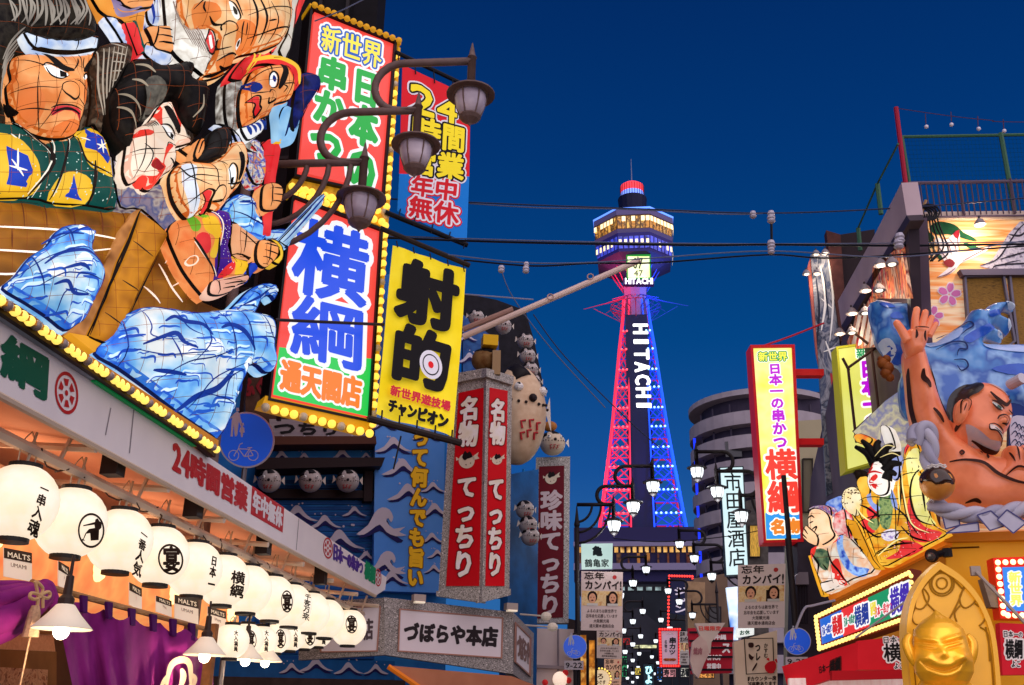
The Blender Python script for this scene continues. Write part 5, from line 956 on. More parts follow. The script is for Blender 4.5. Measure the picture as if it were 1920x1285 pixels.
for back in (0, 1):
    dy = 1 if not back else -1
    for sg in (-1, 1):
        a = mR if (sg < 0) else mB; d = mRd if sg < 0 else mBd
        if back: a, d = (mBd, mRd) if sg < 0 else (mRd, mBd)
        for i in range(len(lv) - 1):
            v0, v1 = lv[i], lv[i + 1]; z0, z1 = hz(v0), hz(v1); h0_, h1_ = half(v0), half(v1); n0, n1 = inner(v0), inner(v1)
            P_ = lambda x, z, h: (TX + sg * x, TY - dy * h * .8, z)
            tube(a, [P_(h0_, z0, h0_), P_(h1_, z1, h1_)], th(3.2 if not back else 2.0), 6); tube(a if not back else d, [P_(n0, z0, h0_), P_(n1, z1, h1_)], th(1.5), 5)
            if v0 >= 600:
                tube(a, [P_(h0_, z0, h0_), P_(n0, z0, h0_)], th(1.6), 5); tube(d, [P_(h0_, z0, h0_), P_(n1, z1, h1_)], th(1.4), 5); tube(d, [P_(n0, z0, h0_), P_(h1_, z1, h1_)], th(1.1), 5)
                if not back:
                    nb = max(1, int((h0_ - n0) / th(9)) + 1)
                    for k in range(nb): (pR if sg < 0 else pB).append((TX + sg * (n0 + (h0_ - n0) * (k + .5) / nb), TY - h0_ * .8 - .6, z0))
            if v0 >= 600 and not back:
                m0 = (v0 + v1) / 2; zm = hz(m0); hm, nm_ = half(m0), inner(m0); tube(d, [P_(hm, zm, hm), P_(nm_, zm, hm)], th(1.0), 4)
                for f0 in (.5,): tube(d, [P_(n0 + (h0_ - n0) * f0, z0, h0_), P_(hm, zm, hm)], th(.8), 4); tube(d, [P_(n0 + (h0_ - n0) * f0, z0, h0_), P_(nm_, zm, hm)], th(.8), 4)
            if back == 0:                                                              # side faces of the legs
                zz = lambda h: (TX + sg * h, TY + h * .8, 0)
                tube(d, [(TX + sg * h0_, TY - h0_ * .8, z0), (TX + sg * h1_, TY + h1_ * .8, z1)], th(1.2), 5)
mR.build('red_lit_leg', TR, tw); mB.build('blue_lit_leg', TB, tw); mRd.build('red_lit_bracing', TRD, tw); mBd.build('blue_lit_bracing', TBD, tw)
bulbs(tw, pR, th(2.0), lambda i: LR, 'red_light'); bulbs(tw, pB, th(2.0), lambda i: LB, 'blue_light')
mb = MB(); sw2 = th(20); zt, zbm = tz(600), tz(1040)
v_ = [(TX - sw2, TY - th(27), zt), (TX + sw2, TY - th(27), zt), (TX + sw2 * 1.25, TY - th(46), zbm), (TX - sw2 * 1.25, TY - th(46), zbm)]
mb.add(v_ + [(x, y + 2.5, z) for x, y, z in v_], [(0, 1, 2, 3), (7, 6, 5, 4), (0, 4, 5, 1), (1, 5, 6, 2), (2, 6, 7, 3), (3, 7, 4, 0)]); mb.build('sign_shaft', M('161c40', r=.5, e=.03), tw)
TP_ = Pl((TX, TY - th(48), 0), 0); letters = 'HITACHI'
LW = M('ffffff', e=1.6); ly = np.linspace(605, 772, 8)
mb = MB(); Pf = Pl((TX, TY - th(49), 0), 0)
for k, ch in enumerate(letters):                                   # letters turned a quarter clockwise, reading downwards
    a, b = ly[k] + 2, ly[k + 1] - 2; x0, x1 = 1186 + (a - 605) * .045, 1216 + (a - 605) * .045
    if ch == 'I': a, b = (a + b) / 2 - 5, (a + b) / 2 + 5
    text(mb, Pf, [(x1, a), (x1 + .5, b), (x0 + .5, b), (x0, a)], ch, False, .045, 0)
mb.build('white_lettering', LW, tw)
def octa(mb, r0, z0, r1, z1, n=8, rot=math.pi / 8):
    v = [(TX + r * math.cos(rot + 2 * math.pi * k / n), TY + r * math.sin(rot + 2 * math.pi * k / n), z) for r, z in ((r0, z0), (r1, z1)) for k in range(n)]
    mb.add(v, [(k, (k + 1) % n, n + (k + 1) % n, n + k) for k in range(n)] + [tuple(range(n - 1, -1, -1)), tuple(range(n, 2 * n))])
R8 = th(77) / math.cos(math.pi / 8) / 1.0
z = lambda v: at(1195, v, y=TY - th(72))[2]
def R(px): return th(px)
mb = MB(); octa(mb, R(46), z(484), R(76), z(470)); mb.build('deck_floor', M('3a3050', e=.06, r=.6), tw)
mb = MB(); octa(mb, R(76), z(470), R(79), z(436)); mb.build('lower_wall', M('2c2668', e=.18, r=.5), tw)
mb = MB(); octa(mb, R(79), z(436), R(82), z(430)); octa(mb, R(83), z(404), R(83), z(394)); mb.build('belt', M('5a5078', e=.14, r=.5), tw)
mb = MB(); octa(mb, R(78), z(430), R(81), z(404)); mb.build('upper_wall', M('6a4c30', e=.25, r=.4), tw)
mb = MB(); octa(mb, R(84), z(394), R(84.5), z(391)); mb.build('blue_roof_light', M('6090ff', e=1.3), tw)
mb = MB(); octa(mb, R(70), z(391), R(46), z(384)); octa(mb, R(26), tz(400), R(29), tz(374), 16); octa(mb, R(48), z(389), R(48), z(383)); mb.build('roof', M('141430', r=.6), tw)
mb = MB(); lathe(mb, [(R(23), tz(375)), (R(23), tz(363))], (TX, TY, 0), 24); mb.build('blue_crown', M('7898ff', e=1.1), tw)
mb = MB(); lathe(mb, [(R(23.3), tz(363)), (R(23), tz(350)), (R(16), tz(346))], (TX, TY, 0), 24); mb.build('red_crown', M('ff4048', e=1.0), tw)
mb = MB(); tube(mb, [(TX, TY, tz(350)), (TX, TY, tz(298))], [R(1.4), R(.6)], 6); mb.build('mast', M('6a7088', r=.4), tw)
mb = MB()
for k in range(28): a = 2 * math.pi * k / 28; tube(mb, [(TX + R(23.8) * math.cos(a), TY + R(23.8) * math.sin(a), tz(375)), (TX + R(23.8) * math.cos(a), TY + R(23.8) * math.sin(a), tz(351))], R(.6), 4)
mb.build('crown_rib', M('301030', r=.5), tw)
# windows of the decks
wm = MB(); wb = MB(); gl = MB(); n = 8; rot = math.pi / 8
for k in range(4, 8):
    a0, a1 = rot + 2 * math.pi * k / n, rot + 2 * math.pi * (k + 1) / n
    for m_, r0, z0, r1, z1, cnt in ((wm, R(78.6), z(428), R(81.4), z(407), 7), (wb, R(77), z(465), R(79), z(443), 6)):
        for j in range(cnt):
            f0, f1 = (j + .12) / cnt, (j + .88) / cnt
            pt = lambda r, f, zz: (TX + r * (math.cos(a0) + (math.cos(a1) - math.cos(a0)) * f) * 1.012, TY + r * (math.sin(a0) + (math.sin(a1) - math.sin(a0)) * f) * 1.012, zz)
            m_.add([pt(r0, f0, z0), pt(r0, f1, z0), pt(r1, f1, z1), pt(r1, f0, z1)], [(0, 1, 2, 3)])
            if m_ is wm and random.random() < .6: gl.add([pt(r1 + .1, f0, z1 - 1), pt(r1 + .1, f1, z1 - 1), pt(r1 + .1, f1, z1), pt(r1 + .1, f0, z1)], [(0, 1, 2, 3)])
            elif m_ is wb and random.random() < .5: fm = (f0 + f1) / 2; gl.add([pt(r1 + .1, fm - .04, (z0 + z1) / 2 - .5), pt(r1 + .1, fm + .04, (z0 + z1) / 2 - .5), pt(r1 + .1, fm + .04, (z0 + z1) / 2 + .5), pt(r1 + .1, fm - .04, (z0 + z1) / 2 + .5)], [(0, 1, 2, 3)])
wm.build('upper_window', M('503010,c88830,2a1a10,e8b050', e=.8, r=.3, sc=.8, det=4), tw); wb.build('lower_window', M('1c1c70,4c58e0,141650', e=.5, r=.3, sc=.6, det=4), tw); gl.build('window_light', M('ffe8b0', e=1.2), tw)
z = tz
for sg, c_ in ((-1, (1, .1, .25)), (1, (.1, .25, 1))): lamp(tw, (TX + sg * R(45), TY - R(50), tz(548)), 2500, c_, .4); lamp(tw, (TX + sg * R(70), TY - R(95), tz(900)), 2500, c_, .4)
TC = Pl((TX, TY - R(60), 0), 0)
flat(tw, 'clock_screen', TC, [(1176, 480), (1218, 480), (1219, 522), (1177, 522)], M('e8f8a0,fff8d0', e=1.1, sc=.4), 0, 1.5); mb = MB(); frame(mb, TC, [(1174, 477), (1220, 477), (1221, 523), (1175, 523)], 2.5, -.6, .3); mb.build('clock_frame', M('208a30', e=.5), tw)
write(tw, TC, [(1186, 482), (1206, 482), (1206, 505), (1186, 505)], '07', [(M('606858', r=.6), .02)], h=.1); write(tw, TC, [(1188, 506), (1206, 506), (1206, 519), (1188, 519)], '47', [(M('606858', r=.6), .02)], h=.1)
mb = MB(); text(mb, TC, [(1172, 521), (1224, 521), (1224, 533), (1172, 533)], 'HITACHI', False, .05, .4); mb.build('white_lettering', LW, tw)
flat(tw, 'sign_bar', TC, [(1168, 522), (1226, 522), (1226, 534), (1168, 534)], M('4a3060', r=.6, e=.1), .1, 1)
mb = MB(); mc = MB()                                                # neck and the ring of spikes
octa(mb, R(20), z(600), R(24), z(534)); mb.build('neck', M('7a5a80', e=.12, r=.5), tw)
mr_, mb_ = MB(), MB()
for k in range(16):
    a = 2 * math.pi * k / 16; c_, s_ = math.cos(a), math.sin(a); m_ = mr_ if c_ < 0 else mb_; L_ = R(100) if k % 8 == 0 else R(62)
    tube(m_, [(TX + R(22) * c_, TY + R(22) * s_, z(560)), (TX + L_ * c_, TY + L_ * s_, z(577))], [R(1.2), R(.5)], 4); tube(m_, [(TX + R(24) * c_, TY + R(24) * s_, z(606)), (TX + L_ * c_ * .8, TY + L_ * s_ * .8, z(577))], R(.6), 4)
    tube(m_, [(TX + R(24) * c_, TY + R(24) * s_, z(586)), (TX + R(48) * c_, TY + R(48) * s_, z(577))], R(1.0), 4)
    tube(m_, [(TX + R(24) * c_, TY + R(24) * s_, z(545)), (TX + R(64) * c_, TY + R(64) * s_, z(488))], R(1.1), 4)
for k in range(24): a, b = 2 * math.pi * k / 24, 2 * math.pi * (k + 1) / 24; tube(mr_ if math.cos(a) < 0 else mb_, [(TX + R(48) * math.cos(a), TY + R(48) * math.sin(a), z(577)), (TX + R(48) * math.cos(b), TY + R(48) * math.sin(b), z(577))], R(1.0), 4)
mr_.build('red_lit_spike', M('a02850', e=.3, r=.5), tw); mb_.build('blue_lit_spike', M('2840b0', e=.35, r=.5), tw)  # coloured floodlight put into the ring's own colour and emission
mb = MB(); box(mb, (TX, TY, z(1060)), (R(230), 22, z(1012) - z(1108))); mb.build('base_block', M('24204a', e=.02, r=.6), tw)
mb = MB(); mc = MB(); q = z(1048)
for k in range(22): box(mb, (TX + R(-105 + k * 10), TY - 11.3, z(1053)), (R(6), .4, z(1048) - z(1057)))
mb.build('base_window', M('c88838,f0c070,7a4a20', e=.7, sc=.5), tw)
mb = MB(); box(mb, (TX, TY - 11.6, z(1044)), (R(230), 1.2, z(1040) - z(1048))); box(mb, (TX, TY - 11.6, z(1084)), (R(230), 1.2, z(1080) - z(1092))); mb.build('base_ledge', M('7a7290', r=.6), tw)
mb = MB()
for k in range(14): box(mc, (TX + R(-105 + k * 16), TY - 11.4, z(1069)), (R(random.choice((5, 8, 3))), .5, z(1060) - z(1079)))
mc.build('base_interior', M('3a1418,6a3a20,181420,a06830', e=.35, sc=.3), tw)
# ================================================================ far buildings
ab = thing('apartment_block', 'rounded mauve apartment block with stacked curved balconies beyond the yellow sign', 'building', at(1380, 1100, y=74))
AY = 74.0; ac = at(1441, 1000, y=AY); rA = 5.2; zA = lambda v: at(1360, v, y=AY - 4)[2]
mb = MB(); lathe(mb, [(rA - .9, 0), (rA - .9, zA(735))], (ac[0], ac[1], 0), 40); box(mb, (ac[0] + 3, ac[1] + 1, zA(735) / 2), (7, 9, zA(735))); mb.build('recessed_wall', M('3c3444', r=.7, n=.2, sc=.6), ab)
zs = [zA(v) for v in (738, 778, 822, 866, 910, 954, 998, 1042, 1086, 1130, 1180, 1230)]
for i, zz in enumerate(zs):
    mb = MB(); hh = (zs[i] - zs[i + 1]) if i + 1 < len(zs) else 2; b = .55 if i else .25; lathe(mb, [(rA - 1, zz - hh * b), (rA, zz - hh * b), (rA, zz), (rA - 1, zz)], (ac[0], ac[1], 0), 40); mb.build('balcony' if i else 'roof_edge', M('94888e,a0949a', r=.7, sc=1), ab, False)
    if i:
        mb = MB()
        for a in np.arange(3.5, 6.2, .32): tube(mb, [(ac[0] + (rA - .5) * math.cos(a), ac[1] + (rA - .5) * math.sin(a), zz), (ac[0] + (rA - .5) * math.cos(a), ac[1] + (rA - .5) * math.sin(a), zz + hh * .45)], .06, 4)
        mb.build('balcony_post', M('4a4250', r=.6), ab)
for i in range(2, 9):
    mb = MB(); a = 3.5; c = (ac[0] + rA * math.cos(3.45), ac[1] + rA * math.sin(3.45), zs[i] + .3); box(mb, c, (.18, .15, .8)); mb.build('blue_light', M('1838ff', e=.8), ab)
for k in range(3):
    mb = MB(); x = ac[0] + (-2.5 + 2.2 * k); box(mb, (x, ac[1] - rA + .9, zs[3 + k] + .8), (1.1, .1, 1.1)); mb.build('window', M('1c1820', r=.2), ab)
def block(label, px, y, mat, depth=.6, name='street_building', ang=6.7, win=None, wm_=None):
    t = thing(name, label, 'building', at(A(px)[:, 0].mean(), A(px)[:, 1].max(), y=y)); P = pl(A(px)[0][0], A(px)[0][1], y, ang); mb = MB(); slab(mb, P, px, -depth, 0); mb.build('wall', mat, t)
    if win:
        for w in win:
            mb = MB(); x0, y0, x1, y1 = w; slab(mb, P, [(x0, y0), (x1, y0), (x1, y1), (x0, y1)], .01, .06); mb.build('window', wm_, t)
            mb = MB(); frame(mb, P, [(x0 - .6, y0 - .6), (x1 + .6, y0 - .6), (x1 + .6, y1 + .6), (x0 - .6, y1 + .6)], 1.2, 0, .12); mb.build('window_frame', M('2a2428', r=.5), t)
    return t, P
block('beige building behind the yellow sign', [(1484, 790), (1552, 786), (1556, 1300), (1480, 1300)], 27, M('a89c80,b0a488', r=.7, sc=1), win=[(1506, 860, 1524, 960)], wm_=M('6a6250', r=.4))
block('dark narrow building beside the pale blue vertical sign', [(1398, 940), (1440, 930), (1442, 1300), (1396, 1300)], 38, M('4a4440', r=.7, n=.3), win=[(1406, 985, 1426, 1044)], wm_=M('d8a840,7a5a28', e=.6, sc=5, stretch=(9, 1, 1)))
block('brown low building under the apartment block', [(1300, 1085), (1364, 1075), (1368, 1320), (1300, 1320)], 46, M('6a5444,7c6450', r=.7, sc=1), win=[(1306, 1140, 1322, 1165), (1330, 1138, 1352, 1168)], wm_=M('2a2224', r=.3))
block('tan signed building wall left of the apartment block', [(1288, 1090), (1322, 1092), (1322, 1185), (1290, 1185)], 44, M('a08060', r=.7, n=.15))
block('dark shop row with warm lit windows behind the left poster', [(1066, 1160), (1120, 1172), (1120, 1320), (1062, 1320)], 30, M('2c2020', r=.7), win=[(1086, 1190, 1100, 1290), (1104, 1200, 1116, 1290)], wm_=M('e09030,8a4a14,f8c060', e=.8, sc=3))
block('dark building at the end of the street under the tower base', [(1120, 1096), (1300, 1096), (1304, 1330), (1116, 1330)], 140, M('1c2028', r=.7, n=.4, sc=.2), win=[(1160 + k * 17, 1100, 1172 + k * 17, 1108) for k in range(7)], wm_=M('9ab4b0,586868', e=.5, sc=1))
block('grey stair roof building in the middle of the street end', [(1150, 1150), (1196, 1140), (1236, 1172), (1236, 1330), (1150, 1330)], 120, M('34343e,22222a', r=.7, sc=.3), win=[(1186, 1209, 1232, 1216)], wm_=M('f0f0b0,6a7060', e=.8, sc=2))
block('dark roofed arcade entrance below the striped lit window', [(1196, 1222), (1240, 1222), (1240, 1330), (1196, 1330)], 110, M('14161e', r=.7))
# ================================================================ street lamps down the street
LG = M('f4fbff', e=1.35, r=.3); LC = M('241e20', r=.5)
VP = A([1186, 1380]); LO = A([[38, -468], [1, -430], [-35, -395]]); RO = A([[121, -495], [159, -458], [204, -412]])
L0 = street_lamp('lit triple street lamp on a black pole beside the dark red sign', 24, 2, (VP + LO).tolist(), (1082, 1024), 2.2, .48, LC, LG, 'triple street lamps', 20, True, .045)
R0_ = street_lamp('lit triple street lamp on the black pole in front of the yellow sign', 24, 2, (VP + RO).tolist(), (1474, 932), 2.2, .48, LC, LG, 'triple street lamps', 20, True, .045)
for side, ks, off, px in (('left', (.667, .5, .4, .33, .275, .235), LO, -104), ('right', (.727, .55, .44, .36, .3, .255), RO, 289)):
    for i, k in enumerate(ks):
        street_lamp('small lit triple street lamp, ' + ORD[i + 1] + ' along the ' + side + ' side of the street', 24 / k, 2, (VP + off * k).tolist(), (VP[0] + px * k, VP[1] + (-356 if side == 'left' else -448) * k), 2.2, .42, LC, LG, 'triple street lamps', 0, i < 2, .045, i < 2)
# ================================================================ signs down the street
def simple_sign(name, label, px, y, mat, txt=(), ang=6.7, cat='sign', depth=.15, fr=None, e_txt=True, group=None):
    P = pl(A(px)[:, 0].mean(), A(px)[:, 1].mean(), y, ang); t = thing(name, label, cat, P.p0, group); flat(t, 'panel', P, px, mat, 0, depth)
    if fr is not None: mb = MB(); frame(mb, P, px, fr[1], -depth, .04); mb.build('frame', fr[0], t)
    for q, s, m, b, v in txt: write(t, P, q, s, [(m, b)], v, .012)
    return t, P
IK = M('1a2428', r=.6)
cs, CP_ = simple_sign('vertical_sign', 'pale blue lit vertical sign of thin dark characters beside the apartment block', [(1349, 876), (1394, 874), (1405, 1078), (1361, 1080)], 31, M('c8ecf0,e4f8fc', e=.95, sc=.7, kd=.3), [([(1356, 886), (1390, 886), (1400, 1062), (1366, 1064)], '市田屋酒店', IK, .012, True)], fr=(M('2a3438', r=.5), 1.5))
simple_sign('shop_sign', 'pale green square lit sign with a round black crest beside the left lamp pole', [(1090, 1020), (1149, 1019), (1148, 1066), (1091, 1067)], 33, M('b8d8d0,d0e8e0', e=.75, sc=.8, kd=.4), [([(1110, 1024), (1130, 1024), (1130, 1043), (1110, 1043)], '亀', IK, .06, False), ([(1096, 1048), (1142, 1048), (1142, 1064), (1096, 1064)], '鶴亀家', IK, .02, False)])
RB_ = M('ff4038', e=1.6)
ks, KP = simple_sign('shop_sign', 'white poster sign of black characters in a frame of glowing red bulbs', [(1238, 1182), (1273, 1182), (1273, 1247), (1240, 1247)], 36, M('b8a0b0', e=.35), [([(1254, 1195), (1269, 1195), (1267, 1228), (1254, 1228)], '串カツ', IK, .05, True), ([(1246, 1200), (1251, 1200), (1251, 1224), (1246, 1224)], '名物の', IK, .02, True), ([(1248, 1184), (1264, 1184), (1264, 1190), (1248, 1190)], 'Asahi', M('e8d8e0'), .03, False)])
mb = MB(); frame(mb, KP, [(1235, 1178), (1276, 1178), (1276, 1251), (1237, 1251)], 5, -.1, .05); mb.build('red_frame', M('b0101c', e=.5), ks)
bulbs(ks, KP.w(np.concatenate([along([(1237, 1180), (1275, 1180)], 9), along([(1275, 1186), (1274, 1244)], 12), along([(1272, 1249), (1240, 1249)], 8), along([(1239, 1244), (1237, 1186)], 12)]), .1), .032, lambda i: RB_)
mb = MB(); [ball(mb, KP.w((1256 + (i - 1) * 6, 1237), .02)[0], .08, 8, 5, (1.4, .4, .6)) for i in range(3)]; mb.build('food_picture', M('6a2c10,c87830', r=.6, sc=20), ks)
fs_, FPn = simple_sign('shop_sign', 'dark blue sign with white outline lettering and a string of red bulbs round it', [(1258, 1082), (1296, 1082), (1297, 1156), (1258, 1150)], 52, M('1a2040', e=.1), [([(1262, 1100), (1292, 1100), (1292, 1150), (1262, 1150)], 'ジャン', M('c8c0d0', e=.4), .04, True)])
bulbs(fs_, FPn.w(np.concatenate([along([(1255, 1080), (1298, 1081)], 10), along([(1299, 1086), (1299, 1120)], 7), along([(1254, 1086), (1253, 1172)], 14)]), .1), .06, lambda i: RB_)
SK_ = M('d89878', r=.6, e=.1)
def poster(label, px, y, full=True, tint='c8b0ac'):
    t, P = simple_sign('poster', label, px, y, M(tint, r=.7, e=.16), cat='poster', depth=.03, group='year-end party posters'); H = homog(px); hq = lambda x0, y0, x1, y1: H([(x0, y1), (x1, y1), (x1, y0), (x0, y0)])
    BW = M('2a1c1c', r=.7)
    write(t, P, hq(.06, .86, .56, .99), '忘年', [(BW, .03)], h=.006); write(t, P, hq(.08, .69, .97, .85), 'カンパイ!', [(BW, .04)], h=.006)
    mb = MB(); quad(mb, P, H([(.8 + .05 * math.cos(a), .91 + .035 * math.sin(a)) for a in np.arange(12) * math.pi / 6]), .006); mb.build('red_mark', M('c03838', r=.6), t)
    mb = MB(); quad(mb, P, hq(.02, .42, .98, .67), .003); mb.build('photo_ground', M('d8a868,e0c090,c88850', r=.7, sc=9, e=.12), t)
    for k, cx in enumerate((.27, .76)):
        mb = MB(); quad(mb, P, H([(cx + .12 * math.cos(a), .57 + .1 * math.sin(a)) for a in np.arange(14) * math.pi / 7]), .006)
        if k: quad(mb, P, hq(cx - .16, .42, cx + .12, .6), .006)
        mb.build('hair_print', M('2a1814', r=.7), t)
        mb = MB(); quad(mb, P, H([(cx + .085 * math.cos(a), .545 + .085 * math.sin(a)) for a in np.arange(14) * math.pi / 7]), .009); mb.build('face_print', SK_, t)
        mb = MB(); quad(mb, P, H([(cx + .03 * math.cos(a), .51 + .012 * math.sin(a)) for a in np.arange(8) * math.pi / 4]), .012); [quad(mb, P, H([(cx + dx + .012 * math.cos(a), .56 + .01 * math.sin(a)) for a in np.arange(6) * math.pi / 3]), .012) for dx in (-.035, .035)]; mb.build('feature_print', M('5a2018', r=.7), t)
        mb = MB(); quad(mb, P, hq(cx - .13, .42, cx + .13, .46), .008); mb.build('shirt_print', M('d8d0c8', r=.7), t)
    for j, (s, a, b) in enumerate((('よるのまちは新世界で', .14, .86), ('忘年会を応援しています', .12, .88), ('大阪観光局', .3, .68), ('通天閣本通商店会', .2, .8))): write(t, P, hq(a, .3 - .085 * j, b, .365 - .085 * j), s, [(M('4a3838', r=.7), .02)], h=.006)
    return t, P
poster('pink poster with two smiling faces on the left lamp pole, topmost of three', [(1090, 1071), (1168, 1073), (1167, 1183), (1089, 1182)], 24.3)
poster('smaller poster with two faces below the top left poster', [(1119, 1176), (1167, 1177), (1166, 1236), (1119, 1234)], 30, tint='bca49c')
poster('lowest orange tinted poster on the left side of the street', [(1133, 1236), (1166, 1236), (1164, 1300), (1132, 1300)], 37, tint='d8a888')
poster('pink poster with two smiling faces hanging on the right lamp pole', [(1384, 1060), (1473, 1057), (1471, 1177), (1384, 1178)], 23.8)
poster('narrow poster beside the red bulb sign', [(1274, 1184), (1293, 1184), (1292, 1247), (1274, 1247)], 35.5, tint='a89c98')
for nm, px, y, lab in (('left', (1078, 1213), 23.6, 'small blue round footpath sign with 9-22 plate on the left lamp pole'), ('right', (1495, 1203), 18.5, 'small blue round footpath sign with 9-22 plate on the black pole at right')):
    r = 22 if nm == 'left' else 25; P = pl(px[0], px[1], y, 5); t = thing('road_sign', lab, 'sign', P.p0); fig_sign(t, P, px[0], px[1], r)
    x, yy = px[0] - (2 if nm == 'left' else 1), px[1] + r + 12; q = [(x - r * .82, yy - 8), (x + r * .82, yy - 8), (x + r * .82, yy + 9), (x - r * .82, yy + 9)]; flat(t, 'hours_plate', P, q, M('c0b4b8', r=.5), 0, .02); write(t, P, [(q[0][0] + 2, q[0][1] + 3), (q[1][0] - 2, q[1][1] + 3), (q[2][0] - 2, q[2][1] - 3), (q[3][0] + 2, q[3][1] - 3)], '9-22', [(M('2a2228'), .02)], h=.006)
    mb = MB(); c = P.w((px[0], px[1]), -.07)[0]; tube(mb, [(c[0], c[1], 0), (c[0], c[1], c[2] + .3 + (2.6 if nm == 'right' else 0))], .045, 8); mb.build('pole', M('2a2424', r=.5), t)
cl2, cp2 = simple_sign('round_sign', 'round cream shop sign ringed by yellow bulbs under the left posters', [(1112 + 17 * math.cos(a) + 14, 1274 + 18 * math.sin(a)) for a in np.arange(20) * math.pi / 10], 33, M('e8d0a8', e=.5), [([(1119, 1262), (1133, 1262), (1133, 1274), (1119, 1274)], 'ろ', M('5a3020'), .03, False), ([(1116, 1275), (1136, 1275), (1136, 1284), (1116, 1284)], 'のぐす', M('5a3020'), .03, False)])
bulbs(cl2, cp2.w([(1126 + 19.5 * math.cos(a), 1274 + 20.5 * math.sin(a)) for a in np.arange(22) * math.pi / 11], .03), .03, lambda i: YB)
simple_sign('vertical_sign', 'thin cyan lit vertical sign low in the middle of the street', [(1207, 1246), (1226, 1246), (1226, 1300), (1208, 1300)], 60, M('203038', e=.1), [([(1209, 1248), (1224, 1248), (1224, 1300), (1209, 1300)], 'ひよこ', M('b0f0f8', e=1.2), .06, True)])
simple_sign('banner', 'red and black striped shop banner with white lettering', [(1290, 1178), (1376, 1176), (1372, 1262), (1296, 1264)], 30, M('a01c2c', e=.25), [([(1338, 1190), (1362, 1190), (1362, 1200), (1338, 1200)], '沖縄', M('d8c8c8', e=.3), .05, False), ([(1336, 1204), (1370, 1204), (1370, 1226), (1336, 1226)], 'ース', M('e0d0d0', e=.3), .05, False), ([(1326, 1228), (1354, 1228), (1354, 1238), (1326, 1238)], 'SHOP', M('e0d0d0', e=.3), .07, False), ([(1325, 1244), (1352, 1244), (1352, 1256), (1325, 1256)], '営業中', M('d8c8c8', e=.3), .05, False)])
sb_ = [o for o in bpy.data.objects if o.get('label', '').startswith('red and black striped')][0]; SBP = pl(1333, 1220, 29.95, 6.7)
for v in (1186, 1202, 1215, 1232, 1256): flat(sb_, 'black_stripe', SBP, [(1292, v - 2), (1374, v - 2), (1374, v + 2), (1293, v + 2)], M('241820', r=.6), .0, .02)
t, tp_ = simple_sign('pennant', 'white torn pennant with red print hanging in front of the striped banner', [(1303, 1169), (1360, 1168), (1348, 1186), (1334, 1204), (1332, 1226), (1326, 1222), (1314, 1196)], 29, M('c8b0a4', r=.7, e=.1), [([(1308, 1174), (1352, 1174), (1352, 1183), (1310, 1183)], '日曜限定', M('d04840', e=.1), .04, False)], cat='banner')
t, tp_ = simple_sign('pennant', 'pale curled leaf-shaped cloth banner below the torn pennant', [(1313, 1192), (1325, 1204), (1330, 1225), (1320, 1245), (1310, 1272), (1300, 1262), (1294, 1240), (1298, 1205)], 28.8, M('c09890,d0b0a4', r=.7, e=.1, sc=2), [([(1300, 1214), (1318, 1214), (1316, 1228), (1300, 1228)], '焼肉', M('a86068'), .03, False)], cat='banner')
simple_sign('shop_sign', 'large cream standing sign with a black outlined drawing panel and red crab', [(1376, 1204), (1457, 1182), (1458, 1310), (1380, 1310)], 21.5, M('c8a890,d4b8a0', r=.6, e=.14, sc=1), [([(1402, 1269), (1456, 1267), (1456, 1276), (1402, 1278)], '1Fカウンター席', M('3a2420'), .04, False), ([(1402, 1279), (1456, 1277), (1456, 1286), (1402, 1288)], '2F座敷あります', M('3a2420'), .04, False), ([(1432, 1206), (1440, 1206), (1440, 1234), (1432, 1234)], 'かすむ', M('2a1c18'), .03, True), ([(1416, 1206), (1426, 1206), (1426, 1240), (1416, 1240)], 'つレ', M('2a1c18'), .04, True)])
ss_ = [o for o in bpy.data.objects if o.get('label', '').startswith('large cream standing')][0]; SSP = pl(1417, 1240, 21.45, 6.7); mb = MB(); frame(mb, SSP, [(1395, 1197), (1450, 1196), (1452, 1262), (1399, 1265)], 1.4, 0, .02); mb.build('drawn_frame', M('2a1c1a'), ss_)
pat(ss_, 'ink_blot', SSP, [[(1403, 1206), (1412, 1206), (1412, 1214), (1404, 1214)], [(1404, 1226), (1412, 1232), (1416, 1226), (1410, 1238), (1404, 1234)], [(1410, 1256), (1418, 1243), (1419, 1247), (1412, 1258)]], M('3a1c18'), .02); pat(ss_, 'red_crab', SSP, [[(1433, 1250), (1440, 1242), (1452, 1240), (1455, 1252), (1448, 1263), (1437, 1260)], [(1436, 1236), (1441, 1234), (1442, 1240)], [(1452, 1238), (1456, 1236), (1457, 1244)]], M('c01820', e=.1), .022)
simple_sign('vertical_sign', 'blue and white lit vertical sign behind the right lamp pole', [(1362, 1102), (1383, 1100), (1384, 1200), (1374, 1200)], 33, M('3aa0f0,e8f4ff,2878d8', e=.9, sc=.9), [])
simple_sign('shop_sign', 'white lit strip sign with green characters under the right poster', [(1382, 1178), (1414, 1176), (1414, 1190), (1382, 1196)], 25, M('e8ece8', e=.8), [([(1386, 1182), (1406, 1181), (1406, 1190), (1386, 1192)], 'お休', M('207050'), .04, False)])
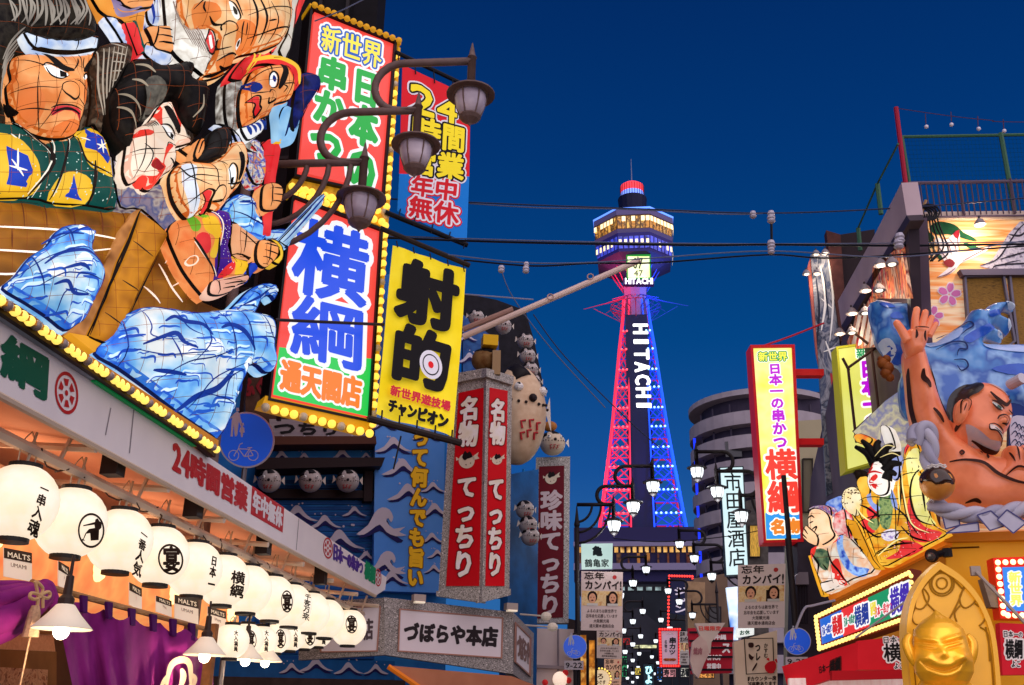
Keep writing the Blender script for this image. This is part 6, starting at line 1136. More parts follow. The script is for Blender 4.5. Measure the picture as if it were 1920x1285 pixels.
# ================================================================ overhead wires
WM = M('2a3048', r=.5); WK = M('0c0e18', r=.5); WG = M('5a6078', r=.5)
W3 = [([(700, 372), (980, 384), (1200, 392), (1440, 400), (1690, 390), (1920, 372)], 14, WM, .013, 'thin grey wire crossing the tower crown'), ([(880, 382), (1010, 390), (1150, 392), (1370, 402), (1446, 399)], 14, WG, .010, 'grey wire just below the topmost crossing wire'),
      ([(715, 446), (980, 455), (1300, 460), (1446, 459), (1690, 461), (1920, 458)], 13.5, WK, .019, 'thick black cable crossing just above the tower clock'), ([(715, 442), (980, 451), (1300, 457), (1600, 457), (1920, 454)], 13.7, WG, .010, 'thin wire running just above the thick black cable'),
      ([(840, 478), (985, 493), (1120, 492), (1240, 483), (1446, 471), (1690, 482), (1920, 452)], 13, WG, .010, 'sagging wire through the small clip lamps'), ([(870, 488), (1000, 499), (1110, 494), (1230, 493), (1440, 478), (1580, 484), (1920, 462)], 13.2, WK, .014, 'dark sagging cable below the thick black cable'),
      ([(938, 500), (960, 555), (1030, 650), (1135, 765)], 17, WG, .010, 'wire sloping down to the tower leg from the left clip'), ([(1000, 590), (1060, 670), (1180, 790), (1240, 842)], 24, WM, .016, 'steep wire crossing the dark tower shaft'), ([(870, 552), (1000, 562)], 15, M('8a8aa0', r=.5), .012, 'short pale wire left of the beige pole'), ([(590, 40), (640, 20), (690, -5)], 12, WG, .010, 'thin wire above the red sign top'),
      ([(1422, 652), (1480, 632), (1545, 606)], 19, M('c02838', r=.5), .02, 'red stay wire from the yellow sign top to the right building'), ([(1446, 395), (1447, 470)], 13.2, WK, .02, 'short vertical jumper between two white insulators'), ([(1150, 1010), (1250, 1016), (1400, 1000), (1560, 960)], 30, WK, .014, 'low dark wire behind the right street lamp')]
for px, y, m_, r_, lab in W3: wire(px, [y + .002 * (u - 900) for u, v in px], r_, m_, lab)
for i, (u, v, s) in enumerate([(1446, 403, .055), (1446, 411, .06), (1446, 459, .06), (1446, 470, .05), (987, 497, .04), (986, 506, .05), (1412, 403, .05), (1687, 447, .07), (1685, 458, .07), (940, 505, .05)]):
    y = 13.2 if u > 1000 else 13.1; t = MB(); c = at(u, v, y=y); lathe(t, [(s * .6, -s), (s, -s * .6), (s * .7, -s * .1), (s, .2 * s), (s * .7, s), (s * .2, s * 1.2)], c, 10); tag(t.build('insulator', M('b0a8b4', r=.3), None), 'white porcelain insulator on the crossing wires, ' + ['top one above the jumper', 'just under the topmost one', 'at the foot of the jumper', 'lowest under the jumper', 'upper of the left pair', 'lower of the left pair', 'left of the jumper', 'upper in front of the mural corner', 'lower in front of the mural corner', 'at the start of the sloping wire'][i], 'insulator', 'wire insulators')
bp_ = thing('bracket_pole', 'thick beige pole sticking out diagonally from the wave building towards the tower clock', 'pole', at(870, 632, y=15)); e0, e1 = at(868, 632, y=15.2), at(1198, 489, y=15.2)
mb = MB(); tube(mb, [e0 + (e1 - e0) * k / 8 for k in range(9)], .05, 10); tube(mb, [e1, e1 + (e1 - e0) * .004], .07, 10); mb.build('pole', M('e0c4b8', r=.5), bp_)
mb = MB(); tube(mb, [at(868, 618, y=15.3), at(962, 580, y=15.3)], .05, 8); mb.build('sleeve', M('a88478', r=.5), bp_)
mb = MB()
for u, v in ((1107, 523), (1032, 561)): c = at(u, v, y=15.15); tube(mb, [c + (.05 * math.cos(a), 0, .05 * math.sin(a) + .04) for a in np.linspace(0, 6.28, 10)], .012, 5)
mb.build('ring', M('b09088', r=.5), bp_)

SL = [('tiny orange lit sign low on the left, beside the round bulb sign', (1098, 1240, 1112, 1262), 44, 'f09030', 'めし'), ('narrow white lit sign under the tower base windows', (1150, 1176, 1160, 1206), 60, 'e8f0f0', 'カラオケ'), ('small red lit square sign left of the striped window', (1168, 1196, 1182, 1210), 70, 'e02828', '酒'), ('pink lit sign under the red bulb poster sign', (1243, 1254, 1268, 1270), 40, 'f0a0a8', '寿司'), ('small blue lit sign to the right of the cyan vertical sign', (1232, 1250, 1242, 1276), 55, '3888f0', '薬'), ('small yellow lit sign under the dark arcade roof', (1190, 1252, 1202, 1266), 65, 'f0d050', 'うどん'), ('orange lit strip under the striped banner', (1306, 1262, 1340, 1272), 34, 'f0a050', 'たこやき'), ('white lit box beside the pennants, lowest of the right cluster', (1276, 1252, 1292, 1270), 38, 'f0ece0', '酒場'), ('tall green lit sign behind the lowest left poster', (1166, 1230, 1176, 1270), 50, '38b070', '麻雀')]
for lab, (x0, y0, x1, y1), y, c_, tx in SL:
    v_ = (y1 - y0) > (x1 - x0) * 1.3; simple_sign('shop_sign', lab, [(x0, y0), (x1, y0), (x1, y1), (x0, y1)], y, M(c_, e=.85, kd=.3), [([(x0 + 1, y0 + 1), (x1 - 1, y0 + 1), (x1 - 1, y1 - 1), (x0 + 1, y1 - 1)], tx, IK, .04, v_)], fr=(M('2a2024', r=.5), 1))
# ================================================================ right corner restaurant
CX, CY, _ = at(1700, 900, y=17.0); RS = plx(CX, -90); RFp = pl(1800, 500, 17.3, 5.5)
rb = thing('corner_restaurant', 'corner restaurant with orange crane mural, roof railing and bamboo blinds', 'building', (CX + 3, 19, 0))
def rflat(nm, P, px, m_, h=0.0, th=.1): return flat(rb, nm, P, px, m_, h, th)
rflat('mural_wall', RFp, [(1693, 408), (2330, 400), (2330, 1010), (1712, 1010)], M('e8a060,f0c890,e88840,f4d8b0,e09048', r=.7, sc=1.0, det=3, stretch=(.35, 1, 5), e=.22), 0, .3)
rflat('wall_cap', RFp, [(1692, 398), (2330, 391), (2330, 409), (1692, 411)], M('d8c0b0', r=.6), .06, .3)
# pine branches, crane, castle gable, blossoms painted on the wall
GP = M('0c3a24,124a2c', r=.7, sc=9)
pat(rb, 'pine_paint', RFp, [[(1700, 438), (1716, 430), (1738, 434), (1752, 446), (1740, 456), (1716, 454), (1700, 450)], [(1745, 424), (1762, 416), (1790, 422), (1806, 436), (1822, 444), (1832, 452), (1820, 452), (1800, 446), (1776, 440), (1752, 440)], [(1700, 470), (1720, 462), (1745, 470), (1740, 478), (1716, 480), (1700, 478)], [(1806, 456), (1820, 458), (1842, 468), (1836, 472), (1816, 466)], [(1712, 502), (1726, 506), (1738, 520), (1740, 536), (1726, 530), (1716, 518)], [(1708, 540), (1722, 538), (1742, 546), (1730, 548), (1712, 546)], [(1756, 478), (1772, 482), (1762, 488)]], GP, .006, 3)
lines(rb, RFp, [[5, (1706, 455), (1712, 480), (1716, 500), (1708, 520)], [4, (1712, 478), (1730, 470), (1750, 462)], [3, (1714, 500), (1732, 488), (1744, 484)], [4, (1740, 430), (1745, 455), (1756, 476)]], M('1a2a18', r=.7), 'branch_paint', .008)
pat(rb, 'crane_paint', RFp, [[(1752, 452), (1758, 446), (1772, 450), (1780, 446), (1797, 432), (1799, 452), (1796, 468), (1800, 476), (1830, 470), (1858, 462), (1848, 472), (1820, 486), (1800, 495), (1790, 508), (1774, 517), (1757, 521), (1770, 510), (1780, 499), (1770, 490), (1763, 476), (1758, 462)]], M('e8dce0', r=.6, e=.1), .012, 2)
pat(rb, 'crane_red', RFp, [[(1768, 492), (1780, 486), (1790, 494), (1784, 502), (1774, 500)], [(1786, 440), (1798, 432), (1796, 450)]], M('8c1828', r=.6), .018, 2)
lines(rb, RFp, [[2, (1756, 450), (1764, 470), (1776, 486)], [1.6, (1770, 446), (1780, 462), (1784, 478)], [1.6, (1778, 446), (1790, 460), (1794, 474)], [1.6, (1798, 434), (1796, 452), (1800, 472)], [1.6, (1804, 490), (1830, 476), (1856, 463)], [1.6, (1757, 520), (1776, 514), (1792, 502)]], M('701828', r=.7), 'crane_line', .022)
pat(rb, 'castle_paint', RFp, [[(1836, 500), (1860, 488), (1890, 440), (1912, 416), (2330, 405), (2330, 500), (1862, 506)]], M('a8a0b4,c8c0cc,70687c', r=.6, sc=12), .01, 1)
lines(rb, RFp, [[3, (1838, 498), (1870, 486), (1892, 456), (1910, 430), (1930, 412)], [3, (1860, 504), (1920, 494), (2330, 490)], [3, (1876, 486), (1930, 470)], [4, (1892, 440), (1912, 442), (1926, 432)], [2, (1884, 494), (1912, 488)], [2, (1900, 462), (1930, 458)]], M('2a2630', r=.7), 'castle_line', .016)
for cx, cy, r in ((1779, 553, 25), (1749, 594, 22)):
    for m_, k, h_ in ((M('e8d4dc', r=.6, e=.08), 1.0, .012), (M('d070a8', r=.6, e=.08), .78, .018)):
        mb = MB()
        for j in range(5):
            a = j * 2 * math.pi / 5 - 1.4; e1 = A([math.cos(a), math.sin(a)]); e2 = A([-e1[1], e1[0]]); c = A([cx, cy])
            patch(mb, RFp, [c + e1 * r * (.5 + x * k) + e2 * r * y * k for x, y in ((-.46, 0), (-.1, .3), (.3, .26), (.46, .08), (.38, 0), (.46, -.08), (.3, -.26), (-.1, -.3))], h_ + .0005 * j, 9, 2)
        mb.build('blossom_paint', m_, rb)
wn = []
for px in ([(1808, 516), (1884, 514), (1906, 640), (1822, 700)], [(1892, 513), (2330, 510), (2330, 700), (1914, 700)]):
    mb = MB(); slab(mb, RFp, px, -.02, .03); w_ = mb.build('window', M('6a4a1c,8a6428,4a3414', r=.6, sc=14, stretch=(1, 1, 9), e=.12), rb)
    mb = MB(); frame(mb, RFp, px, 4, 0, .1); mb.build('window_frame', M('6a6474', r=.4), w_).parent = w_
mb = MB(); slab(mb, RFp, [(1800, 505), (2330, 498), (2330, 513), (1806, 516)], 0, .15); mb.build('window_head', M('6a6070', r=.5), rb)
# roof railing, net fence, red pole, string lights
mb = MB(); RO_ = Pl(RFp.p0 + RFp.n * .1, 5.5)
tube(mb, RO_.w([(1690, 344), (2330, 333)]), .03, 6); tube(mb, RO_.w([(1696, 408), (2330, 398)]), .02, 6); mb.build('top_rail', M('5a4a5a', r=.5), rb)
for i, x in enumerate(np.arange(1703, 2320, 10.6)):
    mb = MB(); tube(mb, RO_.w([(x, 343 - (x - 1690) * .036), (x + 9, 407 - (x - 1690) * .033)]), .032 if i % 9 == 0 else .013, 5); mb.build('baluster', M('4a3a48', r=.5), rb)
mb = MB(); slab(mb, RS, [(1690, 343), (1700, 404), (1660, 482), (1578, 614), (1571, 565), (1640, 440)], -.15, .1); mb.build('parapet', M('b49ca0,c4acb0', r=.6, sc=1), rb)
mb = MB(); slab(mb, RS, [(1700, 404), (1706, 414), (1584, 622), (1577, 612)], -.1, .12); slab(mb, RS, [(1697, 408), (1703, 404), (1720, 1000), (1712, 1000)], -.1, .06); mb.build('dark_flashing', M('3a3038', r=.5), rb)
rflat('side_wall', RS, [(1702, 410), (1584, 614), (1560, 720), (1520, 900), (1500, 1300), (1740, 1300)], M('584858,6a5864', r=.7, sc=1), -.05, .3)
nf = thing('roof_net_fence', 'green tubular net fence standing on the roof of the corner restaurant', 'fence', RO_.w((1800, 400))[0]); NG = M('3a6048', r=.5)
for px in ([(1690, 257), (1714, 405)], [(1876, 250), (1903, 400)], [(1645, 345), (1652, 402)], [(1609, 428), (1613, 470)]):
    P = RO_ if px[0][0] > 1680 else RS; mb = MB(); tube(mb, P.w(px, -.15), .045, 6); mb.build('post', NG, nf)
mb = MB(); tube(mb, RO_.w([(1690, 257), (2330, 246)], -.15), .03, 6); tube(mb, RS.w([(1684, 270), (1645, 345), (1608, 430)], -.15), .02, 6); mb.build('top_tube', NG, nf)
mb = MB()
for k in range(88): x = 1694 + k * 7; tube(mb, RO_.w([(x, 257 - k * .26), (x + 22 - k * .1, 404)], -.15), .0025, 3, False)
for k in range(18): f = k / 18; tube(mb, RO_.w([(1690 + 24 * f, 257 + 148 * f), (2330, 246 + 150 * f)], -.15), .0025, 3, False)
mb.build('net', M('1c4a50', r=.7), nf)
rp = thing('roof_pole', 'leaning red pole at the roof corner holding the string of bulbs', 'pole', RO_.w((1704, 408))[0]); mb = MB(); tube(mb, RO_.w([(1680, 202), (1706, 408)], .05), .045, 8); mb.build('pole', M('9c1030', r=.5), rp)
sl_ = thing('string_light', 'string of unlit white bulbs running right from the red roof pole', 'string lights', RO_.w((1680, 204))[0]); mb = MB(); tube(mb, smooth(RO_.w([(1681, 203), (1740, 212), (1800, 220), (1860, 226), (1905, 229), (2330, 232)], .05), False, 5), .008, 4); 
for u, v in ((1736, 226), (1784, 222), (1834, 230), (1882, 236)): tube(mb, RO_.w([(u - 1, v - 12), (u, v + 6)], .05), .008, 4)
mb.build('cord', M('5a3440', r=.6), sl_); bulbs(sl_, RO_.w([(1737, 238), (1784, 234), (1835, 242), (1883, 246)], .05), .04, lambda i: M('d8ccd4', r=.3))
cb = thing('cable_bundle', 'bundle of black cables and coils hanging at the mural corner', 'cable', RO_.w((1730, 410))[0]); mb = MB()
for k in range(9): x = 1722 + k * 4; tube(mb, smooth(RO_.w([(x, 395 + random.random() * 12), (x - 8 + k * 2, 425), (x - 16 + 5 * k, 460 + random.random() * 20), (x - 14 + random.random() * 30, 490)], .12), False, 5), .016, 5)
for k in range(5): c = RO_.w((1732 + k * 2, 402), .15)[0]; tube(mb, [c + ((.1 + .02 * k) * math.cos(a), -.02 * k, (.1 + .015 * k) * math.sin(a)) for a in np.linspace(0, 6.2, 12)], .018, 5)
mb.build('cable', BLACK, cb); mb = MB(); tube(mb, RO_.w([(1736, 376), (1728, 398)], .15), .03, 6); mb.build('clamp', M('8a6a48', r=.5), cb)
# spotlights
def spot(u, v, P, lab, out=.5, en=10, warm=(1, .8, .55)):
    c = P.w((u, v), out)[0]; t = thing('spotlight', lab, 'spotlight', c, 'spotlights on the corner restaurant')
    mb = MB(); tube(mb, [P.w((u, v - 6), -.05)[0], c + (0, 0, .12), c + (0, 0, .03)], .018, 5); mb.build('arm', M('3a3034', r=.5), t)
    mb = MB(); lathe(mb, [(.03, .08), (.06, .05), (.1, -.02), (.1, -.04), (.02, -.03)], c, 12); mb.build('housing', M('8a8084', r=.4), t); mb = MB(); ball(mb, c + (0, 0, -.035), .06, 10, 6, (1, 1, .45)); mb.build('lens', M('fff0d8', e=2), t)
    if en: lamp(t, c + P.n * -.1 + A([0, 0, -.18]), en, warm, .06)
spot(1837, 418, RFp, 'round floodlight shining down on the crane mural', .45, 30)
for i, (u, v) in enumerate([(1650, 494), (1672, 492), (1622, 542), (1648, 541), (1597, 585), (1622, 584), (1574, 623), (1597, 621)]): spot(u, v, RS, 'small spotlight below the slanting parapet, ' + ORD[i] + ' counting down from the mural corner', .5, 9 if i % 2 == 0 else 0)
# banner strip and striped rays on the street side
RS2 = plx(CX - .12, -90)
bs2 = thing('mural_banner', 'tall grey painted banner of swirling figures at the far end of the street side', 'banner', RS2.w((1545, 700))[0])
F2 = pl(1545, 700, 23.5, 0)
flat(bs2, 'brown_post', F2, [(1549, 432), (1576, 440), (1590, 640), (1576, 640)], M('4a2824', r=.7, n=.2), .1, .3)
flat(bs2, 'printed_cloth', F2, [(1520, 478), (1560, 470), (1574, 640), (1584, 910), (1550, 930), (1536, 700)], M('6a7080,2a3248,8c8c96,3a4460,787c88', r=.6, sc=1.6, det=4, dist=2, e=.06, stretch=(1.2, 1, .7)), .02, .1)
lines(bs2, F2, [[5, (1538, 500), (1548, 560), (1540, 620)], [4, (1552, 480), (1562, 560), (1556, 640)], [5, (1548, 640), (1566, 700), (1560, 780)], [6, (1560, 780), (1570, 830), (1566, 900)], [3, (1540, 560), (1562, 580)], [3, (1544, 660), (1570, 650)]], M('e0dcd8', r=.6, e=.1), 'white_swirl', .03); lines(bs2, F2, [[8, (1558, 700), (1564, 730), (1562, 750)], [6, (1572, 860), (1576, 890), (1570, 930)]], M('a83038', r=.6, e=.1), 'red_swirl', .032); lines(bs2, F2, [[4, (1530, 520), (1536, 580), (1532, 640)], [4, (1570, 690), (1560, 740)], [3, (1546, 520), (1554, 600)]], M('1a2238', r=.6), 'dark_swirl', .034)
flat(bs2, 'warm_edge', F2, [(1514, 500), (1521, 478), (1538, 700), (1530, 660)], M('a85a50', r=.6, e=.15), .0, .1)
for i, (u, v) in enumerate([(1530, 475), (1547, 473), (1512, 512), (1532, 511)]): spot(u, v, F2, 'small spotlight on top of the grey painted banner, ' + ORD[i] + ' of four', .35, 8 if i % 2 else 0)
flat(rb, 'dark_recess', F2, [(1576, 440), (1640, 430), (1640, 650), (1590, 650)], M('2a2024', r=.8), -.2, .1)
ry = thing('ray_mural', 'red and white sunray mural panels lit by spotlights under the parapet', 'mural', RS2.w((1650, 560))[0])
for px in ([(1636, 500), (1690, 460), (1706, 560), (1634, 560)], [(1632, 556), (1642, 556), (1620, 630), (1590, 650), (1588, 640)], [(1604, 592), (1660, 580), (1650, 650), (1590, 656)]): flat(ry, 'panel', RS2, px, M('a02038,e8c0a0,70202c,e89058,c83048,503040', r=.6, sc=2.2, det=5, dist=1.5, stretch=(1, 1.6, .6), e=.18), .0, .05)
mb = MB()
for k in range(4): quad(mb, RS2, [(1640 - k * 10, 585), (1648 - k * 10, 580), (1640 - k * 12, 645), (1632 - k * 12, 650)], .012)
mb.build('white_ray', M('d8c8c0', r=.6, e=.15), ry)
pf = thing('scaffold', 'brown steel pipe frame in front of the second yellow sign', 'frame', RS2.w((1620, 800))[0]); mb = MB(); P7 = pl(1640, 740, 17.8, 6)
for l in ([(1688, 620), (1590, 690)], [(1590, 690), (1606, 830)], [(1634, 655), (1650, 790)], [(1600, 810), (1690, 728)], [(1580, 672), (1592, 695)], [(1604, 626), (1628, 645)]): tube(mb, P7.w(l), .026, 6)
mb.split('pipe', M('4a302a', r=.5), pf)
# ------------------------------------------------ yellow signs
RF_ = M('b8141c', r=.4, e=.3); YP = M('fff860,fffca0,f8f040', e=1.0, r=.4, sc=1.2, kd=.3, samp=True)
ysP = pl(1455, 830, 19.5, 6.7)
ys_ = thing('vertical_sign', 'tall yellow lit sign with magenta and red characters in a red frame', 'sign', ysP.p0)
Y4 = [(1411, 652), (1486, 650), (1502, 1012), (1436, 1013)]; flat(ys_, 'panel', ysP, Y4, YP, 0, .35)
mb = MB(); frame(mb, ysP, [(1407, 647), (1490, 646), (1507, 1016), (1432, 1018)], 5, -.36, .05); mb.build('frame', RF_, ys_)
MG = sign('c010d8', .95); WL_ = sign('fffff0', 1.05)
write(ys_, ysP, [(1421, 660), (1476, 659), (1477, 677), (1422, 678)], '新世界', [(WL_, .2), (sign('14a058', .9), .13), (sign('f8f048', 1), .03)])
write(ys_, ysP, [(1440, 682), (1464, 681), (1478, 842), (1450, 842)], '日本一の串かつ', [(WL_, .16), (MG, .055)], True)
write(ys_, ysP, [(1432, 842), (1492, 840), (1503, 962), (1440, 964)], '横綱', [(WL_, .11), (sign('f84030', .95), .035)], True)
flat(ys_, 'blue_field', ysP, [(1435, 962), (1500, 960), (1502, 1010), (1437, 1011)], sign('2a9cf0', .95), .004, .01); write(ys_, ysP, [(1444, 974), (1500, 972), (1501, 1000), (1446, 1002)], '名物', [(WL_, .16), (sign('f08828', .95), .07)], h=.012)
mb = MB()
for v in (692, 822): slab(mb, ysP, [(1489 + (v - 690) * .05, v), (1545, v), (1545, v + 12), (1489 + (v - 690) * .05, v + 12)], -.3, -.1)
mb.split('bracket', M('b8141c', r=.4, e=.12), ys_)
y2P = pl(1630, 740, 19.0, 6.7); y2 = thing('vertical_sign', 'second yellow lit sign half hidden behind the pipe frame', 'sign', y2P.p0)
flat(y2, 'panel', y2P, [(1572, 655), (1672, 640), (1680, 850), (1590, 880)], M('e8e860,f0f088', e=.8, r=.4, sc=1, kd=.3), 0, .3); write(y2, y2P, [(1612, 676), (1640, 674), (1652, 840), (1624, 842)], '日本一の串', [(WL_, .18), (MG, .07)], True); write(y2, y2P, [(1604, 652), (1652, 648), (1652, 670), (1606, 674)], '新世', [(WL_, .14), (sign('14a058', .9), .03)])
mb = MB(); frame(mb, y2P, [(1568, 650), (1676, 635), (1684, 856), (1586, 885)], 4, -.31, .04); mb.build('frame', M('b0b030', e=.2), y2)
# ------------------------------------------------ giant wave and strongman
GF = pl(1800, 800, 15.4, 2)
FS = lambda h, sc=3.0, e=.1: M(h, r=.28, sc=sc, e=e)
gw = thing('wave_relief', 'giant glossy blue wave relief with white claw-like crests behind the strongman', 'relief', GF.w((1800, 680))[0])
w1 = rel(gw, 'wave_body', GF, [(1634, 566), (1648, 560), (1672, 565), (1710, 568), (1716, 610), (1740, 645), (1780, 622), (1812, 600), (1828, 576), (1848, 577), (1862, 566), (1886, 562), (1904, 567), (1905, 578), (1890, 574), (1878, 588), (1894, 596), (1900, 612), (1892, 622), (1878, 606), (1862, 608), (1880, 622), (1884, 636), (1872, 634), (1856, 630), (1846, 642), (1880, 644), (1960, 655), (1960, 790), (1900, 770), (1840, 780), (1780, 800), (1705, 780), (1692, 720), (1698, 690), (1676, 670), (1650, 640), (1642, 610)], FS('7aa8d8,4a88c8,2858a8,88b0dc,3a68b8', 1.8), .35, .3, -.4, .09)
pat(gw, 'dark_blue_paint', w1, [[(1645, 574), (1662, 574), (1674, 584), (1656, 584)], [(1664, 598), (1678, 594), (1688, 606), (1668, 606)], [(1660, 652), (1676, 652), (1690, 664), (1668, 666)], [(1676, 666), (1696, 668), (1700, 680), (1680, 678)], [(1850, 590), (1880, 582), (1874, 592), (1852, 600)], [(1800, 640), (1850, 612), (1870, 614), (1830, 640), (1810, 652)], [(1850, 700), (1900, 690), (1940, 700), (1900, 712)]], FS('1a48b0,2a5cc0', 6), .006)
pat(gw, 'white_crest', w1, [[(1640, 566), (1660, 566), (1690, 570), (1672, 574), (1650, 572)], [(1650, 640), (1664, 640), (1678, 660), (1672, 676), (1660, 660)], [(1884, 566), (1902, 568), (1903, 577), (1890, 572)], [(1888, 598), (1897, 606), (1894, 620), (1888, 610)], [(1868, 622), (1882, 628), (1882, 635), (1870, 630)]], FS('d0d8e4,b8c8dc', 6), .007)
pat(gw, 'pale_crest', w1, [[(1840, 648), (1880, 646), (1920, 655), (1955, 670), (1900, 668), (1850, 660)], [(1720, 640), (1760, 636), (1800, 615), (1790, 640), (1740, 656)]], FS('90acd8,a8b8e0', 5), .006)
lines(gw, w1, [[2.5, (1760, 630), (1790, 618), (1812, 606), (1818, 618), (1806, 626), (1796, 634)], [2.5, (1748, 664), (1776, 650), (1800, 652), (1804, 664), (1790, 664), (1786, 676)], [2.5, (1780, 684), (1800, 684), (1806, 696), (1794, 704), (1786, 694)]], M('1a2a60', r=.5))
cw_ = thing('scale_wave_panel', 'navy and white wave pattern panel at the right edge beside the strongman', 'panel', GF.w((1915, 780))[0]); CPn = Pl(GF.p0 - GF.n * .15, 2)
flat(cw_, 'panel', CPn, [(1896, 690), (1970, 680), (1970, 880), (1890, 880)], M('1c3478', r=.4), .0, .1); pat(cw_, 'white_scale', CPn, [[(1900, 700), (1924, 692), (1940, 720), (1918, 740), (1904, 730)], [(1894, 790), (1916, 780), (1960, 800), (1940, 870), (1900, 850)]], M('c8c8d8', r=.4), .008); lines(cw_, CPn, [[2, (1904 + (k % 4) * 6, 704 + k * 3), (1912 + (k % 4) * 6, 698 + k * 3), (1918 + (k % 4) * 6, 708 + k * 3)] for k in range(12)] + [[2, (1896 + (k % 4) * 7, 800 + k * 4), (1904 + (k % 4) * 7, 792 + k * 4), (1910 + (k % 4) * 7, 804 + k * 4)] for k in range(14)], M('1a2450', r=.5), 'scale_line', .014); mb = MB(); c = GF.w((1894, 722), .3)[0]; tube(mb, [c, c + A([.1, -.25, .02])], .08, 12); mb.build('spout', M('c8c0c8', r=.4), cw_)
sm = thing('strongman_relief', 'giant relief of a bare-chested man raising one open hand before the wave', 'statue', GF.w((1820, 850))[0])
SKN = M('d06840,e48056,d87248', r=.3, sc=2, e=.2); SKD = M('3a1c14', r=.5)  # skin emission only brightens the unlit relief
ts = rel(sm, 'torso', GF, [(1700, 668), (1702, 650), (1712, 642), (1732, 640), (1740, 660), (1752, 700), (1768, 752), (1786, 792), (1800, 820), (1850, 850), (1900, 850), (1970, 830), (1970, 960), (1900, 958), (1850, 960), (1790, 948), (1754, 930), (1752, 880), (1746, 845), (1722, 806), (1710, 760), (1705, 710)], SKN, .42, .32, .0, .08, bumps=[(1790, 870, 45, .15), (1900, 890, 50, .15), (1722, 740, 22, .06), (1730, 800, 25, .08), (1850, 940, 40, .06)])
hn = rel(sm, 'palm', GF, [(1700, 650), (1696, 634), (1700, 618), (1713, 614), (1730, 612), (1745, 618), (1742, 634), (1736, 652), (1730, 664), (1706, 664)], SKN, .22, .12, .22, .05)
hz_ = lambda p: GF.w(p, .36)
for nm, l, r0 in (('thumb', [(1702, 640), (1692, 622), (1682, 607)], .075), ('index_finger', [(1716, 622), (1716, 600), (1719, 581)], .066), ('middle_finger', [(1727, 622), (1731, 604), (1735, 586)], .064), ('ring_finger', [(1736, 624), (1742, 608), (1747, 596)], .058), ('little_finger', [(1742, 630), (1749, 618), (1755, 608)], .052)):
    mb = MB(); p = smooth(hz_(l), False, 5); n_ = len(p); tube(mb, p, [r0 * (1 - .25 * (i / n_)) for i in range(n_)], 10); ball(mb, p[-1], r0 * .78, 10, 8); mb.build(nm, SKN, sm, True)
lines(sm, hn, [[3, (1712, 617), (1722, 620), (1736, 622)], [2.5, (1690, 630), (1697, 626)], [4, (1712, 626), (1713, 636), (1711, 642)], [4, (1729, 628), (1728, 638), (1731, 646)]], SKD, eps=.02)
lines(sm, ts, [[7, (1724, 700), (1724, 716), (1732, 728), (1734, 738)], [5, (1744, 684), (1750, 704), (1764, 730)], [6, (1740, 775), (1752, 790), (1758, 803)], [3, (1748, 680), (1766, 740), (1790, 790)], [5, (1768, 876), (1800, 876), (1830, 880), (1856, 900), (1890, 915), (1930, 920)], [5, (1798, 818), (1812, 836), (1826, 845)], [4, (1828, 850), (1830, 860)], [5, (1842, 858), (1838, 870)], [4, (1806, 946), (1820, 943), (1832, 948)], [2.5, (1782, 862), (1786, 858), (1790, 862), (1786, 866), (1782, 862)], [3, (1704, 690), (1710, 760), (1722, 806)]], SKD, eps=.012)
pat(sm, 'nipple', ts, [[(1782, 860), (1788, 858), (1791, 863), (1786, 867)]], M('a04830', r=.5), .01, 2)
hd = rel(sm, 'head', GF, [(1792, 770), (1800, 740), (1815, 722), (1838, 714), (1866, 718), (1888, 734), (1900, 756), (1902, 780), (1896, 800), (1884, 815), (1880, 838), (1870, 848), (1846, 844), (1820, 832), (1802, 818), (1794, 795)], SKN, .36, .3, .3, .06, bumps=[(1873, 798, 11, .14), (1850, 812, 18, .06), (1872, 825, 12, .05)])
pat(sm, 'stubble_paint', hd, [[(1806, 800), (1826, 812), (1850, 830), (1876, 834), (1872, 846), (1846, 842), (1818, 830)], [(1850, 720), (1880, 734), (1896, 756), (1884, 744), (1860, 730)]], M('c09a90,a89098', r=.4, sc=5, e=.14), .005)
pat(sm, 'hair', hd, [[(1780, 775), (1782, 745), (1796, 726), (1818, 716), (1834, 720), (1837, 732), (1826, 744), (1812, 750), (1806, 766), (1804, 785), (1796, 792)], [(1798, 785), (1804, 784), (1797, 806), (1794, 800)]], M('1c1414,2c2020', r=.35, sc=8), .02)
er = rel(sm, 'ear', GF, [(1794, 772), (1798, 752), (1810, 746), (1822, 752), (1820, 770), (1808, 790), (1798, 788)], SKN, .14, .08, .62, .05); lines(sm, er, [[2.5, (1798, 778), (1800, 756), (1811, 750), (1818, 758), (1812, 774)], [2, (1803, 774), (1808, 760)]], SKD)
pat(sm, 'eye_white', hd, [[(1850, 762), (1858, 764), (1870, 774), (1866, 778), (1856, 772)], [(1886, 784), (1894, 782), (1892, 788)]], M('e0e0dc', r=.3, e=.2), .008, 2); pat(sm, 'iris', hd, [[(1860, 768), (1867, 772), (1866, 777), (1860, 774)]], M('306858', r=.3), .012, 2)
pat(sm, 'mouth', hd, [[(1844, 806), (1850, 806), (1864, 812), (1876, 820), (1877, 832), (1870, 826), (1860, 818), (1846, 814)]], M('e8d0c8', r=.4, e=.15), .01, 2)
lines(sm, hd, [[6, (1846, 744), (1858, 756), (1872, 766), (1880, 766), (1892, 752)], [3, (1848, 760), (1860, 764), (1872, 776)], [3, (1850, 766), (1860, 776), (1868, 779)], [3.5, (1858, 796), (1862, 790), (1874, 788), (1882, 794), (1878, 804), (1866, 804)], [3, (1842, 806), (1852, 805), (1866, 811), (1880, 820), (1878, 834), (1868, 826), (1858, 818), (1844, 815), (1842, 806)], [2, (1852, 812), (1868, 820), (1874, 826)], [3, (1820, 828), (1846, 842), (1870, 848), (1880, 838)], [2.5, (1882, 776), (1892, 780), (1898, 778)], [2.5, (1888, 744), (1898, 742)]], SKD, eps=.014)
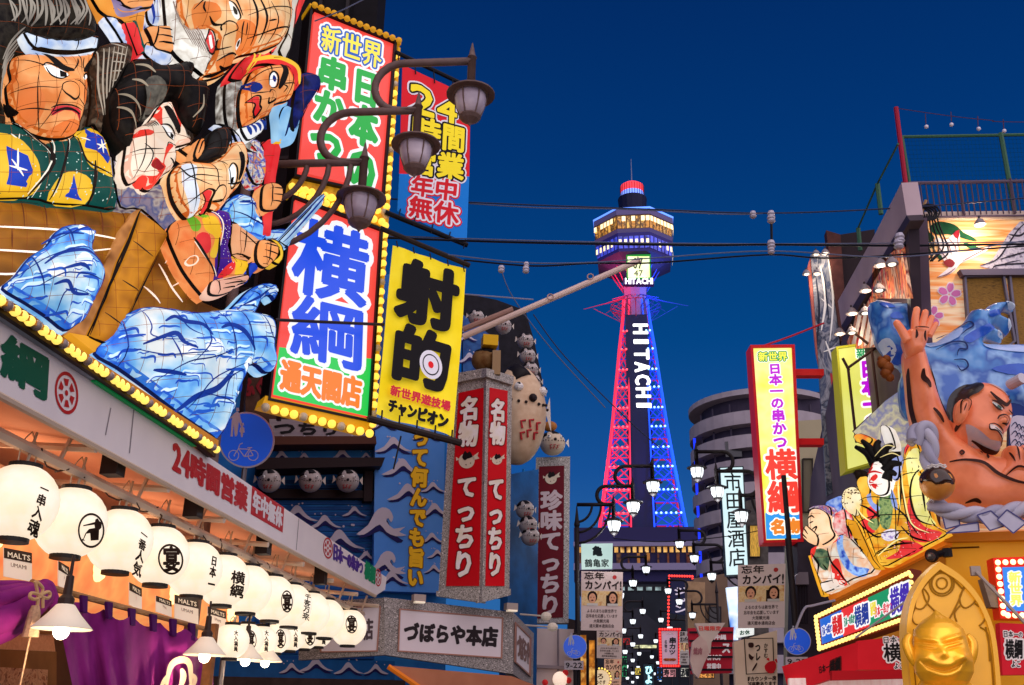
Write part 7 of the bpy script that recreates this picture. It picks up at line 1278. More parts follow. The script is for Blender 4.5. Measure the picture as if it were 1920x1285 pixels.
fh_ = rel(sm, 'far_hand', GF, [(1884, 862), (1890, 838), (1900, 832), (1912, 836), (1930, 830), (1970, 840), (1970, 900), (1930, 900), (1900, 895), (1878, 905), (1866, 892)], SKN, .25, .15, .35, .06); lines(sm, fh_, [[2.5, (1900, 836), (1904, 868)], [2.5, (1912, 838), (1914, 872)], [2.5, (1890, 850), (1896, 870)], [3, (1880, 896), (1900, 880), (1920, 884)]], SKD)
RP = M('a8a4b4,b8b4c0', r=.5, sc=6); 
def rope(label, l, r):
    t = thing('rope', label, 'rope', GF.w(l[0])[0]); p = smooth(GF.w(l, .5), False, 10); n_ = len(p)
    for k in range(3):
        mb = MB(); T = np.gradient(p, axis=0); T /= np.linalg.norm(T, axis=1)[:, None]; q = []
        s_ = np.cumsum(np.r_[0, np.linalg.norm(np.diff(p, axis=0), axis=1)])
        for i in range(n_): u = np.cross(T[i], GF.n); u /= np.linalg.norm(u); a = s_[i] / r * .9 + k * 2.094; q.append(p[i] + r * .5 * (u * math.cos(a) + GF.n * math.sin(a)))
        tube(mb, q, r * .62, 10); mb.build('strand', M(('a8a4b4', '9a96a8', 'b4b0be')[k], r=.55), t, True)
rope('thick grey twisted rope round the waist of the strongman relief', [(1744, 942), (1780, 958), (1830, 966), (1880, 962), (1930, 952), (1970, 944)], .115); rope('grey rope curling above the striped robe left of the strongman', [(1712, 830), (1722, 808), (1738, 806), (1744, 830), (1742, 860), (1748, 882)], .12)
for i, q in enumerate(([(1767, 968), (1796, 960), (1800, 985), (1773, 992)], [(1800, 985), (1834, 980), (1836, 996), (1774, 1000)], [(1832, 966), (1858, 958), (1888, 985), (1856, 995)], [(1870, 975), (1888, 956), (1925, 980), (1900, 1000)])):
    t = thing('paper_streamer', 'folded white paper streamer hanging from the waist rope, ' + ORD[i] + ' from the left', 'paper', GF.w(q[0])[0], 'paper streamers'); P = Pl(GF.p0 + GF.n * (.5 + .06 * i), 2); mb = MB(); slab(mb, P, q, -.02, 0); mb.build('paper', M('b8b4c4,c8c4cc', r=.6, sc=3), t); lines(t, P, [[2.5, q[a], q[(a + 1) % 4]] for a in range(4)], M('4a4878', r=.6), taper=False)
tk = thing('takoyaki_ball', 'round fried dumpling ball with dark sauce and white drizzle held by the strongman', 'food model', GF.w((1757, 907), .75)[0]); c = GF.w((1757, 907), .75)[0]; r = .235
mb = MB(); ball(mb, c, r, 24, 16); mb.build('dough', M('b8702c,c88838', r=.35, sc=5, e=.08), tk, True)
mb = MB(); cc = MB(); lathe(cc, [(r * 1.04 * math.sin(a), r * 1.04 * math.cos(a)) for a in np.linspace(.02, 1.35, 9)], (0, 0, 0), 26, (0, -.35, 1)); vv = cc.v[0].copy(); nl = np.linalg.norm(vv, axis=1); az = np.arctan2(vv[:, 1], vv[:, 0]); vv[:, 2] -= np.where(vv[:, 2] < .12, .05 * np.maximum(0, np.sin(az * 6)), 0); mb.add(vv + c, cc.f); mb.build('sauce', M('2c1810,3a2014', r=.2, sc=8), tk, True)
mb = MB(); [tube(mb, [c + r * 1.07 * A([math.sin(a) * math.cos(.75 + .12 * math.sin(9 * a + k)), -math.cos(a) * .62, math.sin(.95 + k * .22 + .1 * math.sin(11 * a))]) for a in np.linspace(-.8, .8, 14)], .012, 5) for k in range(2)]; mb.split('drizzle', M('d0c8c0', r=.4), tk)
# ------------------------------------------------ kabuki lantern float
KP = pl(1640, 950, 16.0, -38)
INKED[id(KP)] = (K1, 1.2)
kneb = lambda h, e=.85, sc=5: neb(h, e, sc)
kf = thing('kabuki_figure', 'lit paper kabuki actor with white face and spiky black hair in yellow and red robes', 'float figure', KP.w((1650, 950))[0], 'lit paper figures of the right float')
rb1 = rel(kf, 'robe', KP, [(1612, 930), (1624, 905), (1640, 920), (1676, 900), (1690, 860), (1694, 838), (1712, 822), (1724, 850), (1722, 880), (1734, 900), (1742, 960), (1752, 985), (1774, 1000), (1740, 1020), (1690, 1046), (1652, 1062), (1630, 1030), (1590, 960), (1596, 940)], kneb('f0a020,f8c040,e88818'), .25, .3, 0, .09)
pat(kf, 'red_panel', rb1, [[(1700, 840), (1716, 822), (1712, 836), (1702, 856)], [(1710, 950), (1716, 935), (1722, 965), (1740, 990), (1768, 1000), (1736, 1018), (1714, 1006)], [(1664, 1050), (1690, 1034), (1700, 1015), (1730, 1024), (1700, 1042)], [(1634, 958), (1650, 952), (1656, 970), (1640, 976)], [(1622, 980), (1640, 976), (1650, 1000), (1634, 1000)]], kneb('e82830,f04848'), .006)
pat(kf, 'pale_yellow_panel', rb1, [[(1706, 860), (1720, 840), (1726, 870), (1722, 890), (1736, 905), (1740, 960), (1750, 982), (1728, 976), (1716, 930), (1708, 890)]], kneb('f8f080,fff8b0'), .009)
pat(kf, 'green_pattern', rb1, [[(1656, 940), (1670, 925), (1684, 940), (1680, 985), (1672, 996), (1660, 985)], [(1636, 985), (1650, 975), (1660, 985), (1650, 998)]], kneb('588050,a8c078,306048', .6, 14), .01); pat(kf, 'blue_pattern', rb1, [[(1628, 912), (1636, 925), (1646, 945), (1660, 955), (1652, 962), (1634, 940)], [(1676, 915), (1690, 940), (1692, 960), (1682, 950)]], kneb('a8b8e8,7088d0'), .011)
pat(kf, 'silver_ball', rb1, [[(1664, 1002), (1680, 995), (1694, 1000), (1692, 1012), (1676, 1018), (1664, 1012)]], kneb('d8d0f0,fff8ff,a890d0', .9, 20), .013)
lines(kf, rb1, [[3, (1722, 880), (1716, 930), (1728, 975), (1752, 986)], [3, (1622, 950), (1640, 958), (1662, 975)], [3, (1620, 985), (1650, 1008), (1664, 1010)], [3, (1700, 990), (1720, 1010), (1744, 1016)], [3, (1650, 1040), (1690, 1024), (1720, 1020)], [3, (1690, 870), (1700, 920), (1694, 990)], [3, (1656, 940), (1658, 990)], [2, (1610, 940), (1640, 1010), (1652, 1058)], [2, (1730, 900), (1738, 960)]], K1, eps=.016)
lines(kf, rb1, [[1.6, (1604, 950), (1640, 935), (1690, 940), (1736, 930)], [1.6, (1612, 985), (1660, 970), (1744, 970)], [1.6, (1628, 1015), (1680, 1000), (1752, 1000)], [1.6, (1640, 1045), (1690, 1030)], [1.6, (1680, 905), (1724, 885)], [1.6, (1690, 870), (1722, 860)], [1.6, (1675, 905), (1690, 960), (1690, 1040)], [1.6, (1710, 840), (1700, 900), (1716, 1000), (1722, 1020)], [2.5, (1600, 945), (1616, 960), (1612, 975)], [2.5, (1640, 960), (1652, 968), (1642, 980)], [2.5, (1700, 1000), (1690, 1012), (1704, 1020)], [2.5, (1604, 965), (1626, 990), (1632, 1010)], [3, (1690, 955), (1712, 975), (1730, 1005)]], K1, eps=.02)
lines(kf, rb1, [[2, (1700, 880), (1706, 930), (1720, 985), (1750, 1002)], [2, (1612, 945), (1628, 970), (1650, 985)], [2, (1656, 1045), (1690, 1018), (1712, 1012)], [2, (1694, 905), (1700, 960)]], kneb('fff0a0', .9), 'gold_trim', .024)
mb = MB()
for k in range(60):
    u, v = random.choice(((random.uniform(1708, 1760), random.uniform(975, 1015)), (random.uniform(1664, 1725), random.uniform(1020, 1046)))); q = rb1.st((u, v))
    if rb1.ins(q)[0]: patch(mb, rb1, [(u - 1, v), (u, v - 1), (u + 1, v), (u, v + 1)], .026, 9, 1)
mb.build('pale_dot', kneb('ffb0b0', .9), kf)
fk = rel(kf, 'face', KP, [(1626, 898), (1632, 880), (1642, 862), (1652, 866), (1660, 880), (1668, 905), (1664, 925), (1650, 930), (1638, 925), (1628, 914)], kneb('fff8f0,fff0e4', .98), .22, .12, .25, .05)
pat(kf, 'red_paint', fk, [[(1632, 884), (1640, 864), (1644, 872), (1640, 888)], [(1640, 900), (1650, 892), (1654, 898), (1646, 906)], [(1642, 914), (1652, 910), (1650, 920)]], kneb('f03830'), .006, 2); lines(kf, fk, [[3, (1634, 892), (1648, 888), (1660, 890)], [3, (1632, 880), (1640, 886), (1646, 880)], [2, (1644, 900), (1640, 908), (1648, 908)], [2.5, (1640, 914), (1648, 912), (1656, 916)]], M('c02020', e=.3), eps=.012)
mb = MB()
for k, (a, b, c_) in enumerate([((1640, 870), (1626, 850), (1604, 838)), ((1644, 862), (1630, 840), (1616, 826)), ((1648, 860), (1644, 836), (1650, 826)), ((1654, 864), (1660, 842), (1674, 834)), ((1658, 872), (1668, 856), (1688, 850)), ((1660, 884), (1672, 870), (1690, 870)), ((1662, 900), (1668, 886), (1680, 890))]): tube(mb, smooth(KP.w([a, b, c_], .38), False, 5), [.09 - .006 * i for i in range(11)], 7)
mb.build('spiky_hair', kneb('0c0a0c,2a2420', .15), kf, True); lines(kf, Pl(KP.p0 + KP.n * .48, -38), [[2, (1640, 856), (1660, 836), (1678, 838)], [2, (1650, 858), (1672, 850), (1688, 856)]], kneb('f0d890', .8), 'gold_comb')
for nm, o_, m_ in (('hat', [(1600, 818), (1612, 812), (1636, 822), (1630, 834), (1606, 830)], 'f0c040,e05020'), ('blue_lobe', [(1666, 870), (1680, 850), (1688, 875), (1684, 900), (1670, 896)], '8898d8,b0b8e8'), ('white_cone', [(1650, 800), (1668, 802), (1680, 840), (1660, 838)], 'f8f0e8,e8d8c8')): rel(kf, nm, KP, o_, kneb(m_), .15, .1, .15, .05)
k2 = thing('merchant_figure', 'lit paper figure with round dotted hat beside the kabuki actor', 'float figure', KP.w((1600, 930))[0], 'lit paper figures of the right float')
b2_ = rel(k2, 'dotted_ball', KP, [(1578, 935), (1584, 918), (1600, 912), (1614, 922), (1618, 945), (1612, 968), (1596, 966), (1580, 952)], kneb('fff0c8,f8d890'), .22, .12, .12, .05); mb = MB()
for k in range(26): u, v = 1582 + random.random() * 32, 918 + random.random() * 32; patch(mb, b2_, [(u - 1.6, v), (u, v - 1.6), (u + 1.6, v), (u, v + 1.6)], .007, 9, 1)
mb.build('brown_dot', kneb('704018', .3), k2); rel(k2, 'yellow_hood', KP, [(1606, 905), (1616, 892), (1632, 898), (1632, 930), (1620, 945), (1612, 925)], kneb('f0a828,f8c850'), .18, .1, .1, .05); rel(k2, 'bun', KP, [(1600, 884), (1614, 880), (1620, 892), (1606, 902)], kneb('2a1c14', .2), .1, .06, .1, .05)
bd_ = rel(k2, 'banner_board', KP, [(1578, 970), (1608, 978), (1640, 1050), (1652, 1066), (1640, 1068), (1600, 1010)], kneb('f0a828,e89818', .8), .05, .04, .1, .08, k=1); lines(k2, bd_, [[3, (1590, 985), (1598, 995)], [3, (1596, 992), (1602, 1006)], [3, (1606, 1010), (1612, 1022)], [3, (1616, 1026), (1622, 1040)], [3, (1588, 990), (1596, 988)], [3, (1604, 1014), (1612, 1012)], [3, (1614, 1034), (1622, 1032)]], K1, 'brush_lettering', .01)
k3 = thing('farmer_figure', 'lit paper smiling figure with a flowered headcloth at the left end of the right float', 'float figure', KP.w((1545, 990))[0], 'lit paper figures of the right float')
h3 = rel(k3, 'face', KP, [(1516, 965), (1526, 952), (1546, 958), (1556, 970), (1560, 990), (1566, 1005), (1552, 1018), (1538, 1022), (1528, 1006), (1516, 990)], kneb('ffd8b0,f8c090', .95), .2, .12, .12, .05); lines(k3, h3, [[2.5, (1522, 976), (1530, 970), (1536, 974)], [2, (1526, 984), (1534, 980)], [2.5, (1530, 996), (1540, 990), (1536, 1000)], [2.5, (1536, 1010), (1544, 1006)]], K1)
rel(k3, 'headcloth', KP, [(1514, 962), (1520, 950), (1542, 946), (1558, 952), (1560, 968), (1546, 960), (1528, 954)], kneb('e08868,8058a8,f0e0d0', .7, 20), .14, .08, .2, .05)
g_ = rel(k3, 'hand', KP, [(1506, 1000), (1512, 985), (1522, 992), (1536, 1006), (1534, 1024), (1520, 1020), (1508, 1012)], kneb('ffd0a0,f8b888', .9), .14, .06, .24, .05); lines(k3, g_, [[2, (1512, 990), (1522, 1004)], [2, (1508, 1000), (1520, 1012)]], K1)
c3 = rel(k3, 'clothes', KP, [(1520, 1030), (1536, 1022), (1560, 1018), (1580, 1000), (1596, 1010), (1640, 1066), (1600, 1086), (1546, 1112), (1538, 1090), (1524, 1060)], kneb('f8f0e0,f0b890,e8e0d0'), .2, .15, .0, .07)
pat(k3, 'green_cloth', c3, [[(1528, 1040), (1544, 1030), (1562, 1040), (1560, 1070), (1546, 1066)]], kneb('2a5848,90a878', .5, 14), .006); pat(k3, 'red_cloth', c3, [[(1522, 1036), (1534, 1024), (1536, 1040), (1526, 1050)], [(1560, 1010), (1580, 1002), (1582, 1012), (1566, 1020)], [(1566, 1062), (1580, 1050), (1588, 1090), (1576, 1096)]], kneb('e83830'), .008); pat(k3, 'blue_stream', c3, [[(1576, 1012), (1586, 1006), (1590, 1030), (1608, 1062), (1634, 1068), (1612, 1082), (1592, 1066), (1580, 1040)]], kneb('6090f0,a0c8ff,3050c0', .85, 8), .01); pat(k3, 'white_cloth', c3, [[(1544, 1096), (1560, 1088), (1570, 1060), (1580, 1080), (1584, 1096), (1552, 1108)]], kneb('fff0e4,f8e0d0'), .007)
lines(k3, c3, [[3, (1530, 1040), (1544, 1060), (1540, 1082)], [3, (1560, 1030), (1568, 1056), (1584, 1076), (1590, 1096)], [2, (1546, 1096), (1570, 1090)], [2, (1552, 1060), (1562, 1072)]], K1, eps=.014)
rel(k3, 'blue_back', KP, [(1545, 945), (1560, 934), (1580, 930), (1580, 960), (1560, 968)], kneb('3868d8,a8c0f0', .8, 12), .1, .1, -.05); rel(k3, 'red_collar', KP, [(1556, 985), (1566, 962), (1584, 955), (1590, 985), (1594, 1010), (1582, 1004), (1570, 1006)], kneb('e02838,f0e8e0', .85, 9), .12, .08, .08)
rel(k3, 'gold_edge', KP, [(1514, 1042), (1522, 1040), (1546, 1116), (1538, 1118)], kneb('f0a828', .8), .06, .04, .05, k=1)
lamp(kf, KP.w((1640, 950), 1.0)[0], 14, (1, .8, .6), .3)
# fabric-like stall behind the actor
bkp = thing('printed_sheet', 'pale printed sheet with grey figures behind the kabuki actor', 'sheet', KP.w((1650, 800), -.3)[0]); flat(bkp, 'sheet', KP, [(1600, 810), (1660, 752), (1705, 720), (1716, 830), (1690, 860), (1640, 850)], M('c8c8a0,8a90b8,d8d8b0,a0a0a8', r=.7, e=.3, sc=4, det=4), -.25, .05); mb = MB(); [ball(mb, GF.w((u, v), .1)[0], r__, 10, 7) for u, v, r__ in ((1655, 682, .09), (1662, 674, .07), (1664, 690, .1), (1661, 700, .09), (1668, 708, .07), (1651, 674, .05))]; mb.build('brown_head', M('6a3410,8a4a18', r=.5, sc=8), bkp, True)
# ------------------------------------------------ golden shopfront
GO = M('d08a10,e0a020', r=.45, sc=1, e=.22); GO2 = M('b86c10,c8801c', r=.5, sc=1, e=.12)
gs = thing('golden_shopfront', 'golden yellow shopfront wall with an orange cornice under the floats', 'shop', at(1800, 1200, y=15.5)); GW = pl(1800, 1080, 15.6, 5); GL_ = Pl(GW.w((1775, 1030))[0], -42)
flat(gs, 'wall', GW, [(1774, 1012), (2330, 996), (2330, 1320), (1778, 1320)], GO, 0, .3); flat(gs, 'cornice', GW, [(1772, 1000), (2330, 984), (2330, 1002), (1772, 1016)], GO2, .15, .3)
flat(gs, 'side_wall', GL_, [(1560, 1110), (1775, 1012), (1778, 1320), (1560, 1320)], M('b8701c,c8862c', r=.5, sc=1, e=.1), 0, .2); flat(gs, 'side_cornice', GL_, [(1550, 1112), (1772, 998), (1774, 1022), (1556, 1128)], M('e07818,f09030', r=.5, sc=1, e=.2), .12, .3)
mb = MB(); tube(mb, GW.w([(1782, 1028), (1836, 1026)], .02), .012, 4); mb.build('conduit', M('6a4410', r=.5), gs)
t = thing('floodlight', 'black round floodlight fixed on the orange cornice above the golden arch', 'spotlight', GL_.w((1748, 1040), .25)[0]); c = GL_.w((1747, 1042), .3)[0]; mb = MB(); ball(mb, c, .1, 12, 8); tube(mb, [c, c + (.22, 0, .05)], .05, 8); tube(mb, [c + (.22, 0, .1), c + (.22, 0, -.02)], .07, 6); mb.build('housing', BLACK, t); mb = MB(); ball(mb, c + (-.03, -.07, -.03), .065, 10, 6); mb.build('lens', M('4a4440', r=.1), t)
# long bulb sign
LSg = pl(1620, 1140, 14.6, -40); ls = thing('long_sign', 'long blue red and green shop sign bordered by two rows of yellow bulbs', 'sign', LSg.p0)
O4 = [(1527, 1154), (1708, 1066), (1712, 1164), (1534, 1222)]; I4 = [(1537, 1162), (1704, 1086), (1706, 1146), (1541, 1208)]; flat(ls, 'box', LSg, O4, M('6a2410', r=.5, e=.1), 0, .3)
H = homog(I4); hq = lambda x0, y0, x1, y1: H([(x0, y1), (x1, y1), (x1, y0), (x0, y0)])
for a, b, m_ in ((0, .29, '1468d8'), (.29, .6, 'e83038'), (.6, 1, '0c9868')): flat(ls, 'panel', LSg, hq(a, 0, b, 1), sign(m_, .85), .02, .02)
W2 = sign('f4f4f4', 1.0)
for s, a, y0, b, y1, c_ in (('日本一の串かつ', .02, .3, .16, .7, '1848b0'), ('横綱', .16, .1, .29, .9, 'd82028'), ('日本一の串かつ', .31, .3, .46, .7, '0c8868'), ('横綱', .44, .1, .6, .9, '1a3898'), ('新世界', .62, .3, .68, .8, 'f0e040'), ('日本一串かつ', .66, .2, .84, .6, 'e02840'), ('横綱', .82, .05, 1.0, .98, '4028b0')): write(ls, LSg, hq(a, y0, b, y1), s, [(W2, .1), (sign(c_, .85), .02)], h=.03)
bulbs(ls, LSg.w(np.concatenate([along([(1530, 1157), (1704, 1074)], 30), along([(1536, 1217), (1704, 1157)], 28), along([(1530, 1164), (1536, 1212)], 8), along([(1708, 1080), (1709, 1104)], 3)]), .05), .03, lambda i: M('ffd878', e=1.5))
# red awning signs
aw1 = thing('red_awning', 'red shop awning with black and white shop lettering beside the golden statue', 'awning', at(1600, 1230, y=14.3)); RA = M('b8101c,c81824', r=.6, sc=2, e=.2); A1 = Pl(at(1606, 1220, y=14.2), -30); A2 = Pl(at(1606, 1220, y=14.2), 4)
flat(aw1, 'side_cloth', A1, [(1466, 1250), (1608, 1204), (1608, 1256), (1480, 1300)], RA, 0, .1); flat(aw1, 'front_cloth', A2, [(1608, 1202), (1716, 1190), (1720, 1256), (1608, 1256)], RA, 0, .1); flat(aw1, 'valance', A2, [(1560, 1258), (1716, 1256), (1720, 1272), (1560, 1276)], M('a80c18', r=.6, e=.15), .05, .1)
BWt = M('141010', r=.6); WK2 = M('d8ccc8', r=.6, e=.25)
write(aw1, A2, [(1654, 1194), (1712, 1190), (1712, 1204), (1655, 1207)], '日本一の', [(WK2, .14), (BWt, .02)], h=.01); write(aw1, A2, [(1654, 1206), (1728, 1202), (1730, 1240), (1658, 1242)], '横綱', [(WK2, .12), (BWt, .025)], h=.01); write(aw1, A2, [(1676, 1242), (1716, 1242), (1716, 1256), (1676, 1255)], 'よこづな', [(WK2, .15), (BWt, .03)], h=.01); write(aw1, A1, [(1556, 1240), (1576, 1230), (1576, 1260), (1556, 1266)], '横綱', [(M('6a1010', r=.6), .1), (BWt, .02)], h=.01); write(aw1, A1, [(1534, 1250), (1556, 1240), (1556, 1258), (1536, 1264)], '日本一', [(BWt, .02)], h=.01)
flat(aw1, 'white_shopfront', A2, [(1480, 1272), (1716, 1268), (1716, 1330), (1480, 1330)], M('d8b8b0,e8d0c8', r=.6, e=.35, sc=3, stretch=(6, 1, 1)), -.4, .1)
# golden pointed arch and statue
ST = pl(1785, 1190, 12.6, 4)
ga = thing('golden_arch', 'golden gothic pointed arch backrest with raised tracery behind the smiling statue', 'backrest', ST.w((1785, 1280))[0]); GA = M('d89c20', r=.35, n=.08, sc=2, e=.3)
AO = [(1761, 1053)] + smooth([(1761, 1053), (1735, 1078), (1714, 1112), (1703, 1150), (1700, 1190), (1704, 1240), (1712, 1330)], False, 4)[1:].tolist() + [(1880, 1330)] + smooth([(1880, 1330), (1874, 1250), (1866, 1190), (1852, 1148), (1832, 1112), (1800, 1078), (1761, 1053)], False, 4)[1:-1].tolist()
mb = MB(); slab(mb, ST, AO, -.28, 0); mb.build('back_slab', GA, ga)
cen = A([1780, 1200]); AI = [tuple(cen + (A(p) - cen) * .9) for p in AO]; mb = MB(); n_ = len(AO)
for i in range(n_): j = (i + 1) % n_; slab(mb, ST, [AO[i], AO[j], AI[j], AI[i]], -.02, .045)
mb.build('rim', M('d89c20', r=.3, e=.2, met=.15), ga)
mb = MB(); td = lambda l, w=.01: tube(mb, smooth(ST.w(l, .01), False, 5), w, 6)
for r_ in (10, 19, 23): td([(1766 + r_ * math.cos(a), 1094 + r_ * 1.02 * math.sin(a)) for a in np.linspace(0, 2 * math.pi, 20)])
for l in ([(1730, 1104), (1745, 1086), (1762, 1072), (1784, 1084), (1806, 1106)], [(1728, 1098), (1738, 1130), (1770, 1160)], [(1808, 1098), (1796, 1130), (1778, 1165)], [(1728, 1102), (1720, 1116), (1716, 1138), (1728, 1142), (1738, 1132), (1742, 1120), (1736, 1108), (1728, 1102)], [(1716, 1140), (1710, 1156), (1716, 1170), (1732, 1172)], [(1740, 1134), (1752, 1146), (1756, 1158)], [(1810, 1100), (1800, 1118), (1802, 1134), (1812, 1140), (1828, 1128), (1826, 1116), (1810, 1100)], [(1800, 1136), (1790, 1150), (1794, 1166)], [(1828, 1132), (1842, 1144), (1846, 1162), (1836, 1174)], [(1714, 1180), (1712, 1230), (1718, 1300)], [(1848, 1176), (1858, 1230), (1864, 1300)], [(1838, 1176), (1852, 1190), (1856, 1240)]): td(l)
mb.build('tracery', M('9a6a10', r=.5), ga)
gst = thing('golden_statue', 'smiling golden statue with a pointed head and slanted eyes in front of the arch', 'statue', ST.w((1775, 1285), .4)[0]); GM = M('d89a20', r=.27, met=.35, e=.12)  # gold gets some emission to brighten it, statue is unlit
hc = ST.w((1768, 1242), .42)[0]
def eyes(x, z, f):
    if f <= .05: return 0
    ax = abs(x + 1); zt = z - 27 - .26 * (ax - 22); w = math.exp(-((ax - 23) / 15) ** 4); br = math.exp(-((ax - 24) / 20) ** 4)
    return w * (-6 * math.exp(-((zt - 4.5) / 2.6) ** 2) - 5 * math.exp(-((zt + 4.5) / 2.4) ** 2) + 3.5 * math.exp(-(zt / 2.6) ** 2)) + br * 7 * math.exp(-((zt - 12) / 4.5) ** 2)
mb = MB(); NS, NR = 120, 96; V = []
wpx = np.linalg.norm(ST.w((1771, 1230))[0] - ST.w((1770, 1230))[0])
def prof(z):                                    # half width of the head (px) at height z (px above the mouth level)
    return np.interp(z, [-52, -46, -34, -18, 0, 14, 28, 44, 58, 67, 76, 84, 90, 94], [8, 24, 44, 54, 57, 55, 52, 50, 46, 38, 26, 12, 5, .4])
for i in range(NR + 1):
    zz = -52 + 146 * i / NR; w_ = prof(zz) * .94
    for k in range(NS):
        a = 2 * math.pi * k / NS; x0_ = w_ * math.sin(a); y = -w_ * .92 * math.cos(a); f = max(0, math.cos(a)); x = x0_ + 15; G = lambda x0, z0, sx, sz: math.exp(-((x - x0) / sx) ** 2 - ((zz - z0) / sz) ** 2) * (f > 0.05)
        d = 11 * G(-2, 12, 9, 11) + 9 * G(-36, 4, 14, 12) + 9 * G(34, 4, 14, 12) + 6 * G(-26, 8, 16, 10) + 6 * G(24, 8, 16, 10) + eyes(x, zz, f)
        mz = -18 + 17 * (x / 34) ** 2                # smiling mouth line
        if abs(x) < 36 and f > 0: d += -5 * math.exp(-((zz - mz) / 2.2) ** 2) + 7 * math.exp(-((zz - mz - 10) / 7) ** 2) * (1 - (x / 38) ** 2) + 6 * math.exp(-((zz - mz + 9) / 6) ** 2) * (1 - (x / 38) ** 2)
        y -= d * 1.25; V.append(hc + wpx * (x0_ * ST.ex + y * -ST.n * 1.0 + zz * ST.ez))
mb.add(V, [(i * NS + k, i * NS + (k + 1) % NS, (i + 1) * NS + (k + 1) % NS, (i + 1) * NS + k) for i in range(NR) for k in range(NS)] + [tuple(range(NS - 1, -1, -1))]); mb.build('head', GM, gst, True)
for sg in (-1, 1):
    mb = MB(); base = hc + wpx * (sg * 48 * ST.ex + 22 * ST.ez - 4 * ST.n); sgx = ST.ex * sg
    for r_, hh, off in ((.06, .16, 0), (.035, .15, .02)): tube(mb, smooth([base + A([0, 0, -hh]), base + sgx * (.04 + off) + A([0, 0, -hh * .4]), base + sgx * (.07 + off) + A([0, 0, hh * .5]), base + sgx * (.02 + off) + A([0, 0, hh])], False, 5), [r_ * (.6 + .4 * math.sin(math.pi * i / 15)) for i in range(16)], 8)
    mb.build('ear', GM, gst, True)
mb = MB(); lathe(mb, [(.62, -1.2), (.6, -.5), (.5, -.22), (.34, -.02), (.24, .14)], hc + wpx * (-52 * ST.ez) + A([.02, .12, 0]), 28); mb.build('body', GM, gst, True)
# right hand lit sign, red sign, rods
R4 = pl(1895, 1100, 14.8, 3); rs_ = thing('lit_sign', 'blue lit sign with yellow characters in a red bulb frame at the right edge', 'sign', R4.p0)
flat(rs_, 'red_frame', R4, [(1862, 1046), (2040, 1040), (2040, 1165), (1876, 1160)], M('c82010', r=.4, e=.35), 0, .25); flat(rs_, 'blue_panel', R4, [(1880, 1064), (2040, 1060), (2040, 1146), (1888, 1146)], sign('1c80e8', .9), .02, .02)
write(rs_, R4, [(1890, 1072), (1914, 1072), (1918, 1136), (1894, 1136)], '新世界', [(sign('f4f8f4', .95), .17), (sign('f0e860', 1), .05)], True, h=.03); write(rs_, R4, [(1924, 1070), (1970, 1070), (1970, 1136), (1926, 1136)], '横綱', [(sign('f4f8f4', .95), .14), (sign('4028b0', .9), .05)], True, h=.03)
bulbs(rs_, R4.w(np.concatenate([along([(1871, 1055), (1985, 1051)], 9), along([(1872, 1068), (1882, 1150)], 7), along([(1890, 1154), (1985, 1154)], 8)]), .06), .038, lambda i: M('fff0b0', e=1.7))
R5 = pl(1900, 1220, 14.2, 3); r5 = thing('red_sign', 'red sign with a white bordered black character at the right edge beside the arch', 'sign', R5.p0); flat(r5, 'panel', R5, [(1874, 1168), (2040, 1176), (2040, 1264), (1880, 1266)], M('b81020,c81828', r=.5, sc=2, e=.25), 0, .15)
write(r5, R5, [(1884, 1198), (1918, 1198), (1918, 1236), (1886, 1236)], '横綱', [(WK2, .12), (BWt, .025)], h=.01); write(r5, R5, [(1880, 1182), (1918, 1184), (1918, 1196), (1881, 1195)], '日本一の', [(WK2, .15), (BWt, .02)], h=.01); write(r5, R5, [(1896, 1238), (1914, 1238), (1914, 1252), (1896, 1252)], 'よこ', [(WK2, .15), (BWt, .03)], h=.01)
t = thing('stay_rod', 'long grey steel rod running diagonally in front of the blue sign at right', 'rod', at(1832, 1072, y=14)); mb = MB(); tube(mb, [at(1830, 1072, y=14), at(1990, 1240, y=13.4)], .022, 6); box(mb, at(1829, 1071, y=14.05), (.12, .06, .12)); mb.build('rod', M('a8988c', r=.4), t)
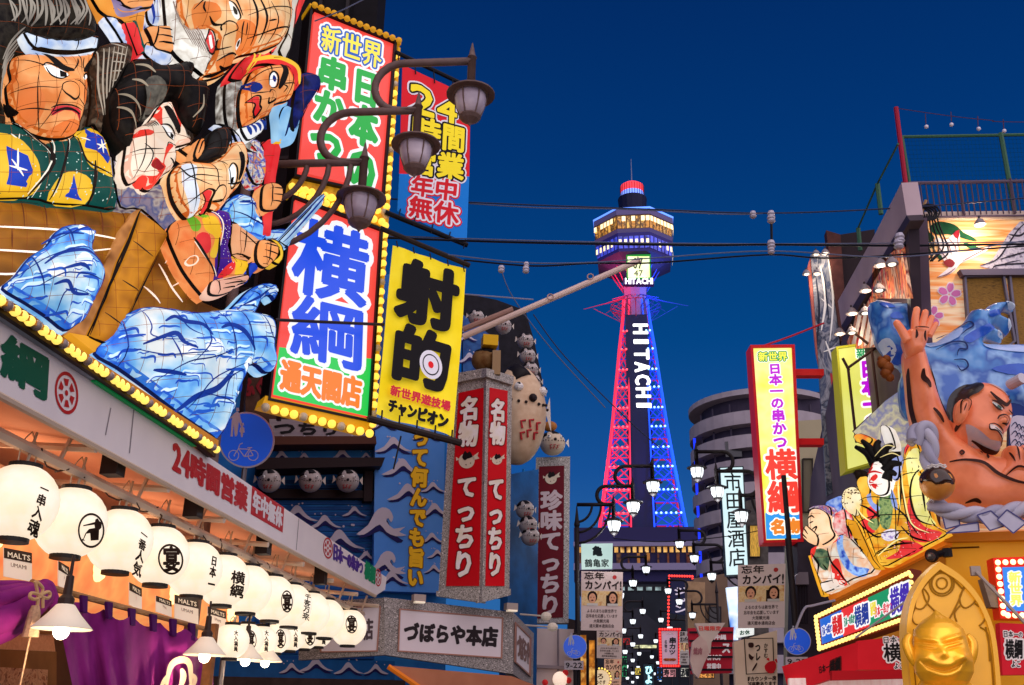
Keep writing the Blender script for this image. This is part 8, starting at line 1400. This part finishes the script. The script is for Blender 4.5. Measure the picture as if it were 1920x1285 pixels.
t = thing('grey_duct', 'grey ribbed duct behind the golden arch at right', 'duct', at(1865, 1120, y=15)); mb = MB(); slab(mb, R4, [(1842, 1085), (1866, 1100), (1874, 1140), (1858, 1138)], -.2, -.02); mb.build('duct', M('8a7868', r=.5, n=.15), t)
t = thing('stay_rod', 'thin grey rod crossing the long bulb sign towards the golden arch', 'rod', at(1600, 1190, y=13.9)); mb = MB(); tube(mb, [at(1604, 1196, y=13.9), at(1712, 1118, y=13.6)], .014, 5); mb.build('rod', M('a8a0a0', r=.4), t)
t = thing('pipe_rail', 'thin grey bent rail left of the long bulb sign', 'rail', at(1500, 1160, y=15.5)); mb = MB(); tube(mb, smooth([at(1492, 1180, y=15.5), at(1508, 1142, y=15.5), at(1524, 1136, y=15.5), at(1566, 1126, y=15.5)], False, 4), .02, 5); mb.build('rail', M('8a8490', r=.4), t)
t = thing('meter_box', 'grey rounded meter box with cables on the dark wall behind the black pole', 'box', at(1505, 1085, y=19)); P = pl(1505, 1085, 19, 5); mb = MB(); slab(mb, P, [(1492, 1080), (1499, 1073), (1515, 1073), (1517, 1096), (1492, 1096)], -.2, .1); mb.build('box', M('7a7480', r=.5), t); mb = MB(); [tube(mb, P.w([(1496 + k * 5, 1096), (1497 + k * 5, 1170)]), .03, 5) for k in range(4)]; mb.build('cable', M('2a2630', r=.5), t)
block('dark wall behind the farmer lantern figure', [(1496, 1010), (1570, 1000), (1580, 1320), (1490, 1320)], 19.5, M('3a3440', r=.7, n=.2, sc=3))
bp2 = thing('black_post', 'tall black post carrying the footpath sign in front of the red awning', 'post', at(1492, 1290, y=18.6)); q = at(1488, 1150, y=18.6); mb = MB(); tube(mb, [(q[0], q[1], 0), (q[0], q[1], at(1478, 1010, y=18.6)[2])], .045, 10); lathe(mb, [(.12, 0), (.12, .15), (.07, .2)], (q[0], q[1], 0), 12); mb.build('post', M('241e20', r=.5), bp2)
for p_, e_ in (((1800, 1180), 16), ((1650, 1230), 10)): lamp(gs, at(p_[0], p_[1], y=11.6), e_, (1, .82, .6), .4)
for o in bpy.data.objects:
    if 'o' in o.keys(): del o['o']
